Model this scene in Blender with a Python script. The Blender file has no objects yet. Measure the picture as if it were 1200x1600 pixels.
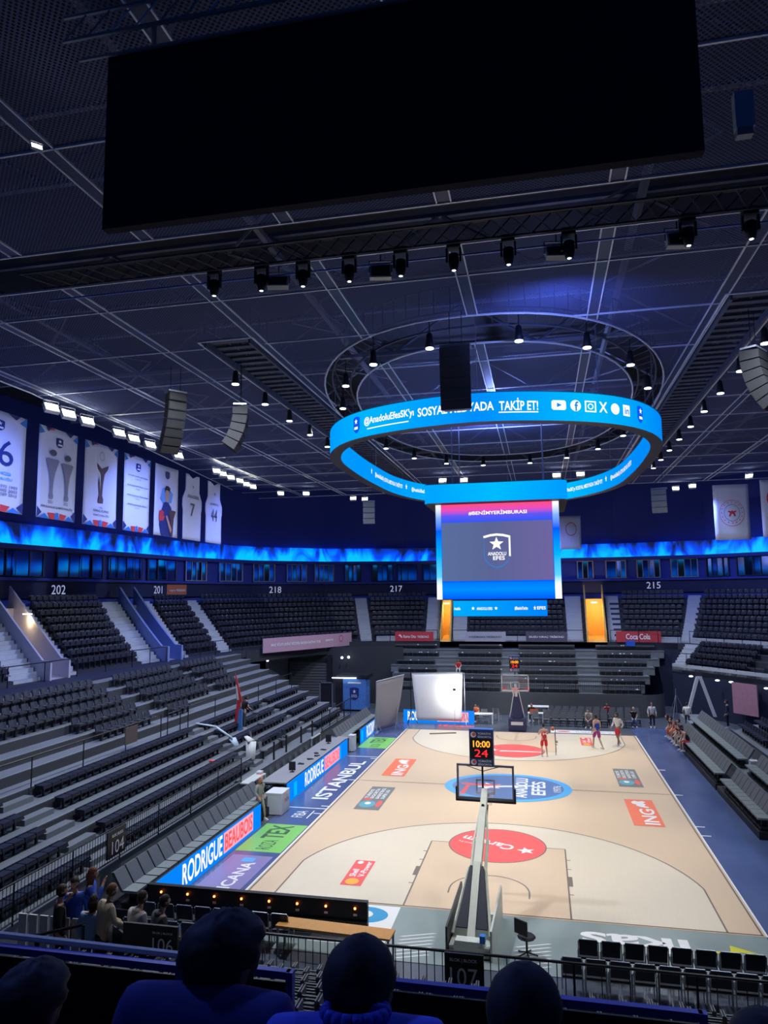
import bpy, bmesh, math, random
from mathutils import Vector, Matrix, noise
from mathutils.geometry import tessellate_polygon
random.seed(7)
C = bpy.context.scene.collection
PI = math.pi
# ---------------------------------------------------------------- camera, world, exposure
F_PX = 1117.8; CAM = Vector((1.942, -22.278, 9.317)); YAW, PITCH, ROLL = -0.21479, 0.11480, -0.009735
def cam_axes():
    fw = Vector((math.sin(YAW)*math.cos(PITCH), math.cos(YAW)*math.cos(PITCH), math.sin(PITCH)))
    r = Vector((math.cos(YAW), -math.sin(YAW), 0)); u = r.cross(fw)
    return r*math.cos(ROLL)+u*math.sin(ROLL), -r*math.sin(ROLL)+u*math.cos(ROLL), fw
AX_R, AX_U, AX_F = cam_axes()
cd = bpy.data.cameras.new('camera'); cam = bpy.data.objects.new('camera', cd); C.objects.link(cam)
cd.sensor_fit = 'VERTICAL'; cd.sensor_height = 36.0; cd.lens = F_PX/1600*36; cd.clip_end = 300; cd.clip_start = .05
cam.matrix_world = Matrix(((AX_R.x, AX_U.x, -AX_F.x, CAM.x), (AX_R.y, AX_U.y, -AX_F.y, CAM.y), (AX_R.z, AX_U.z, -AX_F.z, CAM.z), (0, 0, 0, 1)))
bpy.context.scene.camera = cam
def in_frame(p, m=30):
    d = Vector(p)-CAM; z = d.dot(AX_F)
    if z < .3: return False
    x = 600+F_PX*d.dot(AX_R)/z; y = 800-F_PX*d.dot(AX_U)/z
    return -m < x < 1200+m and -m < y < 1600+m
w = bpy.data.worlds.new('arena_air'); bpy.context.scene.world = w; w.use_nodes = True
w.node_tree.nodes['Background'].inputs[0].default_value = (.010, .014, .04, 1); w.node_tree.nodes['Background'].inputs[1].default_value = 1
vs = bpy.context.scene.view_settings
vs.view_transform = 'Standard'; vs.look = 'None'; vs.exposure = 0.0; vs.gamma = 1; vs.use_curve_mapping = False
COURT_W = 2300; HOUSE_W = 3700; BLUE_W = 2400; LED = 1.0
def lamp(name, kind, loc, target, energy, color=(1, 1, 1), size=.3, cone=60, blend=.6):
    l = bpy.data.lights.new(name, kind); o = bpy.data.objects.new(name, l); C.objects.link(o)
    l.energy = energy; l.color = color; o.location = loc
    if kind == 'SPOT': l.spot_size = math.radians(cone); l.spot_blend = blend; l.shadow_soft_size = size
    elif kind == 'POINT': l.shadow_soft_size = size
    o.rotation_euler = (Vector(target)-Vector(loc)).to_track_quat('-Z', 'Y').to_euler()
    return o
WARM = (1, .94, .80); COOL = (.78, .86, 1); BLUE = (.16, .25, 1)
for x, y in [(-8.8, 3), (-8.8, 10), (-8.8, 18), (-8.8, 26), (8.6, 3), (8.6, 10), (8.6, 18), (8.6, 26)]:
    lamp('court_spotlight', 'SPOT', (x, y, 18.0), (x*.18, y+(13-y)*.12, 0), COURT_W, WARM, .35, 56, .55)
for x, y in [(-2.5, -5.2), (3, -5.2)]:
    lamp('court_spotlight', 'SPOT', (x, y, 17.6), (x*.6, 4.5, 0), COURT_W*.75, WARM, .3, 44, .6)
for x, y, e in [(-8.8, 0, 1.9), (-8.8, 14, 1.7), (-8.8, 30, 1.4), (8.6, 0, .7), (8.6, 14, .8), (8.6, 30, 1.4), (0, 34, 1.3)]:
    lamp('house_light', 'SPOT', (x, y, 18.1), (x*1.5, y, 0), HOUSE_W*e, COOL, .3, 150, .9)
for p in [(-17.5, 2, 17.4), (-17.5, 14, 17.4), (-16.5, 26, 17.4), (0, 40, 16.6), (14, 38, 16.6), (19.5, 20, 16.6)]:
    lamp('blue_wash', 'SPOT', p, (p[0]*1.25, p[1]*1.05+2, 6), BLUE_W, BLUE, .3, 140, .9)  # added fill standing in for blue ambient glow on stands and wall
lamp('blue_wash', 'SPOT', (-7, -15.5, 17.0), (.8, -20, 8), 1500, BLUE, .3, 80, .9)  # added blue fill for the front spectators' shirts, no fixture here
lamp('blue_wash', 'SPOT', (6.5, -9.5, 17.2), (1.5, -18, 7), 900, BLUE, .3, 80, .9)  # added blue fill over the camera side tier
lamp('visitor_light', 'SPOT', (-4.5, -6.8, 17.6), (-6.2, -9.6, 3), 1500, (1, .95, .9), .3, 26, .8)  # added spot that brightens the visitors, no fixture of its own
lamp('visitor_light', 'SPOT', (3.5, -6.8, 17.6), (3.5, -4.6, 0), 1300, (1, .95, .9), .3, 60, .8)  # added spot that brightens the near chairs
for y_ in (6, 14, 22): lamp('banner_light', 'SPOT', (-13.6, y_, 18.1), (-21, y_+1, 14.6), 270, (.62, .68, 1), .3, 85, .9)  # added spots that brighten the left banners, no fixtures modelled
lamp('banner_light', 'SPOT', (10, 28, 17.6), (18, 37.6, 15.2), 750, (.62, .68, 1), .3, 50, .8)  # added spot that brightens the right flags
lamp('blue_wash', 'SPOT', (2.6, -1.6, 16.6), (3, 6, 19), 800, BLUE, .3, 150, .9)  # added uplight for the near ceiling mesh
lamp('blue_wash', 'SPOT', (0, 14, 16.6), (0, 14, 20), 6000, (.25, .35, 1), .3, 165, .9)  # added uplight that brightens the ceiling from below
# ---------------------------------------------------------------- materials
MATS = {}
def mat(name, col, rough=.6, metal=0, emit=None, strength=1, var=.0, scale=6, bump=0, spec=.5):
    if name in MATS: return MATS[name]
    m = bpy.data.materials.new(name); m.use_nodes = True; nt = m.node_tree; b = nt.nodes['Principled BSDF']
    b.inputs['Base Color'].default_value = (*col, 1); b.inputs['Roughness'].default_value = rough; b.inputs['Metallic'].default_value = metal
    b.inputs['Specular IOR Level'].default_value = spec
    if emit is not None:
        if max(col) < .02: b.inputs['Specular IOR Level'].default_value = 0
        b.inputs['Emission Color'].default_value = (*emit, 1); b.inputs['Emission Strength'].default_value = strength
    if var or bump:
        tc = nt.nodes.new('ShaderNodeTexCoord'); n = nt.nodes.new('ShaderNodeTexNoise'); n.inputs['Scale'].default_value = scale; n.inputs['Detail'].default_value = 4
        nt.links.new(tc.outputs['Object'], n.inputs['Vector'])
        if var:
            r = nt.nodes.new('ShaderNodeMapRange'); r.inputs[3].default_value = 1-var; r.inputs[4].default_value = 1+var
            mx = nt.nodes.new('ShaderNodeVectorMath'); mx.operation = 'SCALE'; mx.inputs[0].default_value = col
            nt.links.new(n.outputs['Fac'], r.inputs[0]); nt.links.new(r.outputs[0], mx.inputs['Scale']); nt.links.new(mx.outputs[0], b.inputs['Base Color'])
        if bump:
            bp = nt.nodes.new('ShaderNodeBump'); bp.inputs['Strength'].default_value = bump
            nt.links.new(n.outputs['Fac'], bp.inputs['Height']); nt.links.new(bp.outputs[0], b.inputs['Normal'])
    MATS[name] = m; return m
def srgb(r, g, b):
    f = lambda c: (c/255/12.92) if c <= 10 else ((c/255+.055)/1.055)**2.4
    return (f(r), f(g), f(b))
def led(name, col, strength=1):
    return mat(name, (.01, .01, .012), .4, 0, col, strength*LED)
M_black = mat('black_plastic', (.010, .010, .014), .6)
M_blackmetal = mat('black_metal', (.018, .018, .022), .45, .3)
M_seat = mat('seat_black', (.020, .023, .040), .42, var=.25, scale=3)
M_seatgrey = mat('seat_padded_grey', (.13, .14, .155), .5, var=.2, scale=5)
M_pan = mat('seat_pan_greygreen', (.22, .25, .24), .6, var=.12, scale=4)
M_conc = mat('dark_concrete', (.028, .031, .045), .75, var=.25, scale=.7, bump=.05)
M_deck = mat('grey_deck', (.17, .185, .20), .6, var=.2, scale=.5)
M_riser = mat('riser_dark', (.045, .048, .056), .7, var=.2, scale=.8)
M_stair = mat('stair_light_concrete', (.42, .44, .47), .8, var=.15, scale=1.2)
M_wall = mat('wall_navy_paint', (.040, .068, .36), .85)  # black wall with the blue arena haze put into its base colour
M_wallgrey = mat('wall_grey_panel', (.10, .105, .115), .7, var=.12, scale=1)
M_steel = mat('steel_tube', (.32, .34, .40), .4, .6)
M_wall2 = mat('wall_shadow_paint', (.014, .018, .05), .85)  # darker navy for the inner and corner walls
M_catwalk = mat('catwalk_dark', (.09, .095, .14), .6)
M_frame = mat('ceiling_frame', (.78, .80, .88), .45, .2)
M_truss = mat('truss_grey', (.30, .31, .38), .6, .3)
M_white = mat('white_paint', (.78, .78, .77), .5)
M_whiteprint = mat('white_print', (.85, .85, .86), .5)
M_cream = mat('cream_paint', (.62, .66, .60), .45, var=.1, scale=6)
M_red = mat('red_print', srgb(238, 92, 88), .5)
M_orange = mat('orange_print', srgb(246, 120, 84), .5)
M_yellow = mat('yellow_print', srgb(222, 214, 30), .5)
M_green = mat('green_print', srgb(128, 200, 100), .45)
M_dkgreen = mat('dark_green_print', srgb(52, 96, 60), .5)
M_greyprint = mat('grey_print', srgb(118, 122, 122), .5)
M_tealprint = mat('teal_print', srgb(95, 165, 180), .5)
M_amber = mat('amber_print', srgb(250, 176, 60), .5)
M_navyprint = mat('navy_print', srgb(30, 48, 120), .55)
M_blueprint = mat('blue_print', srgb(40, 120, 205), .55)
M_redprint = mat('deep_red_print', srgb(214, 60, 70), .55)
M_inkgrey = mat('ink_grey', (.10, .10, .13), .6)
M_line = mat('court_line', srgb(120, 108, 96), .4)
M_blueframe = mat('blue_lit_rail', (.10, .12, .5), .45, .2)  # plain blue base colour of the barrier rails
M_wood = mat('bench_wood', srgb(214, 150, 70), .45, var=.15, scale=8)
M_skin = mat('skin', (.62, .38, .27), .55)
M_skindark = mat('skin_tan', (.36, .20, .13), .55)
M_glass = mat('clear_acrylic', (.9, .95, 1), .05)
M_glass.node_tree.nodes['Principled BSDF'].inputs['Alpha'].default_value = .10
M_lens = mat('lamp_lens', (.9, .9, .9), .3, 0, (1, .93, .82), 14)
M_lenscool = mat('lamp_lens_cool', (.9, .9, .9), .3, 0, (.85, .9, 1), 6)
M_lensflood = mat('floodlight_lens', (.9, .9, .9), .3, 0, (1, 1, .86), 22)
# ---------------------------------------------------------------- mesh builder
class MB:
    def __init__(s): s.v = []; s.f = []; s.m = []
    def add(s, vs, fs, mi=0):
        o = len(s.v); s.v += [tuple(v) for v in vs]; s.f += [tuple(o+i for i in f) for f in fs]; s.m += [mi]*len(fs); return s
    def box(s, x0, x1, y0, y1, z0, z1, mi=0, M=None):
        vs = [(x, y, z) for z in (z0, z1) for x, y in ((x0, y0), (x1, y0), (x1, y1), (x0, y1))]
        if M: vs = [M @ Vector(v) for v in vs]
        return s.add(vs, [(3, 2, 1, 0), (4, 5, 6, 7), (0, 1, 5, 4), (1, 2, 6, 5), (2, 3, 7, 6), (3, 0, 4, 7)], mi)
    def hexa(s, b, t, mi=0):
        return s.add(list(b)+list(t), [(3, 2, 1, 0), (4, 5, 6, 7), (0, 1, 5, 4), (1, 2, 6, 5), (2, 3, 7, 6), (3, 0, 4, 7)], mi)
    def tube(s, p, q, r, n=6, r2=None, mi=0):
        p = Vector(p); q = Vector(q); d = (q-p)
        if d.length < 1e-6: return s
        d.normalize(); a = d.orthogonal().normalized(); b = d.cross(a); r2 = r if r2 is None else r2
        vs = []
        for c, rr in ((p, r), (q, r2)):
            for i in range(n):
                t = 2*PI*i/n+PI/n; vs.append(c+(a*math.cos(t)+b*math.sin(t))*rr)
        fs = [(i, (i+1) % n, n+(i+1) % n, n+i) for i in range(n)]+[tuple(range(n))[::-1], tuple(range(n, 2*n))]
        return s.add(vs, fs, mi)
    def path(s, pts, r, n=6, closed=False, mi=0):
        k = len(pts)
        for i in range(k if closed else k-1): s.tube(pts[i], pts[(i+1) % k], r, n, mi=mi)
        return s
    def ball(s, c, r, n=10, mi=0, sc=(1, 1, 1)):
        vs = []; fs = []; c = Vector(c); m = n//2
        for j in range(1, m):
            a = PI*j/m
            for i in range(n):
                b = 2*PI*i/n; vs.append((c.x+r*sc[0]*math.sin(a)*math.cos(b), c.y+r*sc[1]*math.sin(a)*math.sin(b), c.z+r*sc[2]*math.cos(a)))
        for j in range(m-2):
            for i in range(n): fs.append((j*n+i, (j+1)*n+i, (j+1)*n+(i+1) % n, j*n+(i+1) % n))
        t = len(vs); vs += [(c.x, c.y, c.z+r*sc[2]), (c.x, c.y, c.z-r*sc[2])]
        for i in range(n): fs.append((t, i, (i+1) % n)); fs.append((t+1, (m-2)*n+(i+1) % n, (m-2)*n+i))
        return s.add(vs, fs, mi)
    def lathe(s, prof, n=16, c=(0, 0, 0), mi=0):
        vs = []; fs = []
        for r, z in prof:
            for i in range(n): vs.append((c[0]+r*math.cos(2*PI*i/n), c[1]+r*math.sin(2*PI*i/n), c[2]+z))
        for j in range(len(prof)-1):
            for i in range(n): fs.append((j*n+i, j*n+(i+1) % n, (j+1)*n+(i+1) % n, (j+1)*n+i))
        fs += [tuple(range(n))[::-1], tuple(range((len(prof)-1)*n, len(prof)*n))]
        return s.add(vs, fs, mi)
    def xform(s, M): s.v = [tuple(M @ Vector(v)) for v in s.v]; return s
    def merge(s, o, M=None, mi=0):
        return s.add([M @ Vector(v) for v in o.v] if M else o.v, o.f, mi)
    def build(s, name, m, parent=None, smooth=False):
        me = bpy.data.meshes.new(name); me.from_pydata(s.v, [], s.f); me.update()
        ms = m if isinstance(m, (list, tuple)) else [m]
        for x in ms: me.materials.append(x)
        if len(ms) > 1:
            for p, i in zip(me.polygons, s.m): p.material_index = i
        if smooth:
            for p in me.polygons: p.use_smooth = True
        o = bpy.data.objects.new(name, me); C.objects.link(o)
        if parent: o.parent = parent
        return o
def tag(o, label=None, cat=None, group=None, kind=None):
    if label: o['label'] = label
    if cat: o['category'] = cat
    if group: o['group'] = group
    if kind: o['kind'] = kind
    return o
def thing(name, label, cat, loc=(0, 0, 0), rz=0, group=None):
    o = bpy.data.objects.new(name, None); C.objects.link(o); o.location = loc; o.rotation_euler = (0, 0, rz)
    return tag(o, label, cat, group)
def struct(name, mb, m, parent=None, smooth=False):
    o = mb.build(name, m, parent, smooth)
    if parent is None: o['kind'] = 'structure'
    return o
def dup(root, loc, rz, label=None, group=None):
    r = root.copy(); C.objects.link(r); r.location = loc; r.rotation_euler = (0, 0, rz)
    if label: r['label'] = label
    if group: r['group'] = group
    for ch in list(root.children):
        c = ch.copy(); C.objects.link(c); c.parent = r
        for g in ch.children:
            d = g.copy(); C.objects.link(d); d.parent = c
    return r
# flat drawings: points in [0,1]x[0,1] mapped on to a surface by f(u, v) -> Vector
def flat(o, right, up, w, h, off=.006):
    o = Vector(o); r = Vector(right).normalized(); u = Vector(up).normalized(); n = r.cross(u)*off
    return lambda a, b: o+r*((a-.5)*w)+u*((b-.5)*h)+n
TEXTS = {}
def text_geo(s, b=0):
    if (s, b) in TEXTS: return TEXTS[(s, b)]
    cu = bpy.data.curves.new('t', 'FONT'); cu.body = s; cu.resolution_u = 3; cu.offset = b
    ob = bpy.data.objects.new('t', cu); C.objects.link(ob)
    dg = bpy.context.evaluated_depsgraph_get(); dg.update(); me = bpy.data.meshes.new_from_object(ob.evaluated_get(dg))
    vs = [v.co.copy() for v in me.vertices]; fs = [tuple(p.vertices) for p in me.polygons]
    x0 = min(v.x for v in vs); x1 = max(v.x for v in vs); y0 = min(v.y for v in vs); y1 = max(v.y for v in vs)
    vs = [((v.x-x0)/(x1-x0), (v.y-y0)/(y1-y0)) for v in vs]
    bpy.data.objects.remove(ob); bpy.data.curves.remove(cu); bpy.data.meshes.remove(me)
    TEXTS[(s, b)] = (vs, fs); return vs, fs
def text(mb, s, f, u0, u1, v0, v1, mi=0, bold=0):
    vs, fs = text_geo(s, .022 if bold and not s.isdigit() else 0)
    mb.add([f(u0+a*(u1-u0), v0+b*(v1-v0)) for a, b in vs], fs, mi)
    return mb
def poly(mb, pts, f, mi=0, u0=0, u1=1, v0=0, v1=1, rev=False):
    pts = [Vector((a, b, 0)) for a, b in pts]
    tr = tessellate_polygon([pts])
    fs = []
    for t in tr:
        a, b, c = (pts[i] for i in t)
        fs.append(t if (b-a).cross(c-a).z > 0 else t[::-1])
    return mb.add([f(u0+p.x*(u1-u0), v0+p.y*(v1-v0)) for p in pts], fs, mi)
def rect(mb, f, u0, u1, v0, v1, mi=0, n=1):
    for i in range(n):
        a = u0+(u1-u0)*i/n; b = u0+(u1-u0)*(i+1)/n
        mb.add([f(a, v0), f(b, v0), f(b, v1), f(a, v1)], [(0, 1, 2, 3)], mi)
    return mb
STAR = [(.5+.5*(1 if i % 2 == 0 else .42)*math.sin(PI*i/5), .5+.5*(1 if i % 2 == 0 else .42)*math.cos(PI*i/5)) for i in range(10)]
SHIELD = [(0, .93), (.25, .98), (.5, 1), (.75, .98), (1, .93), (1, .35), (.93, .2), (.8, .09), (.65, .02), (.5, 0), (.35, .02), (.2, .09), (.07, .2), (0, .35)]
def circ(n=32, a0=0, a1=2*PI): return [(.5+.5*math.cos(a0+(a1-a0)*i/n), .5+.5*math.sin(a0+(a1-a0)*i/n)) for i in range(n)]
def ringpoly(mb, f, cu, cv, ru, rv, t, mi=0, n=36, a0=0, a1=2*PI):
    vs = []; fs = []
    for i in range(n+1):
        a = a0+(a1-a0)*i/n
        for k in (1, 1-t): vs.append(f(cu+ru*k*math.cos(a), cv+rv*k*math.sin(a)))
    for i in range(n): fs.append((2*i, 2*i+2, 2*i+3, 2*i+1))
    return mb.add(vs, fs, mi)
def lerp(a, b, t): return a+(b-a)*t
# ================================================================ FLOOR
def floor_mat(name, col, rough, spec=.5, plank=False):
    m = mat(name, col, rough, var=.0, spec=spec); nt = m.node_tree; b = nt.nodes['Principled BSDF']
    tc = nt.nodes.new('ShaderNodeTexCoord')
    n = nt.nodes.new('ShaderNodeTexNoise'); n.inputs['Scale'].default_value = .8 if not plank else 1.5; n.inputs['Detail'].default_value = 6
    mp = nt.nodes.new('ShaderNodeMapping'); mp.inputs['Scale'].default_value = (9, .5, 1) if plank else (1, .5, 1)
    nt.links.new(tc.outputs['Object'], mp.inputs[0]); nt.links.new(mp.outputs[0], n.inputs['Vector'])
    r = nt.nodes.new('ShaderNodeMapRange'); r.inputs[3].default_value = .93 if plank else .7; r.inputs[4].default_value = 1.06 if plank else 1.35
    mx = nt.nodes.new('ShaderNodeVectorMath'); mx.operation = 'SCALE'; mx.inputs[0].default_value = col
    nt.links.new(n.outputs['Fac'], r.inputs[0]); nt.links.new(r.outputs[0], mx.inputs['Scale']); nt.links.new(mx.outputs[0], b.inputs['Base Color'])
    r2 = nt.nodes.new('ShaderNodeMapRange'); r2.inputs[3].default_value = rough*.7; r2.inputs[4].default_value = rough*1.4
    nt.links.new(n.outputs['Fac'], r2.inputs[0]); nt.links.new(r2.outputs[0], b.inputs['Roughness'])
    return m
M_floor = floor_mat('arena_floor_dark', (.085, .10, .13), .28)
M_runoff = floor_mat('runoff_blue', (.085, .12, .26), .22)
M_court = floor_mat('court_maple', srgb(219, 193, 163), .42, plank=True)
M_court2 = floor_mat('court_maple_pale', srgb(223, 210, 188), .42, plank=True)
M_endgrey = floor_mat('end_zone_grey', (.25, .31, .30), .3)
M_ctrl = mat('logo_blue', srgb(88, 120, 178), .4); M_ctrl2 = mat('logo_light_blue', srgb(80, 176, 238), .4)
struct('floor', MB().box(-31, 31, -20, 51, -.3, 0), M_floor)
court = thing('basketball_court', 'pale maple basketball court with red free throw circles', 'court', (0, 0, 0))
MB().box(-7.55, 7.55, -.05, 28.05, -.002, .02).build('court_surface', M_court, court)
side = MB().box(-9.45, -7.56, -3, 30.5, -.002, .016).build('side_runoff', M_runoff, court)
MB().box(7.56, 10.0, -3, 31, -.002, .016).build('side_runoff', M_runoff, court)
MB().box(-7.55, 7.55, -3.2, -.06, -.002, .016).build('end_runoff', M_endgrey, court)
MB().box(-7.55, 7.55, 28.06, 31.4, -.002, .016).build('end_runoff', M_floor, court)
# pale arcs
def arc_pts(yb, s):
    a0 = math.acos(6.6/6.75); pts = [(6.6, yb)]
    n = 40
    for i in range(n+1):
        a = a0+(PI-2*a0)*i/n; pts.append((6.75*math.cos(a), yb+s*(1.575+6.75*math.sin(a))))
    pts.append((-6.6, yb)); return pts
FZ = lambda z: (lambda x, y: Vector((x, y, z)))
for yb, s in ((0, 1), (28, -1)):
    m = MB(); pts = arc_pts(yb, s); poly(m, pts, FZ(.0225)); m.build('three_point_area', M_court2, court)
    key = MB(); rect(key, FZ(.0245), -2.45, 2.45, min(yb, yb+s*5.8), max(yb, yb+s*5.8)); key.build('key_area', M_court, court)
    L = MB()
    def strip(pts, wd=.05, z=.0265):
        for a, b in zip(pts, pts[1:]):
            a = Vector((*a, 0)); b = Vector((*b, 0)); d = (b-a).normalized(); n = Vector((-d.y, d.x, 0))*wd/2
            L.add([a-n+Vector((0, 0, z)), b-n+Vector((0, 0, z)), b+n+Vector((0, 0, z)), a+n+Vector((0, 0, z))], [(0, 1, 2, 3)])
    strip(pts)
    strip([(-2.45, yb), (-2.45, yb+s*5.8), (2.45, yb+s*5.8), (2.45, yb)])
    strip([(1.25*math.cos(PI*i/20), yb+s*(1.575+1.25*math.sin(PI*i/20))) for i in range(21)])
    strip([(1.25, yb+s*1.2), (1.25, yb+s*1.575)]); strip([(-1.25, yb+s*1.2), (-1.25, yb+s*1.575)])
    for sx in (-1, 1):
        for k, yy in enumerate((1.75, 2.6, 3.0, 3.85, 4.7)):
            x0, x1 = sorted((sx*2.45, sx*2.6)); d = .2 if k in (1, 2) else .03
            L.add([(x0, yb+s*yy-d, .0267), (x1, yb+s*yy-d, .0267), (x1, yb+s*yy+d, .0267), (x0, yb+s*yy+d, .0267)], [(0, 1, 2, 3)])
    L.build('court_line', M_line, court)
    cm = MB(); poly(cm, circ(48), FZ(.028), 0, -1.8, 1.8, yb+s*5.8-1.8, yb+s*5.8+1.8)
    ringpoly(cm, FZ(.029), 0, yb+s*5.8, 1.8, 1.8, .025, 1, 48)
    ph = math.radians(155) if s == 1 else math.radians(-10)
    r_ = Vector((math.cos(ph), math.sin(ph), 0)); u_ = Vector((-r_.y, r_.x, 0))
    f = flat((-.05, yb+s*5.8-.05, .031), r_, u_, 2.9, .85, 0)
    poly(cm, STAR, f, 2, -.02, .22, -.05, .75)
    if s == 1: text(cm, 'Careem', f, .27, 1.0, .1, .72, 2, .006); text(cm, 'tech', f, .72, .97, .84, 1.0, 2)
    else: poly(cm, [(0, 0), (.3, .25), (1, .6), (1, .75), (.4, .55), (0, .3)], f, 2, .25, 1.1, 0, 1)
    cm.build('free_throw_circle', [M_red, M_line, M_whiteprint], court)
L = MB(); r4 = lambda x0, x1, y0, y1: L.add([(x0, y0, .0265), (x1, y0, .0265), (x1, y1, .0265), (x0, y1, .0265)], [(0, 1, 2, 3)])
r4(-7.5, 7.5, 13.975, 14.025); r4(-7.5, -7.45, 0, 28); r4(7.45, 7.5, 0, 28); r4(-7.5, 7.5, 0, .05); r4(-7.5, 7.5, 27.95, 28)
L.build('court_line', M_line, court)
W_ = MB()
for s in (-1, 1):
    x0, x1 = sorted((s*7.555, s*7.61)); W_.box(x0, x1, -.05, 28.05, .016, .021)
for yy in (9, 19.2): W_.box(-9.4, -7.6, yy-.04, yy+.04, .016, .021)
for yy in (8.3, 9.4, 14, 18.8): W_.box(7.6, 7.95, yy-.04, yy+.04, .016, .021); W_.box(-7.95, -7.6, yy-.04, yy+.04, .016, .021)
W_.build('court_line', M_whiteprint, court)
# centre logo
cl = MB(); poly(cl, circ(56), FZ(.030), 0, -3.03, 3.03, 14-2.5, 14+2.5); poly(cl, circ(56), FZ(.032), 1, -2.65, 2.65, 14-2.15, 14+2.15)
fy = flat((0, 14, .034), (0, 1, 0), (-1, 0, 0), 4.0, 6.0, 0)      # u along +y, v along -x
text(cl, 'ANADOLU', fy, .06, .94, .34, .44, 2, .006); text(cl, 'EFES', fy, .2, .8, .20, .31, 2, .008); text(cl, '1976', fy, .36, .64, .08, .14, 2, .003)
poly(cl, STAR, fy, 2, .33, .67, .53, .76); poly(cl, [(0, .2), (1, 0), (1, .3), (0, .6)], fy, 3, .1, .5, .8, .9)
poly(cl, [(0, 0), (.6, .2), (1, .5), (1, .62), (.5, .4), (0, .14)], flat((-.1, 14.3, .035), (1, 0, 0), (0, 1, 0), 2.6, 1.2, 0), 2)
poly(cl, [(0, .2), (.5, 0), (1, .1), (1, .4), (0, .5)], flat((-1.3, 14.4, .0345), (1, 0, 0), (0, 1, 0), 1.9, .9, 0), 3)
cl.build('centre_logo', [M_ctrl2, M_ctrl, M_whiteprint, M_red], court)
def ydecal(x0, x1, y0, y1, z=.030): return flat(((x0+x1)/2, (y0+y1)/2, z), (0, 1, 0), (-1, 0, 0), y1-y0, x1-x0, 0)
LION = [(0, .1), (.1, .5), (.3, .8), (.42, .7), (.55, .95), (.8, 1), (1, .8), (.9, .55), (1, .3), (.85, .1), (.7, .3), (.5, .15), (.3, .3), (.15, .05)]
for x0, x1, y0, y1 in ((-6.5, -5.3, 15.1, 18.97), (5.24, 6.44, 9.1, 12.87)):
    m = MB(); f = ydecal(x0, x1, y0, y1); rect(m, f, 0, 1, 0, 1); g = ydecal(x0, x1, y0, y1, .033)
    text(m, 'ING', g, .05, .62, .12, .62, 1, .006); poly(m, LION, g, 1, .66, .94, .2, .78); m.build('bank_decal', [M_orange, M_whiteprint], court)
for x0, x1, y0, y1 in ((-6.43, -5.3, 9.2, 12.93), (5.28, 6.4, 15.05, 18.64)):
    m = MB(); f = ydecal(x0, x1, y0, y1); rect(m, f, 0, 1, 0, 1); g = ydecal(x0, x1, y0, y1, .033)
    for k, (s, e) in enumerate((('TURKIYE', .9), ('SIGORTA', .95), ('BASKETBOL', .98), ('SUPER LIGI', .9))): text(m, s, g, .46, e-.04, .78-.22*k, .93-.22*k, 1, .006)
    poly(m, circ(20), g, 2, .08, .36, .3, .95); poly(m, circ(16), g, 3, .38, .46, .55, .95); poly(m, circ(16), g, 3, .12, .38, .06, .28)
    poly(m, circ(14), flat(((x0+x1)/2, (y0+y1)/2, .035), (0, 1, 0), (-1, 0, 0), y1-y0, x1-x0, 0), 1, .2, .3, .5, .75)
    m.build('league_decal', [M_greyprint, M_whiteprint, M_tealprint, M_red], court)
for x0, x1, y0, y1 in ((-4.76, -4.07, 1.17, 3.35), (4.0, 4.68, 24.4, 26.8)):
    m = MB(); f = ydecal(x0, x1, y0, y1); rect(m, f, 0, 1, 0, 1); g = ydecal(x0, x1, y0, y1, .033)
    poly(m, circ(20), g, 2, .03, .26, .2, .85); text(m, 'Shell', g, .33, .62, .52, .85, 1, .006); text(m, 'V-Power', g, .33, .95, .1, .42, 1, .006)
    poly(m, circ(14), g, 1, .84, .97, .55, .85); m.build('fuel_decal', [M_red, M_whiteprint, M_amber], court)
for x0, x1, y0, y1 in ((-9.42, -7.66, 3.5, 6.65), (-9.42, -7.66, 21.5, 24.8)):
    m = MB(); f = ydecal(x0, x1, y0, y1, .0185); rect(m, f, 0, 1, 0, 1); g = ydecal(x0, x1, y0, y1, .021)
    text(m, 'ROZA', g, .08, .4, .3, .62, 1); text(m, 'TEX', g, .45, .95, .28, .78, 1, .004); m.build('green_floor_mat', [M_green, M_dkgreen], court)
m = MB(); g = ydecal(-9.2, -7.9, 10.4, 18.0, .022); text(m, 'ISTANBUL', g, 0, 1, .05, .66, 0, .004); m.build('side_lettering', M_whiteprint, court)
m = MB(); f = ydecal(-9.3, -7.78, -1.6, 3.1, .0185); rect(m, f, 0, 1, 0, 1, 0); g = ydecal(-9.3, -7.78, -1.6, 3.1, .021)
text(m, 'MEDICANA', g, .06, .86, .25, .55, 1, .005); rect(m, g, .87, .95, .35, .65, 2); m.build('side_lettering', [mat('lilac_print', srgb(140, 130, 180), .35), M_whiteprint, M_ctrl2], court)
m = MB(); g = flat((-8.5, 8.1, .021), (0, 1, 0), (-1, 0, 0), .9, .5, 0); text(m, 'FIBA', g, 0, 1, 0, 1); rect(m, g, -.1, 1.1, -.5, -.4); m.build('side_lettering', M_whiteprint, court)
m = MB(); f = flat((4.95, -1.32, .021), (-1, 0, 0), (0, -1, 0), 4.6, 1.55, 0)
text(m, 'ikas', f, .39, 1.0, .05, .62, 0, .012); poly(m, [(0, .45), (.42, .45), (.42, 1), (1, .5), (.55, .5), (.5, 0)], f, 1, .03, .31, .12, .62)
m.build('end_lettering', [M_whiteprint, M_yellow], court)
m = MB(); f = flat((-4.3, 29.7, .021), (1, 0, 0), (0, 1, 0), 2.6, .75, 0); text(m, 'ikas', f, 0, 1, 0, 1, 0, .01); m.build('end_lettering', M_red, court)
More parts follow.
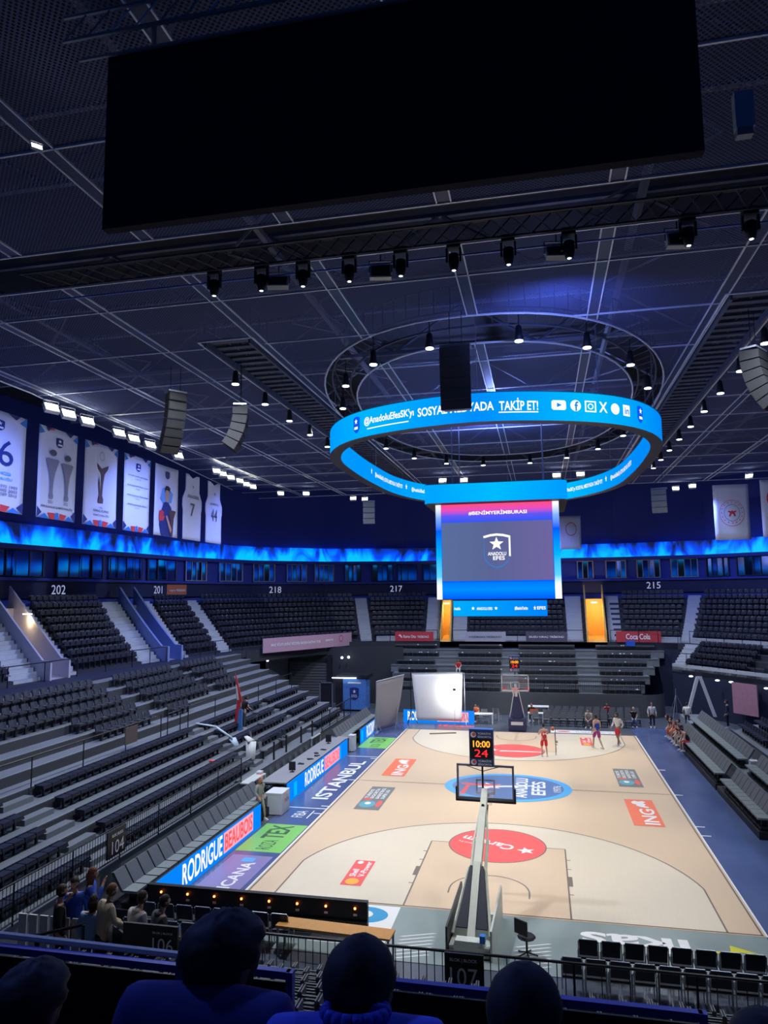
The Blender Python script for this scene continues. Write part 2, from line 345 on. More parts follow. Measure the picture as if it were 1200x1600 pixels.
m = MB(); rect(m, FZ(.0185), 2.2, 6.7, 28.3, 29.3, 0); f = flat((4.6, 28.8, .021), (1, 0, 0), (0, 1, 0), 4.0, .5, 0); poly(m, circ(16), f, 1, .0, .22, .1, .9); text(m, 'TÜRKİYE SİGORTA', f, .3, 1, .1, .8, 2)
m.build('end_banner_print', [M_white, M_red, M_inkgrey], court)
m = MB(); rect(m, FZ(.0185), -4.6, -2.5, -2.6, -.1, 0); poly(m, circ(24), FZ(.0205), 1, -4.1, -2.75, -1.3, -.25); poly(m, circ(24), FZ(.0215), 0, -3.8, -3.2, -1.0, -.5); poly(m, circ(24), FZ(.0225), 2, -3.95, -3.5, -1.1, -.3)
m.build('end_banner_print', [M_white, mat('sky_print', srgb(40, 150, 200), .4), M_red], court)
m = MB()
for sx in (-1.9, 1.2):
    for k in range(7): poly(m, [(0, 0), (.12, 0), (1, 1), (.88, 1)], FZ(.0185), 0, sx-.3, sx+.7, -3.1+k*.2, -2.75+k*.2)
m.build('end_banner_print', M_whiteprint, court)
# ================================================================ BOWL GEOMETRY
Fp = [(-22.6, -20), (-22.6, 6), (-22.2, 17), (-20.3, 31.6), (-18.2, 36.6), (-15.6, 41.0), (-11, 42), (8.5, 42), (13, 41), (17, 36.5), (20.3, 31), (22.4, 17), (22.4, -20)]
Tp = [(-30.2, -20), (-30.2, 6), (-29.6, 17), (-27.4, 35), (-24.6, 42), (-19.2, 47.2), (-12, 49.8), (9, 49.8), (16.5, 48), (23.5, 43), (27.8, 35), (30, 17), (30, -20)]
Wp = [(-31.2, -20), (-31.2, 6), (-30.6, 17), (-28.4, 35.4), (-25.4, 43), (-19.7, 48.2), (-12, 50.8), (9, 50.8), (17, 49), (24.4, 43.8), (28.8, 35.5), (31, 17), (31, -20)]
def on_path(P, s):
    i = max(0, min(int(s), len(P)-2)); t = s-i
    return Vector((lerp(P[i][0], P[i+1][0], t), lerp(P[i][1], P[i+1][1], t), 0))
ZF, ROWS, RISE = 5.1, 9, .44
def bowl(s, t, z): a = on_path(Fp, s).lerp(on_path(Tp, s), t); return Vector((a.x, a.y, z))
AIS = [('stair', 1.20, 1.37, 1.56, 1.71), ('vom', 1.38, 1.52, 1.72, 1.88), ('stair', 1.53, 1.62, 1.89, 1.98), ('stair', 2.12, 2.24, 2.35, 2.46), ('vom', 2.25, 2.36, 2.47, 2.57),
       ('stair', 2.37, 2.45, 2.58, 2.66), ('stair', 2.72, 2.82, 2.92, 3.01), ('stair', 5.33, 5.54, 5.37, 5.52), ('stair', 6.13, 6.195, 6.13, 6.19), ('vom', 6.20, 6.25, 6.20, 6.25),
       ('stair', 6.255, 6.32, 6.255, 6.32), ('stair', 6.77, 6.835, 6.765, 6.835), ('vom', 6.85, 6.935, 6.85, 6.935), ('stair', 6.945, 7.0, 6.945, 7.0), ('stair', 7.94, 8.1, 7.81, 7.95)]
def rng(a, t): return lerp(a[1], a[3], t), lerp(a[2], a[4], t)
T0 = .13
def tk(k): return T0+(1-T0)*k/ROWS
tier = thing('upper_seating_tier', 'stepped dark concrete upper tier curving round the arena', 'seating tier')
walls_m = MB(); risers = MB(); treads = MB(); stairs_m = [MB() for _ in AIS]
def block(mb, s0, s1, t0, t1, zt, zb, mi=0, n=None):
    n = n or max(1, int(abs(s1-s0)*8+.999))
    for i in range(n):
        a = lerp(s0, s1, i/n); b = lerp(s0, s1, (i+1)/n)
        mb.hexa([bowl(a, t0, zb), bowl(b, t0, zb), bowl(b, t1, zb), bowl(a, t1, zb)], [bowl(a, t0, zt), bowl(b, t0, zt), bowl(b, t1, zt), bowl(a, t1, zt)], mi)
def blockq(mb, a0, a1, b0, b1, t0, t1, zt, zb):   # s range changes from row front (a) to row back (b)
    mb.hexa([bowl(a0, t0, zb), bowl(a1, t0, zb), bowl(b1, t1, zb), bowl(b0, t1, zb)], [bowl(a0, t0, zt), bowl(a1, t0, zt), bowl(b1, t1, zt), bowl(b0, t1, zt)])
S_MIN, S_MAX = .2, 11.8
block(treads, S_MIN, S_MAX, 0, T0, ZF, ZF-.5)
SECT = []   # seat ranges per row
for k in range(ROWS):
    t0, t1 = tk(k), tk(k+1); z = ZF+RISE*(k+.35)
    cuts0 = [S_MIN]; cuts1 = [S_MIN]
    for a in AIS:
        l0, r0 = rng(a, t0); l1, r1 = rng(a, t1)
        if a[0] == 'vom' and k < ROWS-1: cuts0 += [l0, r0]; cuts1 += [l1, r1]
    cuts0.append(S_MAX); cuts1.append(S_MAX)
    for i in range(0, len(cuts0), 2):
        n = max(1, int((cuts0[i+1]-cuts0[i])*8)); 
        for j in range(n): blockq(treads, lerp(cuts0[i], cuts0[i+1], j/n), lerp(cuts0[i], cuts0[i+1], (j+1)/n), lerp(cuts1[i], cuts1[i+1], j/n), lerp(cuts1[i], cuts1[i+1], (j+1)/n), t0, t1, z, z-.6)
    for ai, a in enumerate(AIS):
        if a[0] != 'stair': continue
        l0, r0 = rng(a, t0); l1, r1 = rng(a, t1)
        lm, rm = (l0+l1)/2, (r0+r1)/2; tm = (t0+t1)/2
        blockq(stairs_m[ai], l0, r0, l1, r1, t0-.004, t1, z+.01, z-.5)
        blockq(stairs_m[ai], l0, r0, lm, rm, t0-(t1-t0)*.33, t0, z-.19, z-.5)
        blockq(stairs_m[ai], lm, rm, l1, r1, tm+.1*(t1-t0), t1, z+.2, z)
treads.build('stepped_terrace', M_conc, tier)
for mb in stairs_m:
    if mb.v: mb.build('aisle_stairs', M_stair, tier)
M_vomblue = mat('vomitory_wall_blue', (.20, .27, .55), .6); M_vomwarm = mat('vomitory_wall_ochre', (.80, .50, .12), .6); M_vomlilac = mat('vomitory_wall_pale', (.45, .44, .52), .6)
for i, a in enumerate([a for a in AIS if a[0] == 'vom']):
    m = MB(); n = 9
    for side_ in (0, 1):
        for k in range(n):
            ta = lerp(.02, 1, k/n); tb = lerp(.02, 1, (k+1)/n)
            sa = rng(a, ta)[side_]; sb = rng(a, tb)[side_]; e = .012 if side_ == 0 else -.012
            e *= (.5 if i > 1 else 1)
            zt0 = ZF+RISE*9*max(0, (ta-T0)/(1-T0))+1.0; zt1 = ZF+RISE*9*max(0, (tb-T0)/(1-T0))+1.0
            if k == 0: zt0 = ZF+1.0
            m.hexa([bowl(sa, ta, ZF-.4), bowl(sb, tb, ZF-.4), bowl(sb+e, tb, ZF-.4), bowl(sa+e, ta, ZF-.4)], [bowl(sa, ta, zt0), bowl(sb, tb, zt1), bowl(sb+e, tb, zt1), bowl(sa+e, ta, zt0)])
    m.build('vomitory_wall', [M_vomlilac, M_vomblue, M_vomwarm, M_vomwarm][i], tier)
    m = MB(); l0, r0 = rng(a, 0); l1, r1 = rng(a, 1)
    m.hexa([bowl(l0, 0, ZF-.4), bowl(r0, 0, ZF-.4), bowl(r1, 1, ZF-.4), bowl(l1, 1, ZF-.4)], [bowl(l0, 0, ZF), bowl(r0, 0, ZF), bowl(r1, 1, ZF+.2), bowl(l1, 1, ZF+.2)])
    m.build('vomitory_floor', M_vomwarm if i > 1 else M_vomlilac, tier)
    m = MB(); tb_ = tk(ROWS-1)-.005; lb, rb_ = rng(a, tb_); m.hexa([bowl(lb, tb_, ZF), bowl(rb_, tb_, ZF), bowl(rb_, tb_+.01, ZF), bowl(lb, tb_+.01, ZF)], [bowl(lb, tb_, ZF+RISE*8.2), bowl(rb_, tb_, ZF+RISE*8.2), bowl(rb_, tb_+.01, ZF+RISE*8.2), bowl(lb, tb_+.01, ZF+RISE*8.2)])
    m.build('vomitory_end_wall', M_vomwarm if i > 1 else M_vomlilac, tier)
    if i != 1:
        s_ = (rng(a, .75)[0]+rng(a, .75)[1])/2; p = bowl(s_, .62, ZF+3.0)
        lamp('vomitory_lamp', 'POINT', p, p-Vector((0, 0, 1)), 170 if i > 1 else 60, (1, .72, .3), .15)
        b = MB().box(-.25, .25, -.06, .06, -.03, .03).build('ceiling_batten', M_lens); b.location = p+Vector((0, 0, .3)); tag(b, 'small warm lamp above the %s' % ('ochre walkway left of the scoreboard' if i == 2 else 'ochre walkway right of the scoreboard' if i == 3 else 'entry tunnel at the left edge'), 'lamp')
# parapet rails on the aisles and the front of the tier
def railing(label, pts, h=1.0, post=1.5, bars=0, r=.022, m=None, cat='railing', name='guard_rail', top_m=None):
    t = thing(name, label, cat, pts[0]); o = Vector(pts[0]); m = m or M_blackmetal
    P = [Vector(p)-o for p in pts]
    tb = MB(); tb.path([p+Vector((0, 0, h)) for p in P], r*1.3, 6); tb.build('top_rail', top_m or m, t)
    if bars: lb = MB(); lb.path([p+Vector((0, 0, .1)) for p in P], r, 6); lb.build('bottom_rail', m, t)
    b = MB()
    posts = 0
    for a, c in zip(P, P[1:]):
        L_ = (c-a).length; n = max(1, int(L_/post))
        for i in range(n+1):
            q = a.lerp(c, i/n)
            if posts < 60: MB().tube(q, q+Vector((0, 0, h)), r*1.1, 6).build('post', m, t)
            posts += 1
        if bars:
            n = int(L_/bars)
            for i in range(1, n): q = a.lerp(c, i/n); b.tube(q+Vector((0, 0, .1)), q+Vector((0, 0, h)), r*.45, 4)
    if b.v: b.build('balusters', m, t)
    return t
def frail(s0, s1, label, n=None, t=.015, **k):
    n = n or max(1, int((s1-s0)*4)); railing(label, [bowl(lerp(s0, s1, i/n), t, ZF) for i in range(n+1)], **k)
frail(.9, 2.24, 'thin rail along the front of the left upper tier', 6)
frail(2.37, 4.9, 'thin rail in front of the block above the long pink banner')
frail(5.55, 6.19, 'thin rail beside the red banner left of the scoreboard', post=2)
frail(6.26, 6.84, 'thin rail in front of the centre upper block', post=2)
frail(6.95, 7.93, 'thin rail beside the red soft drink banner', post=2)
frail(8.12, 9.9, 'thin rail on the right upper tier', post=2)
kb = MB(); 
for i in range(90):
    a = lerp(S_MIN, S_MAX, i/90); b = lerp(S_MIN, S_MAX, (i+1)/90)
    if any(v[0] in ('vom', 'stair') and v[1]-.01 < (a+b)/2 < v[2]+.01 for v in AIS): continue
    if (a+b)/2 < 5.3: continue
    kb.hexa([bowl(a, .1, ZF), bowl(b, .1, ZF), bowl(b, .115, ZF), bowl(a, .115, ZF)], [bowl(a, .1, ZF+.45), bowl(b, .1, ZF+.45), bowl(b, .115, ZF+.45), bowl(a, .115, ZF+.45)])
kb.build('front_kerb', M_stair, tier)
# bowl fascia under the front path, and the outer wall
def band(P, s0, s1, z0, z1, mi=0, n=120, off=0, mb=None, thick=0):
    mb = mb or MB()
    for i in range(n):
        a = on_path(P, lerp(s0, s1, i/n)); b = on_path(P, lerp(s0, s1, (i+1)/n)); d = (b-a).normalized(); nn = Vector((d.y, -d.x, 0))
        a = a+nn*off; b = b+nn*off
        if thick: mb.hexa([(a.x, a.y, z0), (b.x, b.y, z0), (b.x+nn.x*-thick, b.y-nn.y*thick, z0), (a.x-nn.x*thick, a.y-nn.y*thick, z0)], [(a.x, a.y, z1), (b.x, b.y, z1), (b.x-nn.x*thick, b.y-nn.y*thick, z1), (a.x-nn.x*thick, a.y-nn.y*thick, z1)], mi)
        else: mb.add([(a.x, a.y, z0), (b.x, b.y, z0), (b.x, b.y, z1), (a.x, a.y, z1)], [(0, 1, 2, 3)], mi)
    return mb
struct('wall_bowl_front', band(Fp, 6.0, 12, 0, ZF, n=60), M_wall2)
band(Fp, 2.9, 6.2, 4.15, ZF, n=40, off=.05, thick=.2).build('front_fascia', mat('fascia_shadow', (.03, .031, .04), .7), tier)  # fascia in its own dark grey
WC = Wp+[(24, -34), (10, -40), (-10, -40), (-24, -34), (-31.2, -20)]
struct('wall_outer', band(WC, 0, len(WC)-1, 8.4, 22, n=170), M_wall)
struct('wall_outer_low', band(WC, 0, len(WC)-1, -.3, 8.4, n=17), M_wall)
# number fascia
struct('trim_1', band(Wp, .3, 11.7, 9.3, 10.45, off=.25, thick=.2, n=90), mat('fascia_navy', (.018, .024, .08), .7))
# ribbon LED
def ribbon_mat():
    m = bpy.data.materials.new('ribbon_screen'); m.use_nodes = True; nt = m.node_tree; b = nt.nodes['Principled BSDF']; b.inputs['Base Color'].default_value = (.005, .005, .01, 1)
    tc = nt.nodes.new('ShaderNodeTexCoord'); mp = nt.nodes.new('ShaderNodeMapping'); mp.inputs['Scale'].default_value = (.55, .55, .28)
    n = nt.nodes.new('ShaderNodeTexNoise'); n.inputs['Scale'].default_value = .95; n.inputs['Detail'].default_value = 2.5; n.inputs['Distortion'].default_value = 1.2
    nt.links.new(tc.outputs['Object'], mp.inputs[0]); nt.links.new(mp.outputs[0], n.inputs['Vector'])
    sx = nt.nodes.new('ShaderNodeSeparateXYZ'); nt.links.new(tc.outputs['Object'], sx.inputs[0])
    r = nt.nodes.new('ShaderNodeMapRange'); r.inputs[1].default_value = 12.7; r.inputs[2].default_value = 14.05; r.inputs[3].default_value = .12; r.inputs[4].default_value = -.12
    nt.links.new(sx.outputs['Z'], r.inputs[0]); ad = nt.nodes.new('ShaderNodeMath'); nt.links.new(n.outputs['Fac'], ad.inputs[0]); nt.links.new(r.outputs[0], ad.inputs[1])
    cr = nt.nodes.new('ShaderNodeValToRGB'); e = cr.color_ramp.elements; e[0].position = .34; e[0].color = (.003, .008, .06, 1); e[1].position = .66; e[1].color = (.0, .48, 1, 1)
    k = e.new(.48); k.color = (.0, .06, .85, 1); k = e.new(.56); k.color = (0, .24, 1, 1)
    nt.links.new(ad.outputs[0], cr.inputs[0]); nt.links.new(cr.outputs[0], b.inputs['Emission Color']); b.inputs['Emission Strength'].default_value = 1.15
    return m
rb = band(WC, .3, len(WC)-1.3, 12.7, 14.02, off=.45, thick=.25, n=180).build('ribbon_screen', ribbon_mat()); tag(rb, 'long ribbon screen glowing blue flames right round the arena wall', 'led screen')
# suites: window units with frames, one thing of structure each
M_suite = mat('suite_glass', (.36, .40, .52), .07, 1.0, bump=.22, scale=1.6)
M_suiteframe = mat('suite_frame_pale', (.42, .42, .46), .5); M_suiteframe2 = mat('suite_frame_dark', (.05, .05, .08), .5)
struct('trim_2', band(Wp, .3, 11.7, 12.4, 12.7, off=.5, thick=.4, n=90), M_wall)
struct('trim_3', band(Wp, .3, 11.7, 10.42, 10.6, off=.5, thick=.5, n=90), M_wall)
wn = 0
unit = [(1.55, 1.80), (1.85, 2.12), (2.18, 2.42), (2.46, 2.66), (2.7, 2.9), (2.98, 3.25), (3.45, 3.80), (4.0, 4.28), (4.45, 4.72), (4.85, 5.1), (5.25, 5.45), (5.6, 5.86), (5.93, 6.07), (6.10, 6.2), (6.83, 6.90), (6.96, 7.12), (7.25, 7.5), (7.62, 7.9), (8.0, 8.22), (8.3, 8.6), (8.7, 9.0)]
for i, (a, b) in enumerate(unit):
    wn += 1; m = MB(); k = 3 if b-a < .2 else 4; fr = MB()
    pa = on_path(Wp, a); pb = on_path(Wp, b)
    def q(t, z, off):
        p = on_path(Wp, lerp(a, b, t)); d = (pb-pa).normalized(); nn = Vector((d.y, -d.x, 0)); return Vector((p.x+nn.x*off, p.y+nn.y*off, z))
    for j in range(k):
        # sliding panes stand at slightly different angles, so each throws back its own piece of the ribbon screen
        o1 = .12+.05*((j+i) % 3); o2 = .12+.05*((j*2+i) % 3)
        m.add([q(j/k, 10.7, o1), q((j+1)/k, 10.7, o2), q((j+1)/k, 12.35, o2), q(j/k, 12.35, o1)], [(0, 1, 2, 3)])
        if j: fr.tube(q(j/k, 10.7, .26), q(j/k, 12.35, .26), .035, 4)
    for z in (10.68, 12.37): fr.tube(q(0, z, .26), q(1, z, .26), .05, 4)
    for t in (0, 1): fr.tube(q(t, 10.66, .26), q(t, 12.4, .26), .06, 4)
    g = struct('window_%d' % wn, m, M_suite)
    fr.build('window_frame', M_suiteframe if i in (5, 6, 7, 8, 9, 14, 15, 16, 17) else M_suiteframe2, g)
# block numbers on the fascia
def fascia_text(s, sc, px_w, zc, h, label, m=M_whiteprint):
    a = on_path(Wp, sc-.02); b = on_path(Wp, sc+.02); d = (b-a).normalized(); nn = Vector((d.y, -d.x, 0)); c = on_path(Wp, sc)
    f = flat((c.x+nn.x*.27, c.y+nn.y*.27, zc), d, (0, 0, 1), px_w, h, 0)
    t = MB(); text(t, s, f, 0, 1, 0, 1, 0, .012); o = t.build('block_number', led('number_glow', (.42, .45, .75), .8)); tag(o, label, 'sign')
for s, sc, zc, dirx in (('202', 2.19, 9.85, 1), ('201', 2.77, 9.88, 1), ('218', 4.29, 9.88, 1), ('217', 5.9, 9.9, 1), ('215', 7.42, 9.95, 1)):
    fascia_text(s, sc, 1.25 if s != '201' else 1.1, zc, .62, {'202': 'leftmost white block number on the dark fascia, reading 202', '201': 'white block number 201 beside the small orange sign', '218': 'white block number 218 above the long pink banner', '217': 'white block number 217 just left of the scoreboard', '215': 'white block number 215 between the ochre walkway and the corner'}[s])
c0 = on_path(Wp, 2.83); c1 = on_path(Wp, 2.99); d = (c1-c0); wd = d.length; d.normalize(); nn = Vector((d.y, -d.x, 0)); cc = (c0+c1)/2+nn*.3
f = flat((cc.x, cc.y, 9.9), d, (0, 0, 1), wd, .85, 0); sg = MB(); rect(sg, f, 0, 1, 0, 1, 0)
o = sg.build('orange_sign', mat('sign_orange', srgb(205, 120, 80), .5)); tag(o, 'small orange sign beside the number 201', 'sign')
g = flat((cc.x+nn.x*.02, cc.y+nn.y*.02, 9.9), d, (0, 0, 1), wd, .85, 0); t = MB(); text(t, 'migros TRİBÜNÜ', g, .12, .88, .25, .6, 0, .004); t.build('lettering', M_whiteprint, o)
# ================================================================ SEATS OF THE UPPER TIER
def seat_mesh(low=False):
    m = MB(); w = .225
    # back: slightly reclined, curved shell of three vertical facets; folded pan in front; bracket
    for x0, x1, y0, y1 in ((-w, -w*.45, .0, .035), (-w*.45, w*.45, .035, .035), (w*.45, w, .035, .0)):
        m.hexa([(x0, y0, .38), (x1, y1, .38), (x1, y1+.04, .38), (x0, y0+.04, .38)], [(x0*.9, y0+.10, .70), (x1*.9, y1+.10, .72), (x1*.9, y1+.14, .70), (x0*.9, y0+.14, .68)])
    m.hexa([(-.2, -.10, .40), (.2, -.10, .40), (.2, -.03, .36), (-.2, -.03, .36)], [(-.19, -.08, .64), (.19, -.08, .64), (.19, -.02, .64), (-.19, -.02, .64)])
    if not low:
        m.box(-.03, .03, -.02, .10, 0, .42); m.box(-.24, -.22, -.1, .1, .34, .46); m.box(.22, .24, -.1, .1, .34, .46)
    return m
SEAT = seat_mesh()
seat_sites = []
sections = [(0, 1.18, 'the far left block'), (1.64, 2.10, 'block 202'), (2.47, 2.70, 'block 201'), (2.84, 5.31, 'block 218'), (5.56, 6.11, 'block 217'), (6.34, 6.75, 'the centre block'), (7.02, 7.92, 'block 215'), (8.12, 10.3, 'the right corner block')]
def ais_edge(k, t):
    out = []; last = None
    E_ = [(rng(a, t)[0], rng(a, t)[1]) for a in AIS]
    cur = S_MIN
    for l, r in E_:
        if l-cur > .1 or (l-cur)*4 > .6: out.append((cur, l))
        cur = r
    out.append((cur, 10.6)); return out
ordn = ['front', 'second', 'third', 'fourth', 'fifth', 'sixth', 'seventh', 'eighth', 'back']
def sec_name(s):
    return ('the far left block' if s < 1.3 else 'block 202' if s < 2.3 else 'block 201' if s < 2.8 else 'block 218' if s < 5.4 else 'block 217' if s < 6.16 else 'the centre block' if s < 6.8 else 'block 215' if s < 8 else 'the right corner block')
for k in range(ROWS):
    t = lerp(tk(k), tk(k+1), .55); z = ZF+RISE*(k+.35)
    for s0, s1 in ais_edge(k, t):
        n = 60 if s1-s0 > .5 else 20
        pts = [bowl(lerp(s0, s1, i/n), t, z) for i in range(n+1)]
        L_ = sum((b-a).length for a, b in zip(pts, pts[1:]))
        if L_ < 1.2: continue
        cnt = int((L_-.2)/.5); acc = 0; pos = (L_-cnt*.5)/2+.25; j = 0
        for i in range(n):
            a, b = pts[i], pts[i+1]; d = (b-a).length
            while acc+d >= pos and j < cnt:
                p = a.lerp(b, (pos-acc)/d); e = (b-a).normalized(); rz = math.atan2(e.y, e.x)+PI
                # seat faces inward: local -y forward
                if in_frame(p, 10): seat_sites.append((p.copy(), math.atan2(e.y, e.x), sec_name(lerp(s0, s1, i/n)), k))
                pos += .5; j += 1
            acc += d
# right lower block of the upper tier, four rows dropping toward the floor
Gp = [(11.7, 38.2), (14.3, 34.6), (16.9, 30.6), (18.9, 17)]; G2 = [(13.3, 40.7), (17, 36.2), (20.2, 31), (22.3, 17)]
lt = MB(); rw = 4
for k in range(rw):
    for i in range(3):
        for h in range(3):
            a = i+h/3; b = i+(h+1)/3; t0 = k/rw; t1 = (k+1)/rw; z = 3.5+.4*k
            P4 = [on_path(Gp, a).lerp(on_path(G2, a), t0), on_path(Gp, b).lerp(on_path(G2, b), t0), on_path(Gp, b).lerp(on_path(G2, b), t1), on_path(Gp, a).lerp(on_path(G2, a), t1)]
            lt.hexa([(p.x, p.y, z-.5) for p in P4], [(p.x, p.y, z) for p in P4])
    t = (k+.55)/rw; a0 = on_path(Gp, .25).lerp(on_path(G2, .25), t); pts = [on_path(Gp, lerp(.25, 2.2, i/20)).lerp(on_path(G2, lerp(.25, 2.2, i/20)), t) for i in range(21)]
    acc = 0; pos = .3
    for a, b in zip(pts, pts[1:]):
        d = (b-a).length
        while acc+d >= pos:
            p = a.lerp(b, (pos-acc)/d); e = (b-a).normalized(); p = Vector((p.x, p.y, 3.5+.4*k))
            if in_frame(p, 10) and not (5.6 < pos < 6.9): seat_sites.append((p, math.atan2(e.y, e.x), 'the low corner block right of the court', k))
            pos += .5
        acc += d
lt.build('stepped_terrace', M_conc, tier)
m = MB()
for i in range(30): a = on_path(Gp, i/10); b = on_path(Gp, (i+1)/10); m.hexa([(a.x, a.y, 3.3), (b.x, b.y, 3.3), (b.x+.1, b.y+.1, 3.3), (a.x+.1, a.y+.1, 3.3)], [(a.x, a.y, 3.75), (b.x, b.y, 3.75), (b.x+.1, b.y+.1, 3.75), (a.x+.1, a.y+.1, 3.75)])
m.build('front_kerb', M_stair, tier)
m = MB()
for i in range(30): a = on_path(Gp, i/10); b = on_path(Gp, (i+1)/10); m.add([(a.x, a.y, 0), (b.x, b.y, 0), (b.x, b.y, 3.35), (a.x, a.y, 3.35)], [(0, 1, 2, 3)])
struct('wall_right_corner', m, M_wall2)
railing('thin rail on the kerb of the low corner block', [(*on_path(Gp, i/3).xy, 3.7) for i in range(0, 9)], h=.9, post=1.6)
for (sa, sb) in ((0, .18),):
    m = MB()
    for k in range(9):
        t = k/9; a0 = on_path(Gp, .0).lerp(on_path(G2, .0), t); a1 = on_path(Gp, .22).lerp(on_path(G2, .22), t); b0 = on_path(Gp, .0).lerp(on_path(G2, .0), t+1/9); b1 = on_path(Gp, .22).lerp(on_path(G2, .22), t+1/9); z = 3.55+.19*k
        m.hexa([(p.x, p.y, z-.4) for p in (a0, a1, b1, b0)], [(p.x, p.y, z) for p in (a0, a1, b1, b0)])
    m.build('aisle_stairs', M_stair, tier)
seat_sites.sort(key=lambda s: (s[0]-CAM).length)
ME_SEAT = None
rest = MB(); LOW = seat_mesh(True)
for i, (p, a, sec, k) in enumerate(seat_sites):
    M = Matrix.Translation(p) @ Matrix.Rotation(a, 4, 'Z')
    if i < 300:
        if ME_SEAT is None:
            o = SEAT.build('stadium_seat', M_seat); ME_SEAT = o.data
        else: o = bpy.data.objects.new('stadium_seat', ME_SEAT); C.objects.link(o)
        o.matrix_world = M
        tag(o, 'black tip-up seat in the %s row of %s' % (ordn[k], sec), 'seat', 'tip-up seats, %s row of the numbered blocks' % ordn[k] if sec[-1].isdigit() else 'tip-up seats in the %s row of %s' % (ordn[k], sec))
    else: rest.merge(LOW, M)
o = rest.build('stadium_seats', M_seat); tag(o, 'rows of black tip-up seats filling the far blocks of the upper tier', 'seats', kind='stuff')
# ================================================================ LEFT LOWER STAND
NR = 12
def lx(i): return -11.4-.8*i
def lz(i): return 1.1+.355*i
def lend(i): return 27.2+.12*i
ls = thing('left_lower_stand', 'long grey stepped stand along the left side of the court', 'stand', (0, 0, 0))
m = MB()
for i in range(NR): m.box(lx(i+1)-.02, lx(i), -14, lend(i), lz(i)-.36 if i else .02, lz(i))
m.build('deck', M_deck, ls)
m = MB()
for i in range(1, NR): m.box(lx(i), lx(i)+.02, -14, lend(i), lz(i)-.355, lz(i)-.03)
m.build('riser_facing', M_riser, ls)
m = MB()
for i in range(NR): m.box(lx(i)-.05, lx(i)+.012, -14, lend(i), lz(i)-.01, lz(i)+.012)
m.build('step_edging', mat('edging_grey', (.26, .28, .30), .6), ls)
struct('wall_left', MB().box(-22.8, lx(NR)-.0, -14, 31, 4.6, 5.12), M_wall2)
m = MB()
for i in range(NR): m.box(lx(i+1), lx(i), lend(i)-.001, lend(i)+.05, 0, lz(i))
m.build('end_panel', M_riser, ls)
# folded seats in five bare rows: countable single seats; aisles leave gaps
def fold_mesh():
    m = MB(); m.box(-.22, .22, -.16, .20, .27, .33); m.box(-.215, .215, -.14, .18, .33, .39); m.box(-.03, .03, -.02, .06, 0, .27); m.box(-.22, .22, .16, .215, .36, .42); return m
FOLD = fold_mesh(); aisles_y = [(-1.9, -.2), (11.0, 12.3), (19.8, 20.9)]
fsites = []
for i in range(0, 5):
    y = -8.2
    while y < lend(i)-1:
        if not any(a < y < b for a, b in aisles_y) and not (i == 0 and 12.2 < y < 20): fsites.append((Vector((lx(i)-.5, y, lz(i))), i))
        y += .47
fsites.sort(key=lambda s: (s[0]-CAM).length); fold_me = None; rest = MB()
for j, (p, i) in enumerate(fsites):
    M = Matrix.Translation(p) @ Matrix.Rotation(PI/2, 4, 'Z')
    if j < 290 and in_frame(p, 20):
        if fold_me is None: o = FOLD.build('folded_chair', M_seat); fold_me = o.data
        else: o = bpy.data.objects.new('folded_chair', fold_me); C.objects.link(o)
        o.matrix_world = M
        blk = 'near end' if p.y < -1 else 'second block' if p.y < 11 else 'third block' if p.y < 20 else 'far end'
        tag(o, 'black seat folded flat, %s row of the left stand, %s' % (ordn[i], blk), 'seat', 'flat seats in the %s row of the left stand, %s' % (ordn[i], blk))
    else: rest.merge(FOLD, M)
if rest.v: o = rest.build('folded_seats', M_seat); tag(o, 'black folded seats at the far reach of the left stand', 'seats', kind='stuff')
# upright seats in the rows behind the cross aisle
def up_mesh():
    m = MB(); w = .23
    for x0, x1, y0, y1 in ((-w, -w*.4, 0, .04), (-w*.4, w*.4, .04, .04), (w*.4, w, .04, 0)):
        m.hexa([(x0, y0+.12, .36), (x1, y1+.12, .36), (x1, y1+.18, .36), (x0, y0+.18, .36)], [(x0*.85, y0+.22, .64), (x1*.85, y1+.22, .66), (x1*.85, y1+.27, .62), (x0*.85, y0+.27, .60)])
    m.box(-.22, .22, -.20, .16, .34, .40); m.box(-.2, .2, -.18, .1, .40, .43); m.box(-.04, .04, 0, .1, 0, .38); return m
UP = up_mesh(); up_me = None
for i in range(6, 11):
    y = -4.0 if i > 6 else 2.0
    while y < 27:
        gap = (9.9 < y < 11.5) or (17.5 < y < 18.6) or (i == 6 and (y < 5.8 or y > 13.9)) or (i == 7 and y < 5.1) or (y > 21.7+.65*(i-7)) or (i >= 9 and 0 < y < 1)
        p = Vector((lx(i)-.4, y, lz(i)))
        if not gap and in_frame(p, 10):
            if up_me is None: o = UP.build('open_seat', mat('seat_open_sheen', (.04, .043, .055), .3)); up_me = o.data
            else: o = bpy.data.objects.new('open_seat', up_me); C.objects.link(o)
            o.matrix_world = Matrix.Translation(p) @ Matrix.Rotation(PI/2, 4, 'Z')
            blk = 'before the aisle' if y < 10 else 'beyond the aisle'
            tag(o, 'dark upright seat, %s row behind the left stand cross aisle, %s' % (ordn[i-6], blk), 'seat', 'upright seats, %s row behind the cross aisle, %s' % (ordn[i-6], blk))
        y += .55
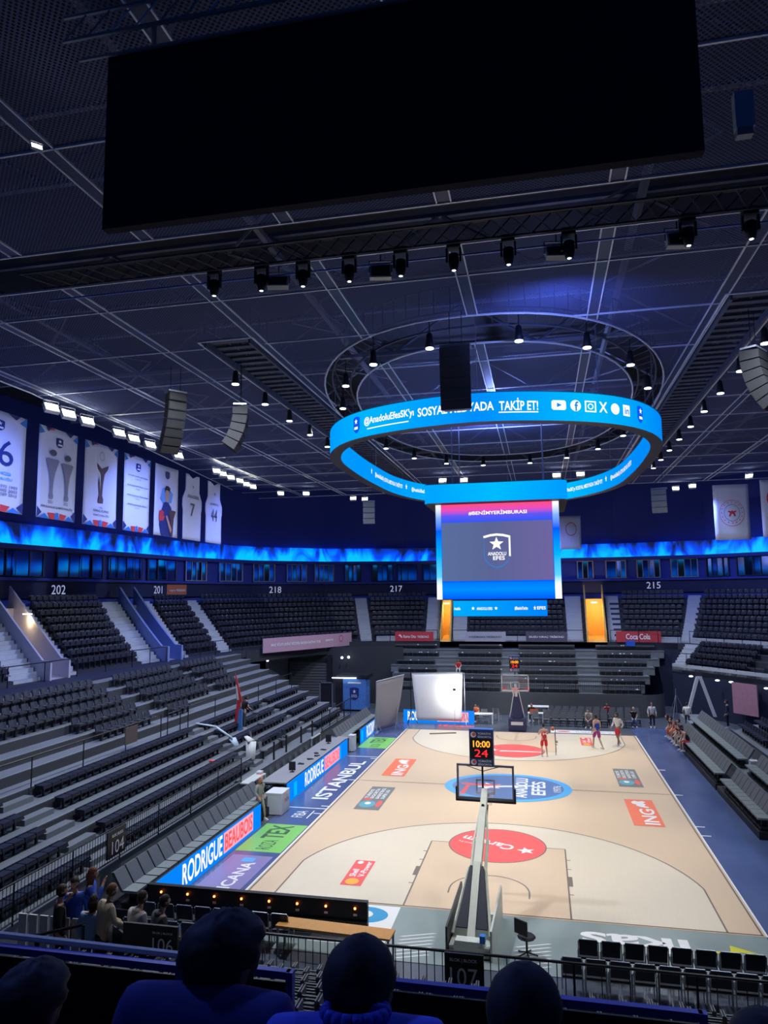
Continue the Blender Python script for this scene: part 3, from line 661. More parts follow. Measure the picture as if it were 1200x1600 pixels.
# aisle step boxes
boxn = 0
for ai, (a, b) in enumerate(aisles_y):
    for i in range(0, 5):
        o = MB().box(lx(i+1)+.0, lx(i+1)+.38, a+.15, b-.15, lz(i), lz(i)+.18).build('aisle_step', M_deck)
        tag(o, 'low grey half step in the %s aisle of the left stand, %s from the front' % (['nearest', 'middle', 'farthest'][ai], ordn[i] if i else 'first'), 'step', 'aisle half steps')
railing('barred rail along the near half of the left stand front', [(-11.38, -8, 1.1), (-11.38, 8.5, 1.1)], h=1.05, post=2.1, bars=.13)
railing('barred rail at the far end of the left stand front', [(-11.38, 20.5, 1.1), (-11.38, 27.2, 1.1)], h=1.05, post=1.6, bars=.3)
railing('rail along the cross aisle, near part of the left stand', [(lx(5)+.1, -3, lz(5)), (lx(5)+.1, 8.4, lz(5))], h=1.05, post=2.8)
railing('rail along the cross aisle, far part of the left stand', [(lx(5)+.1, 11, lz(5)), (lx(5)+.1, 26, lz(5))], h=1.05, post=2.8)
railing('short handrail in front of the middle seats of the left stand', [(lx(5)+.1, 9, lz(5)), (lx(5)+.1, 10.2, lz(5))], h=1.0, post=.6)
for k, y in enumerate((12.8, 14.6, 17, 19)):
    o = MB().tube((-11.5, y, 1.1), (-11.5, y, 2.0), .05, 8).build('rail_post', M_blackmetal); tag(o, 'bare black post at the stand edge, %s from the near end' % ['first', 'second', 'third', 'fourth'][k], 'post', 'bare rail posts behind the table')
pb = MB().box(lx(5)+.14, lx(5)+.18, 5.4, 6.3, lz(5)+.3, lz(5)+1.0).build('hung_board', mat('panel_brown', (.10, .075, .07), .6)); tag(pb, 'brown slatted panel hung on the cross aisle rail', 'panel')
# near end of the left stand: rail, dark gap
railing('sloping rail on the near edge of the left stand', [(-11.6, -8.3, 1.1), (-14.5, -8.3, 2.4), (-17.5, -8.3, 3.7)], h=1.0, post=1.0, bars=.2)
# sign helper
def sign(label, o, right, up, w, h, bg, items, thick=.05, name='sign', cat='sign'):
    """items: list of (text, u0,u1,v0,v1,mat) laid on a board"""
    o = Vector(o); r = Vector(right).normalized(); u = Vector(up).normalized(); n = r.cross(u)
    t = thing(name, label, cat, o)
    b = MB(); q = lambda a, c, d: r*(a*w)+u*(c*h)+n*d
    b.hexa([q(-.5, -.5, -thick), q(.5, -.5, -thick), q(.5, .5, -thick), q(-.5, .5, -thick)], [q(-.5, -.5, 0), q(.5, -.5, 0), q(.5, .5, 0), q(-.5, .5, 0)])
    b.build('board', bg, t)
    f = flat((0, 0, 0), r, u, w, h, .012)
    for it in items:
        m = MB()
        if it[0] == '#shield': poly(m, SHIELD, f, 0, *it[1:5])
        elif it[0] == '#star': poly(m, STAR, f, 0, *it[1:5])
        elif it[0] == '#disc': poly(m, circ(24), f, 0, *it[1:5])
        elif it[0] == '#rect': rect(m, f, *it[1:5])
        elif it[0] == '#ring': ringpoly(m, f, (it[1]+it[2])/2, (it[3]+it[4])/2, (it[2]-it[1])/2, (it[4]-it[3])/2, it[6] if len(it) > 6 else .08)
        elif it[0] == '#poly': poly(m, it[6], f, 0, *it[1:5])
        else: text(m, it[0], f, *it[1:5], 0, .004)
        if it[0][0] == '#': m.xform(Matrix.Translation(n*.004*(1 if it[0] != '#rect' else 0)))
        if it[0][0] != '#' : m.xform(Matrix.Translation(n*.012))
        m.build('emblem' if it[0][0] == '#' else 'lettering', it[5], t)
    return t
M_signblack = mat('sign_black', (.012, .012, .016), .5)
sign('small black block 104 sign on the left stand rail', (-11.25, -1.3, 1.75), (0, 1, 0), (0, 0, 1), 1.0, .8, M_signblack, [('104', .2, .85, .12, .6, M_whiteprint), ('BLOK | BLOCK', .2, .8, .72, .86, M_whiteprint)])
# ---- courtside seats along the left boards
def court_seat(name, label, loc, rz, group, cached={}):
    if 'r' in cached: return dup(cached['r'], loc, rz, label, group)
    t = thing(name, label, 'seat', loc, rz, group)
    MB().hexa([(-.28, -.05, .42), (.28, -.05, .42), (.28, .03, .42), (-.28, .03, .42)], [(-.28, .28, .95), (.28, .28, .95), (.28, .36, .93), (-.28, .36, .93)]).build('backrest', M_seatgrey, t)
    MB().box(-.28, .28, -.48, -.03, .40, .47).build('seat_pan', M_pan, t)
    MB().box(-.26, .26, -.4, .05, .05, .12).box(-.05, .05, -.3, -.1, 0, .4).build('pedestal', M_blackmetal, t)
    cached['r'] = t; return t
for y0_, y1_, lb_ in ((-2.6, 8.4, 'near'), (20.2, 29.0, 'far')):
    o = MB().box(-10.95, -9.75, y0_, y1_, 0, .355).build('seat_platform', M_black); tag(o, 'low black platform under the padded seats behind the %s left board' % lb_, 'platform')
for y0_, y1_, lb_ in ((8.2, 14.9, 'near'), (15.2, 27, 'far')):
    o = MB().box(9.62, 11.05, y0_, y1_, 0, .30).build('seat_platform', M_black); tag(o, 'low black platform under the %s part of the right front line of seats' % lb_, 'platform')
y = -2.2; n = 0
while y < 8.0:
    court_seat('courtside_seat', 'grey padded courtside seat behind the near left advertising board', (-10.3, y, .36), PI/2, 'padded seats behind the near left board'); y += .62
y = 20.4
while y < 29:
    court_seat('courtside_seat', 'grey padded courtside seat behind the far left advertising board', (-10.3, y, .36), PI/2, 'padded seats behind the far left board'); y += .62
y = 9.8
while y < 15.4:
    court_seat('courtside_seat', 'grey padded seat right of the court, front line near the gap', (10.12, y-1.2, .305), -PI/2, 'padded seats on the near part of the right front line'); y += .6
y = 15.6
while y < 26:
    court_seat('courtside_seat', 'grey padded seat right of the court, front line beyond the gap', (10.12, y, .305), -PI/2, 'padded seats on the far part of the right front line'); y += .6
pf = MB().box(11.1, 12.4, -2, 28, 0, .62).build('seat_platform', M_deck); tag(pf, 'low grey platform carrying the second line of seats on the right', 'platform')
y = 6.0
while y < 29:
    if not 15.6 < y < 16.8: court_seat('courtside_seat', 'grey padded seat on the low platform at the right, %s the white box' % ('nearer than' if y < 16 else 'farther than'), (11.6, y, .625), -PI/2, 'padded seats on the right platform, %s part' % ('near' if y < 16 else 'far'))
    y += .6
# ---- advertising boards
def adboard(label, o, right, L_, h, items, back='dark'):
    o = Vector(o); t = thing('advertising_board', label, 'advertising board', o); r = Vector(right).normalized(); u = Vector((0, 0, 1)); n = r.cross(u)
    b = MB(); q = lambda a, c, d: r*a+u*c+n*d
    b.hexa([q(0, 0, -.12), q(L_, 0, -.12), q(L_, h-.03, -.12), q(0, h-.03, -.12)], [q(0, 0, -.02), q(L_, 0, -.02), q(L_, h-.03, -.02), q(0, h-.03, -.02)]); b.build('casing', M_black, t)
    s = MB(); rect(s, flat(r*(L_/2)+u*(h/2), r, u, L_, h, 0), 0, 1, 0, 1); s.build('screen', led('led_azure', (.0, .235, 1.0), 1.0), t)
    f = flat(r*(L_/2)+u*(h/2), r, u, L_, h, .012); f2 = flat(r*(L_/2)+u*(h/2), r, u, L_, h, .02)
    for it in items:
        m = MB()
        if it[0] == '#rect': rect(m, f, *it[1:5])
        else: text(m, it[0], f2, *it[1:5], 0, .0035)
        m.build('screen_picture' if it[0] == '#rect' else 'screen_lettering', it[5], t)
    return t
LW = led('led_white', (1, 1, 1), 1.1); LP = led('led_pink', (1, .16, .28), 1.0); LPT = led('led_rose', (1, .42, .52), 1.0); LC = led('led_cyan', (0, .5, 1), 1); LB = led('led_blue', (0, .1, .9), 1); LRD = led('led_redtext', (1, .1, .12), 1)
adboard('blue lit board at the near left sideline reading RODRIGUE BEAUBOIS', (-9.55, -2.1, 0), (0, 1, 0), 8.4, .9, [('#rect', .0, .13, .02, .5, LC), ('RODRIGUE', .215, .565, .14, .92, LW), ('#rect', .58, .9, .12, .92, LPT), ('BEAUBOIS', .59, .89, .2, .84, LRD)])
adboard('blue lit board below the scorers table at the middle left sideline', (-9.55, 9.35, 0), (0, 1, 0), 10.35, .9, [('#rect', .09, .13, .1, .8, LC), ('RODRIGUE', .24, .53, .14, .9, LW), ('#rect', .55, .83, .12, .92, LPT), ('BEAUBOIS', .56, .82, .2, .84, LP), ('#rect', .845, .86, .1, .9, LC)])
adboard('blue lit board at the far left sideline with a bright white name', (-9.5, 22.5, 0), (0, 1, 0), 5.2, .9, [('#rect', .06, .14, .1, .85, LC), ('RODRIGUE', .32, .95, .1, .95, LW)])
adboard('blue lit board across the far baseline under the white backdrop', (-8.25, 30.5, 0), (1, 0, 0), 5.15, .95, [('RODRIGUE', .06, .44, .2, .88, LW), ('#rect', .48, .92, .16, .88, LPT), ('BEAUBOIS', .5, .9, .24, .8, LP)])
# near board seen from behind
t = thing('advertising_board', 'black back of the board across the near left corner with small orange lamps', 'advertising board', (0, 0, 0))
MB().box(-9.6, -3.0, -2.25, -2.12, .06, .98).build('casing', M_black, t)
m = MB().box(-9.6, -3.0, -2.28, -2.25, .9, .98).box(-9.6, -3.0, -2.30, -2.25, .42, .47)
m.build('rear_rail', M_blackmetal, t)
for k in range(8):
    x = -9.15+k*.83
    MB().ball((x, -2.29, .80), .035, 8).build('pilot_lamp', mat('pilot_orange', (.8, .2, .05), .4, 0, (1, .22, .05), 6), t)
    MB().box(x-.05, x+.05, -2.28, -2.255, .60, .65).build('port_plate', M_white, t)
# ================================================================ SCORERS TABLE, VIP THINGS ON THE LEFT
t = thing('scorers_table', 'long grey topped scorers table behind the middle left board', 'table', (-10.2, 9.6, 0))
MB().box(-.72, .58, 0, 10.8, .82, .87).build('tabletop', mat('table_grey', (.34, .34, .35), .5, var=.08), t)
for y in (0.1, 3.6, 7.2, 10.6):
    for x in (-.6, .45): MB().tube((x, y, 0), (x, y, .82), .03, 6).build('leg', M_blackmetal, t)
MB().box(.5, .54, .1, 10.7, .1, .8).build('modesty_panel', M_black, t)
for i, (y, x) in enumerate(((11.6, -10.1), (18.3, -10.3))):
    t = thing('monitor', 'small black monitor on the scorers table, %s end' % ['near', 'far'][i], 'monitor', (x, y, .87), .2)
    MB().box(-.16, .16, -.02, .02, .08, .48).build('screen_case', M_black, t); MB().box(-.1, .1, -.1, .1, 0, .02).box(-.02, .02, -.02, .02, 0, .1).build('stand', M_blackmetal, t)
    MB().box(-.14, .14, .021, .026, .1, .46).build('display', mat('display_grey', (.12, .12, .14), .3), t)
for i, y in enumerate((13.2, 14.3, 15.1, 15.7, 16.6)):
    o = MB().hexa([(-.16, -.1, 0), (.16, -.1, 0), (.14, .1, 0), (-.14, .1, 0)], [(-.15, -.09, .03+.02*(i % 2)), (.15, -.09, .03), (.13, .1, .03), (-.14, .1, .06)]).build('cable_pile', M_black); o.location = (-10.2+.12*(i % 3), y, .87); o.rotation_euler.z = i*.7
    tag(o, 'black bundle of gear on the scorers table, %s from the near end' % ordn[i].replace('front', 'first'), 'equipment')
def simple_chair(label, loc, rz, group, sm, fm, name='chair', cache={}):
    key = (sm.name, fm.name)
    if key in cache: return dup(cache[key], loc, rz, label, group)
    t = thing(name, label, 'chair', loc, rz, group)
    MB().box(-.22, .22, -.22, .2, .43, .48).build('seat', sm, t)
    MB().hexa([(-.22, .18, .52), (.22, .18, .52), (.22, .21, .52), (-.22, .21, .52)], [(-.21, .28, .9), (.21, .28, .9), (.21, .31, .9), (-.21, .31, .9)]).build('backrest', sm, t)
    for x in (-.21, .21):
        MB().tube((x, -.2, 0), (x, -.2, .44), .014, 5).build('leg', fm, t); MB().tube((x, .2, 0), (x, .2, .5), .014, 5).tube((x, .2, .5), (x, .3, .9), .014, 5).build('leg', fm, t)
    cache[key] = t; return t
for k in range(11): simple_chair('dark chair behind the scorers table', (-11.12, 10.3+k*.9, 0), PI/2, 'dark chairs behind the scorers table', M_seatgrey, M_steel)
def white_table(label, loc, rz, w, d, h, m=M_cream):
    t = thing('side_table', label, 'table', loc, rz)
    MB().box(-w/2, w/2, -d/2, d/2, h-.05, h).build('tabletop', m, t)
    for x in (-w/2+.04, w/2-.04):
        for y in (-d/2+.04, d/2-.04): MB().box(x-.03, x+.03, y-.03, y+.03, 0, h-.05).build('leg', m, t)
    return t
white_table('cream rectangular table on the left stand edge behind the near board end', (-11.3, 9.3, .35), PI/2, 1.9, .8, .75)
white_table('cream small table on the left stand beyond the scorers table', (-11.7, 19.2, .35), PI/2, 1.7, .8, .75)
o = MB().box(-13.2, -11.42, 8.6, 20, .9, 1.115).build('stand_ledge', M_deck); tag(o, 'grey ledge behind the scorers table', 'ledge')
o = MB().box(-11.4, -10.85, 8.5, 20.2, 0, .35).build('stand_ledge', M_deck); tag(o, 'low grey step right behind the scorers table chairs', 'ledge')
def crate(label, loc, w, d, h, m, rz=0, name='equipment_case'):
    t = thing(name, label, 'case', loc, rz)
    MB().box(-w/2, w/2, -d/2, d/2, .04, h-.06).build('body', m, t); MB().box(-w/2-.01, w/2+.01, -d/2-.01, d/2+.01, h-.06, h).build('lid', m, t)
    for x in (-w/2+.08, w/2-.08):
        for y in (-d/2+.08, d/2-.08): MB().tube((x, y, 0), (x, y, .05), .04, 8).build('caster', M_black, t)
    return t
t = crate('white equipment box standing between the two left boards', (-9.55, 8.2, 0), .75, .95, .92, M_white)
f = flat((.385, .1, .55), (0, 1, 0), (0, 0, 1), .5, .14, .004); m = MB(); text(m, 'SPALDING', f, 0, 1, 0, 1); m.build('lettering', M_inkgrey, t)
t = crate('white box at the far end of the middle left board', (-9.5, 20.6, 0), .35, .5, .95, M_white)
o = MB().box(-.12, .12, -.12, .12, 0, .35).box(-.125, .125, -.125, .125, .2, .27, 1).build('red_white_bucket', [M_white, M_red]); o.location = (-11.1, 8.95, 1.1-.75); o.location = (-11.15, 10.1, .87); tag(o, 'small white and red box near the scorers table end', 'box')
# ================================================================ FAR LOWER STAND AND END WALL
fs = thing('far_lower_stand', 'grey benched lower stand behind the far basket', 'stand', (0, 0, 0))
NF = 6
def fy_(k): return 35.2+1.13*k
def fz_(k): return 1.65+.57*k
def fx0(k): return -9.8-.35*k
def fx1(k): return 8.8+.55*k
m = MB()
for k in range(NF): m.box(fx0(k), fx1(k), fy_(k), fy_(k+1)+.02, 0 if k == 0 else fz_(k)-.6, fz_(k))
m.build('deck', M_deck, fs)
secs = [(-9.5, -6.8), (-5.3, -1.3), (-.2, 4.7), (6.2, 9.2)]
FB = MB().box(-.225, .225, .02, .08, .0, .42).box(-.225, .225, -.33, .02, .30, .36); fb_me = None
for k in range(NF):
    for si, (a, b) in enumerate(secs):
        a2 = a-.3*k if si == 0 else a; b2 = b+.35*k if si == 3 else b; n = int((b2-a2)/.47)
        for j in range(n):
            p = (a2+.235+j*.47, fy_(k)+.55, fz_(k))
            if fb_me is None: o = FB.build('bench_seat', mat('bench_seat_grey', (.075, .078, .09), .5, var=.1)); fb_me = o.data
            else: o = bpy.data.objects.new('bench_seat', fb_me); C.objects.link(o)
            o.location = p; sn = ['left end', 'part left of centre', 'part right of centre', 'right end'][si]
            tag(o, 'grey bench seat, %s row of the far basket stand, %s' % (ordn[k] if k < 5 else 'top', sn), 'seat', 'bench seats, %s row, %s of the far stand' % (ordn[k], sn))
m = MB()
for a, b in ((-6.75, -5.35), (-1.25, -.25), (4.75, 6.15)):
    for k in range(NF):
        for h in range(3): m.box(a, b, fy_(k)+.38*h-.02, fy_(k+1), fz_(k)-.57+.19*(h+1)-.01, fz_(k)-.57+.19*(h+1)+.005)
m.build('aisle_stairs', mat('stair_mid', (.17, .18, .19), .7), fs)
m = MB()
for k in range(NF): m.box(fx0(k)-.03, fx1(k)+.03, fy_(k)-.03, fy_(k), fz_(k)-.08, fz_(k)+.01)
m.build('step_edging', M_seatgrey, fs)
MB().box(-10.2, 9.0, 34.95, 35.18, 0, 1.72).build('front_panel', M_wallgrey, fs)
m = MB()
for i in range(10):
    a = PI/2*i/10; b = PI/2*(i+1)/10; R = 1.8
    m.add([(9.0+R*math.sin(a), 36.75-R*math.cos(a), 0), (9.0+R*math.sin(b), 36.75-R*math.cos(b), 0), (9.0+R*math.sin(b), 36.75-R*math.cos(b), 1.72), (9.0+R*math.sin(a), 36.75-R*math.cos(a), 1.72)], [(0, 1, 2, 3)])
m.build('curved_panel', M_wallgrey, fs, True)
railing('long barred rail in front of the far lower stand', [(-9.8, 35.1, 1.7), (8.9, 35.1, 1.7)], h=.95, post=2.2, bars=.16)
rl = random.Random(3)
for k in range(46):
    row = rl.randrange(NF); si = rl.randrange(4); a, b = secs[si]; x = rl.uniform(a+.2, b-.2)
    o = MB().hexa([(-.05, -.04, 0), (.06, -.05, 0), (.05, .05, 0), (-.06, .04, 0)], [(-.03, -.02, .05), (.03, -.03, .06), (.02, .03, .05), (-.03, .02, .06)]).build('crumpled_paper', M_whiteprint)
    o.location = (x, fy_(row)+.3, fz_(row)+.36); o.rotation_euler.z = k
    tag(o, 'crumpled white paper left on the %s row of the far stand, %s' % (ordn[row] if row < 5 else 'top', ['left end', 'left of centre', 'right of centre', 'right end'][si]), 'litter', 'white litter on the far stand, row %s' % ordn[row])
    if k == 45: break
# banners on the tier front
M_adred = mat('ad_red', srgb(196, 60, 72), .6); M_adgrey = mat('ad_pale', srgb(170, 170, 185), .6); M_addark = mat('ad_slate', srgb(84, 78, 100), .6); M_adcoke = mat('ad_soda_red', srgb(190, 62, 68), .6); M_adpink = mat('ad_pink', srgb(190, 150, 165), .6)
sign('red banner on the upper tier front left of the scoreboard', (-9.4, 41.9, 5.55), (1, 0, 0), (0, 0, 1), 3.5, .85, M_adred, [('Rams Oto', .22, .55, .35, .65, M_whiteprint), ('TRİBÜNÜ', .58, .88, .35, .65, M_whiteprint), ('#poly', .09, .19, .3, .75, M_whiteprint, [(0, .6), (.4, 1), (1, .4), (.9, 0), (.4, .5)])], name='banner', cat='banner')
sign('pale banner on the upper tier front below the scoreboard', (-3.05, 41.9, 5.55), (1, 0, 0), (0, 0, 1), 3.55, .85, M_adgrey, [('LOJİMAKS TRİBÜNÜ', .1, .9, .35, .62, M_inkgrey)], name='banner', cat='banner')
sign('slate banner on the upper tier front right of the far basket', (2.2, 41.9, 5.55), (1, 0, 0), (0, 0, 1), 3.5, .85, M_addark, [('ISUZU KIRAÇ TRİBÜNÜ', .08, .92, .36, .64, M_whiteprint)], name='banner', cat='banner')
t = sign('red soft drink banner on the upper tier front at the right', (9.75, 41.85, 5.58), (1, 0, 0), (0, 0, 1), 3.6, .9, M_adcoke, [('Coca·Cola', .22, .76, .25, .78, M_whiteprint)], name='banner', cat='banner')
dv = (Vector((-15.35, 41.6, 0))-Vector((-20.2, 32.0, 0))); mid = (Vector((-15.35, 41.6, 5.4))+Vector((-20.2, 32.0, 5.4)))/2+Vector((.35, -.2, -.05))
sign('long faded pink banner across the far left corner', mid, dv, (0, 0, 1), dv.length*.98, 1.15, M_adpink, [('MAÇ BİLETLERİNİ BİZDEN BAŞKA SATAN YOK', .08, .62, .36, .66, M_whiteprint), ('passo', .68, .77, .42, .62, M_whiteprint), ('#ring', .84, .89, .35, .85, M_redprint, .2)], name='banner', cat='banner')
# blue bag on the far stand, props
o = MB().box(-.35, .35, -.2, .2, 0, .42).build('blue_bag', mat('bag_blue', (.02, .10, .55), .6)); o.location = (9.0, fy_(5)+.3, fz_(5)+.36); tag(o, 'bright blue bag under the red soft drink banner', 'bag')
# corner: wall with opening, doorway, dark passages
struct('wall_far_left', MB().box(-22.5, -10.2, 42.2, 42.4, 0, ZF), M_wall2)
m = MB().box(-20.4, -20.2, 34, 42, 0, ZF-.2)
struct('wall_corner_left', m, M_wallgrey)
door = struct('door_1', MB().box(-20.1, -16.6, 38.9, 39.0, 0, 3.5), mat('roller_shutter', (.13, .125, .12), .6))
m = MB()
for k in range(14): m.box(-20.1, -16.6, 38.86, 38.9, .1+.24*k, .12+.24*k)
m.build('shutter_slats', M_riser, door)
MB().box(-20.3, -20.1, 38.8, 39.05, 0, 3.75).box(-16.6, -16.2, 38.7, 39.05, 0, 4.1).box(-20.3, -16.2, 38.8, 39.05, 3.5, 3.75).build('door_frame', M_black, door)
struct('wall_corner_back', MB().box(-22.5, -9.9, 39.1, 39.3, 0, ZF-.3), mat('corner_dark', (.035, .037, .045), .7))
t = thing('doorway_frame', 'white portable doorway frame standing in the far left corner', 'frame', (-15.4, 34.6, 0))
MB().box(-.55, -.47, -.04, .04, 0, 2.3).box(.47, .55, -.04, .04, 0, 2.3).box(-.55, .55, -.04, .04, 2.22, 2.3).build('frame', M_steel, t)
MB().box(-.47, .47, .0, .02, .05, 2.22).build('infill_panel', M_black, t)
t = thing('display_kiosk', 'blue patterned club kiosk with a shield badge in the far left corner', 'kiosk', (-13.1, 35.6, 0))
kb_ = bpy.data.materials.new('kiosk_blue_brick'); kb_.use_nodes = True; nt = kb_.node_tree; bn = nt.nodes.new('ShaderNodeTexBrick'); bn.inputs['Scale'].default_value = 6; bn.inputs['Color1'].default_value = (.03, .12, .42, 1); bn.inputs['Color2'].default_value = (.07, .24, .60, 1); bn.inputs['Mortar'].default_value = (.18, .38, .75, 1); bn.inputs['Mortar Size'].default_value = .03
tcn = nt.nodes.new('ShaderNodeTexCoord'); mpn = nt.nodes.new('ShaderNodeMapping'); mpn.inputs['Rotation'].default_value = (PI/2, 0, 0); nt.links.new(tcn.outputs['Object'], mpn.inputs[0]); nt.links.new(mpn.outputs[0], bn.inputs['Vector']); nt.links.new(bn.outputs[0], nt.nodes['Principled BSDF'].inputs['Base Color'])
MB().box(-.95, .95, -.8, .6, .15, 2.55).build('cabinet', kb_, t); MB().box(-1.5, 1.1, -.85, 1.0, 2.6, 2.85).build('roof', M_black, t); MB().box(-1.6, -.96, -.7, .8, 0, 2.6).build('side_cabinet', M_black, t)
f = flat((0, -.82, 1.4), (1, 0, 0), (0, 0, 1), .75, 1.0, 0); m = MB(); poly(m, SHIELD, f, 0); f = flat((0, -.83, 1.4), (1, 0, 0), (0, 0, 1), .75, 1.0, 0); poly(m, STAR, f, 1, .3, .7, .5, .85); text(m, 'EFES', f, .2, .8, .2, .42, 1); rect(m, flat((0, -.82, 2.25), (1, 0, 0), (0, 0, 1), 1.1, .12, 0), 0, 1, 0, 1, 1)
m.build('badge', [M_navyprint, M_whiteprint], t)
o = MB().box(-1.0, 1.0, -.05, .05, 0, .06).build('strip_lamp', M_lenscool); o.location = (-13.9, 34.6, 2.62); tag(o, 'thin pale tube on the roof edge of the blue kiosk', 'lamp')
for i, p in enumerate(((-18.6, 38.4, 4.35), (-15.2, 38.6, 3.9), (-14.6, 38.6, 3.95), (-20.0, 33.4, 4.1))):
    o = MB().ball((0, 0, 0), .11, 8).build('wall_lamp', M_lenscool); o.location = p; tag(o, 'small cool lamp under the far left corner overhang, %s from the left' % ordn[i].replace('front', 'first'), 'lamp')
# ================================================================ HALO RING AND SCOREBOARD
CTRL = [(0, 1.75), (3.2, 2.5), (5.3, 4.1), (6.5, 6.8), (6.75, 10.5), (6.65, 14.5), (6.3, 18), (5.3, 21), (3.5, 23.4), (0, 24.6)]
CT = CTRL+[(-x, y) for x, y in CTRL[-2:0:-1]]
def catmull(P, n=14):
    out = []; k = len(P)
    for i in range(k):
        p0, p1, p2, p3 = (Vector((*P[(i+j-1) % k], 0)) for j in range(4))
        for h in range(n):
            t = h/n; out.append(.5*((2*p1)+(p2-p0)*t+(2*p0-5*p1+4*p2-p3)*t*t+(3*p1-p0-3*p2+p3)*t**3))
    return out
RP = catmull(CT); NRP = len(RP)
arc = [0]
for i in range(NRP): arc.append(arc[-1]+(RP[(i+1) % NRP]-RP[i]).length)
RL = arc[-1]
def ring_at(s, off=0):
    s = s % RL; import bisect
    i = min(bisect.bisect_right(arc, s)-1, NRP-1); t = (s-arc[i])/(arc[i+1]-arc[i]); a, b = RP[i], RP[(i+1) % NRP]
    tang = (RP[(i+1) % NRP]-RP[i-1]).lerp(RP[(i+2) % NRP]-RP[i], t).normalized(); nn = Vector((tang.y, -tang.x, 0))
    return a.lerp(b, t)+nn*off      # +off is outward (path runs anticlockwise)
RZ0, RZ1 = 15.1, 16.08
def ring_strip(off, z0, z1, flip=False, n=260):
    m = MB(); vs = []
    for i in range(n): p = ring_at(RL*i/n, off); vs += [(p.x, p.y, z0), (p.x, p.y, z1)]
    fs = [(2*i, 2*((i+1) % n), 2*((i+1) % n)+1, 2*i+1) for i in range(n)]
    if flip: fs = [f[::-1] for f in fs]
    return m.add(vs, fs)
halo = thing('halo_screen', 'huge oval ring screen glowing azure above the court', 'led screen', (0, 0, 0))
def azure(name, c0, c1, axis='Y', a=0, b=25, strength=1.0, cm=None):
    m = bpy.data.materials.new(name); m.use_nodes = True; nt = m.node_tree; bs = nt.nodes['Principled BSDF']; bs.inputs['Base Color'].default_value = (.0, .0, .0, 1); bs.inputs['Specular IOR Level'].default_value = 0
    tc = nt.nodes.new('ShaderNodeTexCoord'); sx = nt.nodes.new('ShaderNodeSeparateXYZ'); nt.links.new(tc.outputs['Object'], sx.inputs[0])
    r = nt.nodes.new('ShaderNodeMapRange'); r.inputs[1].default_value = a; r.inputs[2].default_value = b; nt.links.new(sx.outputs[axis], r.inputs[0])
    cr = nt.nodes.new('ShaderNodeValToRGB'); e = cr.color_ramp.elements; e[0].color = (*c0, 1); e[1].color = (*c1, 1)
    if cm:
        for pos, c in cm: k = e.new(pos); k.color = (*c, 1)
    nt.links.new(r.outputs[0], cr.inputs[0]); nt.links.new(cr.outputs[0], bs.inputs['Emission Color']); bs.inputs['Emission Strength'].default_value = strength
    return m
M_ring = azure('halo_picture', (.0, .30, 1), (.0, .24, .95), 'X', -6.8, 6.8, 1.0, [(.2, (0, .46, 1)), (.5, (0, .27, 1)), (.78, (0, .50, 1))])
ring_strip(.22, RZ0, RZ1).build('outer_screen', M_ring, halo, True); ring_strip(-.22, RZ0, RZ1, True).build('inner_screen', M_ring, halo, True)
m = MB(); n = 200
for z, fl in ((RZ0-.02, True), (RZ1+.02, False)):
    vs = []
    for i in range(n): a = ring_at(RL*i/n, -.24); b = ring_at(RL*i/n, .24); vs += [(a.x, a.y, z), (b.x, b.y, z)]
    fs_ = [(2*i, 2*i+1, 2*((i+1) % n)+1, 2*((i+1) % n)) for i in range(n)]
    m.add(vs, [f[::-1] for f in fs_] if fl else fs_)
m.build('ring_casing', mat('ring_casing', (.05, .05, .06), .5), halo)
def ring_map(sc, off, z0=RZ0, z1=RZ1, flip=False):     # u in metres from sc, v 0..1
    def f(u, v):
        p = ring_at(sc+(u if not flip else -u), off); return Vector((p.x, p.y, lerp(z0, z1, v)))
    return f
f = ring_map(0, .235); m = MB()
text(m, '@AnadoluEfesSK\'yı', f, -4.35, -2.2, .36, .72, 0, .012); text(m, 'SOSYAL MEDYADA', f, -2.05, .55, .36, .68, 0, .012); text(m, 'TAKİP ET!', f, .72, 2.0, .34, .78, 0, .012)
rect(m, f, .7, 2.0, .26, .3, 0, 6); rect(m, f, -4.2, -2.4, .24, .28, 0, 8)
def icon(kind, u):
    w = .42
    if kind == 'play': poly(m, [(0, .15), (.1, 0), (.9, 0), (1, .15), (1, .85), (.9, 1), (.1, 1), (0, .85)], f, 0, u, u+.5, .36, .70)
    if kind in ('disc', 'f'): poly(m, circ(20), f, 0, u, u+w*.9, .33, .73)
    if kind == 'sq':
        for a, b, c, d in ((0, .12, 0, 1), (.88, 1, 0, 1), (0, 1, 0, .12), (0, 1, .88, 1)): rect(m, f, u+w*a, u+w*b, .33+.4*c, .33+.4*d)
        ringpoly(m, f, u+w/2, .53, .11, .11, .35, 0, 14)
    if kind == 'x': text(m, 'X', f, u, u+w*.8, .35, .73, 0, .02)
    if kind == 'in': rect(m, f, u, u+w*.8, .34, .74)
for kd, u in (('play', 2.45), ('f', 3.1), ('sq', 3.62), ('x', 4.15), ('disc', 4.63), ('in', 5.18)): icon(kd, u)
m.build('screen_lettering', LW, halo)
m = MB(); f2_ = ring_map(0, .25); text(m, 'f', f2_, 3.24, 3.38, .34, .68, 0, .01); text(m, 'in', f2_, 5.24, 5.46, .4, .64, 0, .01); poly(m, [(0, 0), (1, .5), (0, 1)], f2_, 0, 2.63, 2.8, .45, .61); m.build('screen_lettering', led('led_ink', (0, .25, .9)), halo)
for u in (-4.95, 5.95):
    m = MB(); poly(m, SHIELD, f, 0, u, u+.36, .2, .84); f3_ = ring_map(0, .26); poly(m, STAR, f3_, 1, u+.08, u+.28, .52, .76); rect(m, f3_, u+.08, u+.28, .34, .44, 1); m.build('crest_mark', [LB, LW], halo)
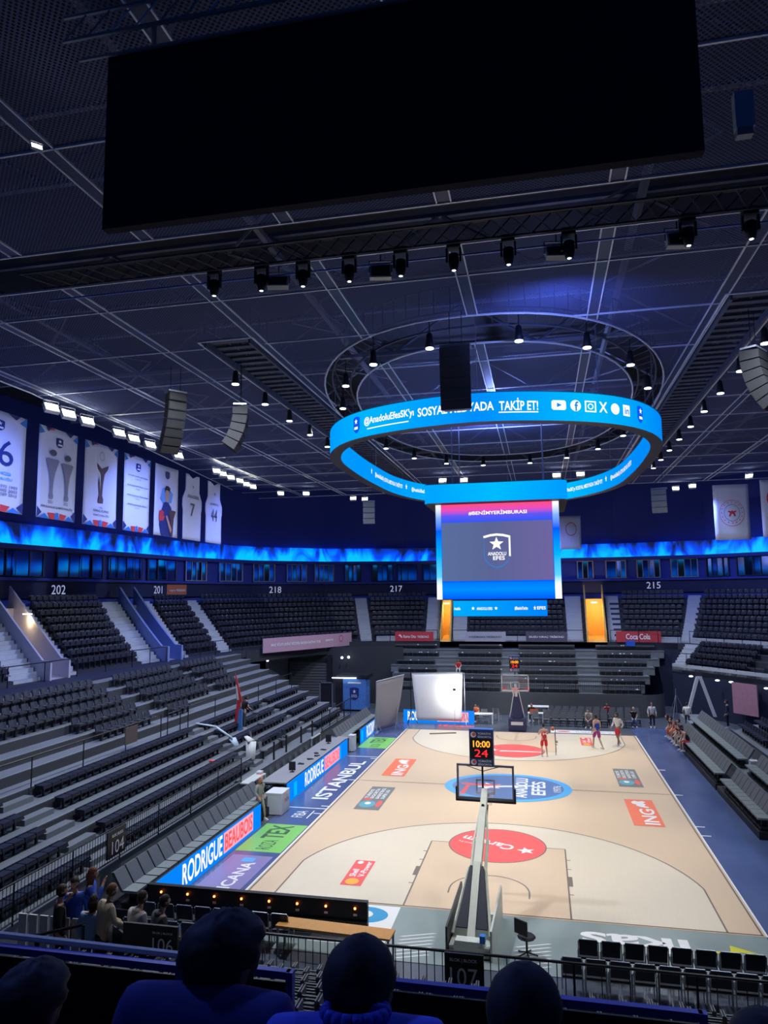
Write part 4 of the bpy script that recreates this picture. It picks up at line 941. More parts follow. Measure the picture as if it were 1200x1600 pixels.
# inner face lettering on the far half
for sc in (RL*.5+5.5, RL*.5-5.5, RL*.5+11.5, RL*.5-11.5):
    g = ring_map(sc, -.235, flip=True); m = MB(); text(m, '@AnadoluEfesSK\'yı SOSYAL MEDYADA TAKİP ET!', g, -2.4, 2.4, .36, .74, 0, .01)
    poly(m, STAR, g, 0, -3.2, -2.95, .4, .8); m.build('screen_lettering', LW, halo)
# hanging wires
m = MB()
for k in range(14):
    p = ring_at(RL*k/14); m.tube((p.x, p.y, RZ1), (p.x, p.y, 18.6), .012, 4)
m.build('suspension_cable', M_steel, halo)
sb = thing('scoreboard', 'centre hung video cube showing a star crest on grey under an azure band', 'scoreboard', (0, 0, 0))
X0, X1, Y0, Y1 = -2.97, 2.85, 12.0, 16.6
MB().box(X0, X1, Y0, Y1, 9.03, 13.62).build('cube_body', M_black, sb)
M_side = azure('side_strip_picture', (1, 1, 1), (1, 1, 1), 'Z', 9.05, 13.6, 1.15, [(.14, (.9, .95, 1)), (.24, (.1, .6, 1)), (.45, (0, .42, 1)), (.72, (0, .1, .9)), (.86, (.2, .4, 1))])
M_main = azure('main_picture', (0, .1, 1), (1, .08, .22), 'Z', 9.05, 13.6, 1.0, [(.10, (0, .28, 1)), (.17, (0, .2, 1)), (.19, (.0, .10, .9)), (.80, (.02, .10, .95)), (.88, (.12, .10, .9)), (.94, (.85, .08, .5))])
def panel(x0, x1, z0, z1, m_, nm, y=Y0-.01):
    MB().add([(x0, y, z0), (x1, y, z0), (x1, y, z1), (x0, y, z1)], [(0, 1, 2, 3)]).build(nm, m_, sb)
panel(X0, X0+.26, 9.05, 13.6, M_side, 'side_strip_screen'); panel(X1-.3, X1, 9.05, 13.6, M_side, 'side_strip_screen'); panel(X0+.26, X1-.3, 9.05, 13.6, M_main, 'main_screen')
M_greypic = azure('grey_picture', (.10, .16, .34), (.16, .13, .36), 'X', -2.7, 2.5, 1.0, [(.45, (.105, .13, .30))])
panel(X0+.28, X1-.33, 9.92, 12.72, M_greypic, 'picture_field', Y0-.02)
f = flat((-.07, Y0-.03, 11.32), (1, 0, 0), (0, 0, 1), 1.2, 1.55, 0); m = MB()
sh = [(.0+a, b) for a, b in SHIELD]
def outline(pts, w, mi, idx):
    for i in idx:
        a = Vector((*pts[i], 0)); b = Vector((*pts[(i+1) % len(pts)], 0)); d = (b-a).normalized(); n_ = Vector((-d.y, d.x, 0))*w/2
        a = a-d*w*.3; b = b+d*w*.3
        m.add([f(*(a-n_).xy), f(*(b-n_).xy), f(*(b+n_).xy), f(*(a+n_).xy)], [(0, 1, 2, 3)], mi)
outline(SHIELD, .07, 0, (0, 1, 2, 3, 4)); outline(SHIELD, .035, 1, (6, 7, 8, 9, 10, 11, 12)); outline(SHIELD, .02, 1, (5, 13))
poly(m, STAR, f, 0, .2, .78, .5, .93); text(m, 'ANADOLU', f, .14, .86, .36, .47, 0, .008); text(m, 'EFES', f, .34, .8, .22, .34, 0, .01)
m.build('crest_picture', [LW, led('led_midblue', (.04, .2, .62))], sb)
f = flat((.0, Y0-.03, 13.17), (1, 0, 0), (0, 0, 1), 2.75, .24, 0); m = MB(); text(m, '#BENİMYERİMBURASI', f, 0, 1, 0, 1, 0, .004); m.build('screen_lettering', LW, sb)
# rounded azure band over the cube
m = MB(); bp = []
for cx, cy, a0 in ((2.75, 11.75, -PI/2), (2.75, 16.7, 0), (-2.95, 16.7, PI/2), (-2.95, 11.75, PI)):
    for i in range(7): a = a0+PI/2*i/6; bp.append((cx+.5*math.cos(a), cy+.5*math.sin(a)))
bp = [(x, y) for x, y in bp]; n = len(bp)
m.add([(x, y, z) for x, y in bp for z in (13.62, 14.5)], [(2*i, 2*((i+1) % n), 2*((i+1) % n)+1, 2*i+1) for i in range(n)])
m.build('upper_band_screen', azure('band_picture', (0, .38, 1), (0, .34, 1), 'X', -3, 3, 1.0, [(.5, (0, .50, 1))]), sb)
m = MB(); m.add([(x, y, 13.61) for x, y in bp], [tuple(range(n))[::-1]]); m.add([(x, y, 14.52) for x, y in bp], [tuple(range(n))]); m.build('band_casing', M_black, sb)
MB().box(-2.25, 2.15, 12.8, 15.8, 8.22, 9.03).build('lower_casing', M_black, sb)
panel(-2.3, 2.17, 8.23, 8.98, azure('lower_picture', (0, .42, 1), (0, .22, 1), 'X', -2.3, 2.2, 1.0), 'lower_screen', 12.78)
f = flat((-.06, 12.77, 8.6), (1, 0, 0), (0, 0, 1), 4.4, .75, 0); m = MB(); text(m, 'Anadolu', f, .0, .07, .4, .6, 0, .002); text(m, 'ANADOLU EFES', f, .25, .42, .4, .58, 0, .002); poly(m, STAR, f, 0, .19, .23, .38, .64); poly(m, STAR, f, 0, .44, .48, .38, .64); text(m, '#BenimYerim', f, .66, .8, .38, .62, 0, .002); text(m, 'EFES', f, .9, .99, .42, .62, 0, .002); poly(m, STAR, f, 0, .86, .89, .35, .68); m.build('screen_lettering', LW, sb)
m = MB()
for x in (-2.2, 2.2):
    for y in (12.6, 16): m.tube((x, y, 14.5), (x, y, 18.6), .03, 5)
m.build('suspension_cable', M_steel, sb)
# ================================================================ CEILING
CZ = 18.5
def ceil_mat():
    m = bpy.data.materials.new('perforated_ceiling_mesh'); m.use_nodes = True; nt = m.node_tree; nt.nodes.remove(nt.nodes['Principled BSDF'])
    out = [n for n in nt.nodes if n.type == 'OUTPUT_MATERIAL'][0]
    tc = nt.nodes.new('ShaderNodeTexCoord'); sx = nt.nodes.new('ShaderNodeSeparateXYZ'); nt.links.new(tc.outputs['Object'], sx.inputs[0])
    prod = None
    for ax in 'XY':
        mu = nt.nodes.new('ShaderNodeMath'); mu.operation = 'MULTIPLY'; mu.inputs[1].default_value = 2*PI/.11; nt.links.new(sx.outputs[ax], mu.inputs[0])
        s = nt.nodes.new('ShaderNodeMath'); s.operation = 'SINE'; nt.links.new(mu.outputs[0], s.inputs[0])
        if prod is None: prod = s
        else:
            p = nt.nodes.new('ShaderNodeMath'); p.operation = 'MULTIPLY'; nt.links.new(prod.outputs[0], p.inputs[0]); nt.links.new(s.outputs[0], p.inputs[1]); prod = p
    g = nt.nodes.new('ShaderNodeMath'); g.operation = 'GREATER_THAN'; g.inputs[1].default_value = .12; nt.links.new(prod.outputs[0], g.inputs[0])
    d = nt.nodes.new('ShaderNodeBsdfDiffuse'); d.inputs[0].default_value = (.11, .13, .26, 1); tr = nt.nodes.new('ShaderNodeBsdfTransparent'); mx = nt.nodes.new('ShaderNodeMixShader')
    nt.links.new(g.outputs[0], mx.inputs[0]); nt.links.new(d.outputs[0], mx.inputs[1]); nt.links.new(tr.outputs[0], mx.inputs[2]); nt.links.new(mx.outputs[0], out.inputs[0])
    return m
M_mesh = ceil_mat()
def oval(cx, cy, a, b, n=64, e=2.3): 
    return [(cx+a*math.copysign(abs(math.cos(2*PI*i/n))**(2/e), math.cos(2*PI*i/n)), cy+b*math.copysign(abs(math.sin(2*PI*i/n))**(2/e), math.sin(2*PI*i/n))) for i in range(n)]
OUT = oval(-.1, 14, 7.75, 13.4); INN = oval(-.1, 14.2, 6.55, 10.9)
m = MB()
def sheet(poly_, holes=()):
    ls_ = [[Vector((*p, CZ)) for p in poly_]]+[[Vector((*p, CZ)) for p in h] for h in holes]
    allp = [p for l in ls_ for p in l]; m.add(allp, [tuple(t) for t in tessellate_polygon(ls_)])
LXc, RXc = -9.95, 9.75
sheet([(-7.8, -4.4), (7.8, -4.4), (7.8, 41), (-7.8, 41)], [OUT]); sheet(INN)
sheet([(-20.2, -4.4), (LXc, -4.4), (LXc, 41), (-20.8, 35), (-24, 35), (-20.2, 5)]); sheet([(RXc, -4.4), (19.5, -4.4), (21, 35), (14, 41), (RXc, 41)])
sheet([(LXc, -4.4), (-7.8, -4.4), (-7.8, .8), (LXc, .8)]); sheet([(7.8, -4.4), (RXc, -4.4), (RXc, .8), (7.8, .8)]); sheet([(-22, -22), (21, -22), (21, -6.35), (-22, -6.35)])
struct('ceiling', m, M_mesh)
# frame bars of the ceiling grid: every bar its own beam
def inside(p, P):
    c = False; j = len(P)-1
    for i in range(len(P)):
        if (P[i][1] > p[1]) != (P[j][1] > p[1]) and p[0] < (P[j][0]-P[i][0])*(p[1]-P[i][1])/(P[j][1]-P[i][1])+P[i][0]: c = not c
        j = i
    return c
def ok_pt(x, y):
    if -6.35 < y < -4.4 or y > 41 or x < -24 or x > 21: return False
    if x < -20.3 and y < 35 and x < -20.2-(y-5)*3.8/30: return False
    if (LXc < x < -7.8 or 7.8 < x < RXc) and y > .8: return False
    if inside((x, y), OUT) and not inside((x, y), INN): return False
    return True
gx = [-19.4, -15.5, -11.6, -7.7, -3.9, 0, 3.9, 7.75, 11.6, 15.5]; gy = [-18.5, -14.5, -10.3, -6.4, -4.35, -2.45, 1.5, 5.4, 9.4, 13.3, 17.2, 21.2, 25.1, 29, 33, 37, 40.9]
def runs(fn, a, b, step=.15):
    out = []; s = None; t = a
    while t <= b:
        g = fn(t)
        if g and s is None: s = t
        if not g and s is not None: out.append((s, t-step)); s = None
        t += step
    if s is not None: out.append((s, b))
    return [r for r in out if r[1]-r[0] > .5]
grid = thing('ceiling_grid', 'pale metal grid framing the mesh ceiling panels', 'ceiling frame', (0, 0, 0))
for x in gx:
    for off in (-.17, .17):
        mb = MB()
        for a, b in runs(lambda y: ok_pt(x, y), -21, 41): mb.box(x+off-.018, x+off+.018, a, b, CZ-.05, CZ)
        if mb.v: mb.build('long_bar', M_frame, grid)
    mb = MB()
    for a, b in runs(lambda y: ok_pt(x, y), -21, 41): mb.box(x-.14, x+.14, a, b, CZ-.02, CZ+.05)
    if mb.v: mb.build('cover_strip', mat('grid_strip_blue', (.035, .05, .13), .5), grid)
for y in gy:
    mb = MB()
    for a, b in runs(lambda x: ok_pt(x, y+(.06 if y == -4.35 else -.06)), -24, 21): mb.box(a, b, y-.022, y+.022, CZ-.05, CZ)
    if mb.v: mb.build('cross_bar', M_frame, grid)
for P, nm in ((OUT, 'oval_bar'), (INN, 'oval_bar')):
    mb = MB(); mb.path([(x, y, CZ-.03) for x, y in P], .04, 5, True); mb.build(nm, M_frame, grid)
for P in ([(-20.2, -4.4), (-20.2, 5), (-24, 35)], [(LXc, .8), (LXc, 41)], [(-7.85, .8), (-7.85, 41)], [(7.85, .8), (7.85, 41)], [(RXc, .8), (RXc, 41)], [(LXc, .8), (-7.85, .8)], [(7.85, .8), (RXc, .8)], [(-20.5, 40.9), (18, 40.9)]):
    mb = MB(); mb.path([(x, y, CZ-.03) for x, y in P], .035, 5); mb.build('edge_bar', M_frame, grid)
# roof deck and trusses above the mesh
struct('ceiling_roof_deck', MB().box(-32, 32, -41, 52, 22, 22.2), mat('roof_deck_dark', (.03, .032, .04), .9))
tn = 0
for y in (-14, -8, -1, 6, 13, 20, 27, 34):
    m = MB()
    for z in (19.3, 21.2): m.tube((-24, y, z), (23, y, z), .10, 5)
    k = 0; x = -24
    while x < 22: m.tube((x, y, 19.3 if k % 2 else 21.2), (x+2.9, y, 21.2 if k % 2 else 19.3), .06, 4); x += 2.9; k += 1
    o = m.build('roof_truss', M_truss); tag(o, 'dark steel roof truss above the mesh ceiling, %s from the camera end' % (ordn[tn] if tn else 'first'), 'truss'); tn += 1
for i, x in enumerate((-17, -6, 5, 15)):
    m = MB(); m.tube((x, -20, 20.2), (x, 40, 20.2), .14, 6)
    y = -20; k = 0
    while y < 38: m.tube((x+(1.5 if k % 2 else -1.5), y, 20.2), (x-(1.5 if k % 2 else -1.5), y+3, 20.2), .05, 4); y += 3; k += 1
    o = m.build('roof_purlin', M_truss); tag(o, 'long roof purlin with zigzag bracing above the mesh, %s from the left' % ['first', 'second', 'third', 'fourth'][i], 'truss')
# catwalks
for nm, xa, xb in (('left', LXc+.15, -8.0), ('right', 8.0, RXc-.15)):
    t = thing('catwalk', 'ladder-like lighting catwalk in the %s ceiling slot' % nm, 'catwalk', (0, 0, 0))
    MB().box(xa, xa+.08, 1, 40, 18.35, 18.6).box(xb-.08, xb, 1, 40, 18.35, 18.6).build('side_beam', M_catwalk, t)
    m = MB(); y = 1.3
    while y < 40: m.box(xa, xb, y, y+.28, 18.62, 18.68); y += .62
    m.build('rung', M_catwalk, t)
    for x in (xa, xb):
        m = MB(); m.tube((x, 1, 19.7), (x, 40, 19.7), .03, 4); y = 1
        while y < 40: m.tube((x, y, 18.6), (x, y, 19.7), .02, 4); y += .8
        m.build('handrail', M_catwalk, t)
t = thing('catwalk', 'curved walkway frame in the oval slot of the ceiling', 'catwalk', (0, 0, 0))
MID = oval(-.1, 14.1, 7.1, 12.1)
m = MB(); m.path([(x, y, 18.9) for x, y in oval(-.1, 14.1, 7.5, 12.9)], .05, 5, True); m.path([(x, y, 18.9) for x, y in oval(-.1, 14.1, 6.8, 11.4)], .05, 5, True); m.path([(x, y, 19.8) for x, y in oval(-.1, 14.1, 7.5, 12.9)], .03, 5, True)
a_ = oval(-.1, 14.1, 7.5, 12.9, 96); b_ = oval(-.1, 14.1, 6.8, 11.4, 96)
for p, q_ in zip(a_, b_): m.tube((*p, 18.95), (*q_, 18.95), .02, 4); m.tube((*p, 18.9), (*p, 19.8), .02, 4)
m.build('frame', M_catwalk, t)
# downlights
def downlight(label, loc, group, cache={}):
    if 'r' in cache: return dup(cache['r'], loc, 0, label, group)
    t = thing('downlight', label, 'light', loc, 0, group)
    MB().lathe([(.07, .55), (.10, .5), (.13, .2), (.17, 0)], 12).build('housing', M_black, t, True)
    MB().lathe([(.0, .01), (.145, .0), (.145, -.03), (.0, -.035)], 12).build('lens', mat('downlight_lens', (.9, .9, .9), .3, 0, (.9, .92, 1), 4.5), t)
    MB().tube((0, 0, .5), (0, 0, 1.1), .02, 5).build('hanger', M_blackmetal, t)
    cache['r'] = t; return t
for i, (x, y) in enumerate(oval(-.1, 14.1, 7.15, 12.15, 18)): downlight('round black downlight in the oval ceiling slot', (x, y, 18.0), 'downlights in the oval ceiling slot')
for x in (-9.9, 9.8):
    for k in range(9): downlight('round black downlight under the %s catwalk' % ('left' if x < 0 else 'right'), (x, 4+3.2*k, 17.85), 'downlights under the %s catwalk' % ('left' if x < 0 else 'right'))
# moving heads and floodlights on the near rig
rig = thing('lighting_bar', 'dark lighting truss in the near ceiling slot', 'truss', (0, -5.3, 18.3))
m = MB()
for dy in (-.5, .5):
    for dz in (0, .5): m.tube((-12, dy, dz), (16, dy, dz), .04, 5)
x = -12; k = 0
while x < 16: m.tube((x, -.5, 0), (x+.5, .5, 0), .02, 4); m.tube((x, .5, 0), (x+.5, .5, .5), .02, 4); x += .5
m.build('frame', mat('rig_dark', (.05, .052, .07), .6), rig)
MB().tube((-12, .75, -.25), (16, .75, -.25), .03, 5).build('front_pipe', mat('pipe_blue', (.14, .22, .6), .4, .3), rig)
for k, x in enumerate((-7.2, -5.8, -4.6, -3.3, -1.9, -.5, .9, 2.4, 5.2, 6.6)):
    if k in (0, 4, 7):
        t = thing('moving_head_light', 'black moving head lamp hanging from the near truss, %s of three from the left' % ['first', 'second', 'third'][(0, 4, 7).index(k)], 'light', (x+.5, -4.6, 17.72))
    else: t = thing('moving_head_light', 'black moving head lamp on the near truss', 'light', (x+.5, -4.6, 17.72), 0, 'moving heads on the near truss')
    MB().box(-.17, .17, -.12, .12, .5, .68).build('base', M_black, t); MB().box(-.2, -.15, -.05, .05, .12, .5).box(.15, .2, -.05, .05, .12, .5).build('yoke', M_black, t)
    MB().lathe([(.05, .38), (.13, .34), (.14, .1), (.10, -.08)], 12).build('head', M_black, t, True); MB().lathe([(.0, -.085), (.05, -.09)], 10).build('lens', M_lenscool, t)
def floodlight(label, loc, rz, tilt, on, scale=1.0, group=None):
    t = thing('floodlight', label, 'floodlight', loc, rz, group)
    Rm = Matrix.Rotation(tilt, 4, 'X'); s = scale
    b = MB().box(-.34*s, .34*s, -.12*s, .06*s, -.24*s, .24*s).xform(Rm); b.build('housing', M_cream if not on else M_white, t)
    g = MB().box(-.29*s, .29*s, -.135*s, -.12*s, -.16*s if on else -.19*s, .19*s).xform(Rm); g.build('lens', M_lensflood if on else mat('dead_lens', (.05, .06, .07), .15), t)
    m = MB(); m.path([(-.36*s, 0, 0), (-.36*s, 0, .38*s), (.36*s, 0, .38*s), (.36*s, 0, 0)], .025*s, 5); m.build('bracket', M_steel, t)
    MB().tube((0, 0, .38*s), (0, 0, .6*s), .02*s, 5).build('clamp', M_blackmetal, t)
    return t
for i, x in enumerate((-4.9, -2.0, 2.6, 5.5)):
    floodlight('unlit floodlight on the near truss, %s from the left' % ['first', 'second', 'third', 'fourth'][i], (x, -4.35, 17.9), .2, -.5+.3*(i % 2), False, .85)
# lit floodlights along the left edge above the banners
fl_y = [(5.55), (6.75), (8.2), (10.9), (12.3), (14.0), (17.2)]
for i, y in enumerate(fl_y): floodlight('lit floodlight on the left ceiling edge above the banners, %s from the near end' % (ordn[i] if i else 'first'), (-19.6, y, 17.85), PI/2*.75, -.55, True, 1.0)
for i, (x, y) in enumerate(((-19.9, 23.2), (-20, 24.4), (-20.1, 26), (-20.1, 27.6), (-20.3, 29.3), (-20.3, 30.6))): floodlight('lit floodlight in the tight cluster beyond the white jerseys, %s from the near end' % (ordn[i] if i else 'first'), (x, y, 17.9), .9, -.55, True, .85)
for i, (x, y) in enumerate(((-19.4, 34.5), (-17.4, 35.3), (-14.3, 39.3), (-13.4, 40), (13.2, 41), (14.3, 39.9), (17.5, 35.6))): floodlight('lit floodlight high on the far ceiling edge, %s from the left' % (ordn[i] if i else 'first'), (x, y, 17.85), [.6, .4, .1, .1, -.1, -.2, -.6][i], -.6, True, .8)
for i, (x, y) in enumerate(((-5.2, 31.7), (-3.6, 32), (3.3, 31.6), (5, 31.5))): floodlight('lit floodlight seen through the ring screen, %s from the left' % ['first', 'second', 'third', 'fourth'][i], (x, y, 17.9), 0, -.6, True, .85)
floodlight('lone lit floodlight at the upper left', (-6.5, -12.05, 17.2), .9, -.5, True, .28)
for i, (x, y, e) in enumerate(((-19.3, 8, 1), (-19.3, 14, 1), (-19.6, 26, 1), (-4, 31.5, 1), (4.5, 31.3, 1), (14, 39.5, .8))):
    lamp('floodlight_beam', 'SPOT', (x*.96, y, 17.3), (x*.3, y*.8+2, 0), 700*e, (1, .98, .88), .3, 100, .8)
# line arrays
M_spk = mat('speaker_black', (.004, .004, .006), .85)
def line_array(label, loc, rz, n, w, curve, m=M_spk, side=None, h=.33):
    t = thing('line_array_speaker', label, 'loudspeaker', loc, rz)
    y = 0; z = 0; a = 0
    for k in range(n):
        Mx = Matrix.Translation((0, y, z)) @ Matrix.Rotation(a, 4, 'X')
        MB().hexa([(-w/2, -.28, -h), (w/2, -.28, -h), (w/2*.8, .28, -h*.9), (-w/2*.8, .28, -h*.9)], [(-w/2, -.28, 0), (w/2, -.28, 0), (w/2*.8, .28, -h*.1), (-w/2*.8, .28, -h*.1)]).xform(Mx).build('cabinet', m, t)
        MB().box(-w/2+.03, w/2-.03, -.295, -.282, -h+.03, -.03).xform(Mx).build('grille', mat('speaker_grille', (.008, .008, .01), .6) if m is M_spk else m, t)
        y += math.sin(a)*h; z -= math.cos(a)*h*1.02; a += curve
    MB().box(-w/2, w/2, -.25, .25, .03, .09).build('rigging_frame', M_steel, t)
    m_ = MB().tube((-.2, 0, .09), (-.2, 0, max(.5, 18.4-loc[2])), .012, 4).tube((.2, 0, .09), (.2, 0, max(.5, 18.4-loc[2])), .012, 4); m_.build('cable', M_blackmetal, t)
    return t
line_array('large grey line array speaker hanging in front of the ring screen', (-.5, 0, 17.15), -.05, 6, .98, .02, mat('speaker_grey', (.17, .155, .15), .5))
line_array('curved black line array at the left above the banners', (-12.0, 3.0, 17.3), .9, 7, .75, .11)
line_array('curved line array left of the ring with a blue lit side', (-9.3, 3.2, 16.6), 1.9, 5, .9, .14)
line_array('line array at the right edge above the catwalk with a blue lit side', (8.9, 2.2, 17.0), -2.2, 6, .9, .12)
line_array('small pale line array beyond the left of the ring', (-8.7, 22, 15.2), .2, 4, .75, .08, mat('speaker_pale', (.22, .23, .26), .5))
line_array('small pale line array beyond the right of the ring', (8.9, 22, 15.3), -.3, 4, .85, .08, mat('speaker_pale', (.22, .23, .26), .5))
# big black hanging screen back, near
t = thing('hanging_screen', 'large black back of a hanging video screen across the top', 'screen', (0, -12.9, 15))
MB().box(-4.55, 4.2, 0, .16, 0, 2.95).build('casing', mat('matt_black', (.010, .009, .022), .9), t)
MB().box(-4.4, 4.05, .16, .18, .1, 2.85).build('screen_face', M_black, t)
m = MB()
for x in (-3.8, 0, 3.5): m.tube((x, .08, 2.95), (x, .08, 3.4), .04, 5)
m.build('hanger', M_steel, t)
t = thing('lighting_bar', 'pale steel truss above the hanging screen', 'truss', (0, -13.4, 17.85))
m = MB()
for dy in (0, .4):
    for dz in (0, .4): m.tube((-5, dy, dz), (6.5, dy, dz), .03, 5)
x = -5; 
while x < 6.5: m.tube((x, 0, 0), (x+.4, 0, .4), .015, 4); x += .4
m.build('frame', M_steel, t)
o = MB().box(-.13, .13, -.08, .08, -.28, .28).build('control_box', mat('box_paleblue', (.35, .45, .55), .5)); o.location = (5.07, -11.6, 16.31); tag(o, 'pale blue box hanging at the right end of the black screen', 'box')
MB().box(-.12, .10, -.07, .07, -.40, -.29).build('lower_plate', M_steel, o)
# ================================================================ BANNERS ON THE LEFT
M_cloth = mat('banner_cloth', (.66, .68, .80), .8, var=.05, scale=1.5)
def cloth(name, parent, pts_fn, m, nu=10, nv=16, wob=.018):
    mb = MB(); vs = []; rr = random.random()*9
    for j in range(nv+1):
        for i in range(nu+1):
            u = i/nu; v = j/nv; p = pts_fn(u, v); vs.append((p[0]+wob*math.sin(u*9+v*3+rr)*(.4+.6*(1-v)), p[1], p[2]))
    fs = [(j*(nu+1)+i, j*(nu+1)+i+1, (j+1)*(nu+1)+i+1, (j+1)*(nu+1)+i) for j in range(nv) for i in range(nu)]
    o = mb.add(vs, fs).build(name, m, parent, True); md = o.modifiers.new('thick', 'SOLIDIFY'); md.thickness = .015; return rr
def banner(label, y0, y1, items, jersey=False, x=-21.0, border=True):
    t = thing('hanging_banner', label, 'banner', (x, (y0+y1)/2, 13.08)); w = y1-y0; h = 4.42
    if jersey:
        def pf(u, v):
            k = 1.0
            if v > .62: k = lerp(1.0, .72, min(1, (v-.62)/.12))
            elif v < .5: k = .93
            zt = h*v
            if v > .93: zt -= (.22*max(0, 1-abs(u-.5)/.3))*((v-.93)/.07)
            return (0, (u-.5)*w*k, zt)
    else: pf = lambda u, v: (0, (u-.5)*w, h*v)
    rr = cloth('cloth', t, pf, M_cloth)
    def f(u, v, off=.03):
        p = pf(u, v); return Vector((p[0]+.018*math.sin(u*9+v*3+rr)*(.4+.6*(1-v))+off, p[1], p[2]))
    if border and not jersey:
        for nm, mm, shp in (('border_print', M_navyprint, [((0, 0), (.12, .06), (0, .12)), ((1, 0), (.88, .06), (1, .12)), ((.15, 1), (.35, 1), (.2, .95)), ((.65, 1), (.88, 1), (.8, .95))]),
                            ('border_print', M_blueprint, [((.02, 0), (.32, 0), (.2, .055)), ((.46, 0), (.56, 0), (.55, .075), (.48, .075)), ((.7, 0), (.98, 0), (.82, .055)), ((0, .9), (.13, .93), (0, 1)), ((1, .9), (.87, .93), (1, 1))]),
                            ('border_print', M_redprint, [((.34, 0), (.45, 0), (.46, .07), (.28, .065)), ((.58, 0), (.68, 0), (.76, .06), (.58, .07)), ((.2, .965), (.4, .985), (.3, 1))])):
            m = MB()
            for s in shp: poly(m, list(s), f)
            m.build(nm, mm, t)
    for ii, it in enumerate(items):
        m = MB(); k = it[0]
        g = (lambda u, v, oo=.030+.011*ii: f(u, v, oo))
        if k == '#shield': poly(m, SHIELD, g, 0, *it[1:5])
        elif k == '#poly': poly(m, it[6], g, 0, *it[1:5])
        elif k == '#ring': ringpoly(m, g, (it[1]+it[2])/2, (it[3]+it[4])/2, (it[2]-it[1])/2, (it[4]-it[3])/2, .1)
        elif k == '#disc': poly(m, circ(20), g, 0, *it[1:5])
        elif k == '#shield2': poly(m, SHIELD, g, 0, *it[1:5])
        else: text(m, k, lambda u, v: f(u, v, .04), *it[1:5], 0, .004)
        m.build('emblem' if k[0] == '#' else 'lettering', it[5], t)
    return t
SH = [('#shield', .42, .6, .80, .91, M_navyprint), ('#poly', .46, .56, .85, .895, M_whiteprint, STAR), ('#poly', .45, .57, .82, .84, M_whiteprint, [(0, 0), (1, 0), (1, 1), (0, 1)])]
TROPHY = [(.36, 0), (.64, 0), (.66, .08), (.6, .15), (.62, .4), (.72, .65), (1, .97), (.9, 1), (.1, 1), (0, .97), (.28, .65), (.38, .4), (.4, .15), (.34, .08)]
M_silver = mat('print_silver', (.24, .24, .30), .6); M_bronze = mat('print_bronze', (.10, .05, .05), .6)
banner('white banner at the left edge with a large number 16', 2.35, 5.75, SH+[('16', .30, .78, .46, .72, M_navyprint), ('LİG', .3, .75, .37, .41, M_ctrl2), ('ŞAMPİYONLUĞU', .2, .78, .31, .35, M_ctrl2), ('1979 1984 1992 1993', .15, .88, .24, .27, M_silver), ('1996 1997 2002 2003', .15, .88, .2, .23, M_silver), ('2004 2005 2009 2015', .15, .88, .16, .19, M_silver)])
banner('white banner picturing two silver cups side by side', 6.65, 9.48, SH+[('#poly', .17, .5, .22, .66, M_silver, TROPHY), ('#poly', .56, .89, .22, .64, M_silver, TROPHY), ('#disc', .25, .42, .69, .76, M_inkgrey), ('#disc', .64, .81, .67, .74, M_inkgrey), ('2021', .27, .39, .17, .2, M_inkgrey), ('2022', .66, .78, .17, .2, M_inkgrey), ('EUROLEAGUE ŞAMPİYONLUĞU', .1, .92, .115, .15, M_inkgrey)])
banner('white banner picturing one dark tall cup', 10.13, 13.07, [('#ring', .43, .58, .8, .91, M_silver), ('#poly', .36, .70, .28, .76, M_bronze, [(.2, 0), (.6, 0), (.62, .1), (.52, .2), (.56, .5), (.66, .75), (.95, .9), (1, 1), (.4, .88), (.0, 1), (.1, .86), (.38, .76), (.42, .4), (.36, .3), (.2, .7), (.16, .5), (.26, .2), (.16, .08)]), ('1996', .46, .56, .21, .235, M_inkgrey), ('KORAÇ KUPASI', .28, .74, .165, .2, M_inkgrey), ('ŞAMPİYONLUĞU', .28, .76, .115, .15, M_inkgrey)])
banner('white banner with a crest over four lines of small print', 13.75, 16.52, SH+[('AVRUPA KUPALARI FİNAL', .12, .9, .72, .745, M_inkgrey), ('1993', .4, .6, .68, .70, M_silver), ('EUROLEAGUE FİNAL FOUR', .12, .92, .59, .615, M_inkgrey), ('2000', .42, .58, .55, .57, M_silver), ('SUPROLEAGUE FİNAL FOUR', .12, .92, .46, .485, M_inkgrey), ('2001', .42, .58, .42, .44, M_silver), ('EUROLEAGUE FİNAL', .15, .88, .34, .365, M_inkgrey), ('2019', .42, .58, .3, .32, M_silver)])
M_pskin = mat('print_skin', (.55, .32, .22), .7); M_phair = mat('print_hair', (.03, .02, .02), .7)
banner('white banner picturing a player in navy and red holding a cup', 17.1, 19.95, [('#shield', .42, .6, .82, .93, M_navyprint), ('#poly', .2, .75, .44, .70, mat('print_sky', srgb(110, 165, 215), .7), [(0, .3), (.2, .9), (.6, 1), (1, .7), (.9, .2), (.4, 0)]), ('#poly', .18, .80, .0, .5, M_navyprint, [(.15, 0), (.95, 0), (1, .5), (.8, .85), (.55, 1), (.3, .95), (.1, .7), (0, .3)]), ('#poly', .16, .45, .20, .36, M_redprint, [(0, 0), (.6, .1), (1, .7), (.4, 1), (0, .9)]), ('#poly', .4, .58, .48, .68, M_pskin, circ(16)), ('#poly', .38, .6, .60, .72, M_phair, [(0, .1), (.2, .5), (.9, .4), (1, .1), (1, .8), (.6, 1), (.2, .95), (0, .6)]), ('#poly', .55, .85, .0, .38, M_bronze, TROPHY), ('#poly', .42, .7, .05, .3, M_pskin, [(0, .9), (.2, 1), (1, .2), (.8, 0)])], border=False)
banner('white jersey banner with number 7 beside the banner picturing a player', 20.6, 23.3, [('KASLAUSKAS', .2, .84, .64, .69, M_inkgrey), ('7', .36, .62, .36, .56, M_inkgrey), ('#disc', .46, .56, .80, .84, M_silver)], True)
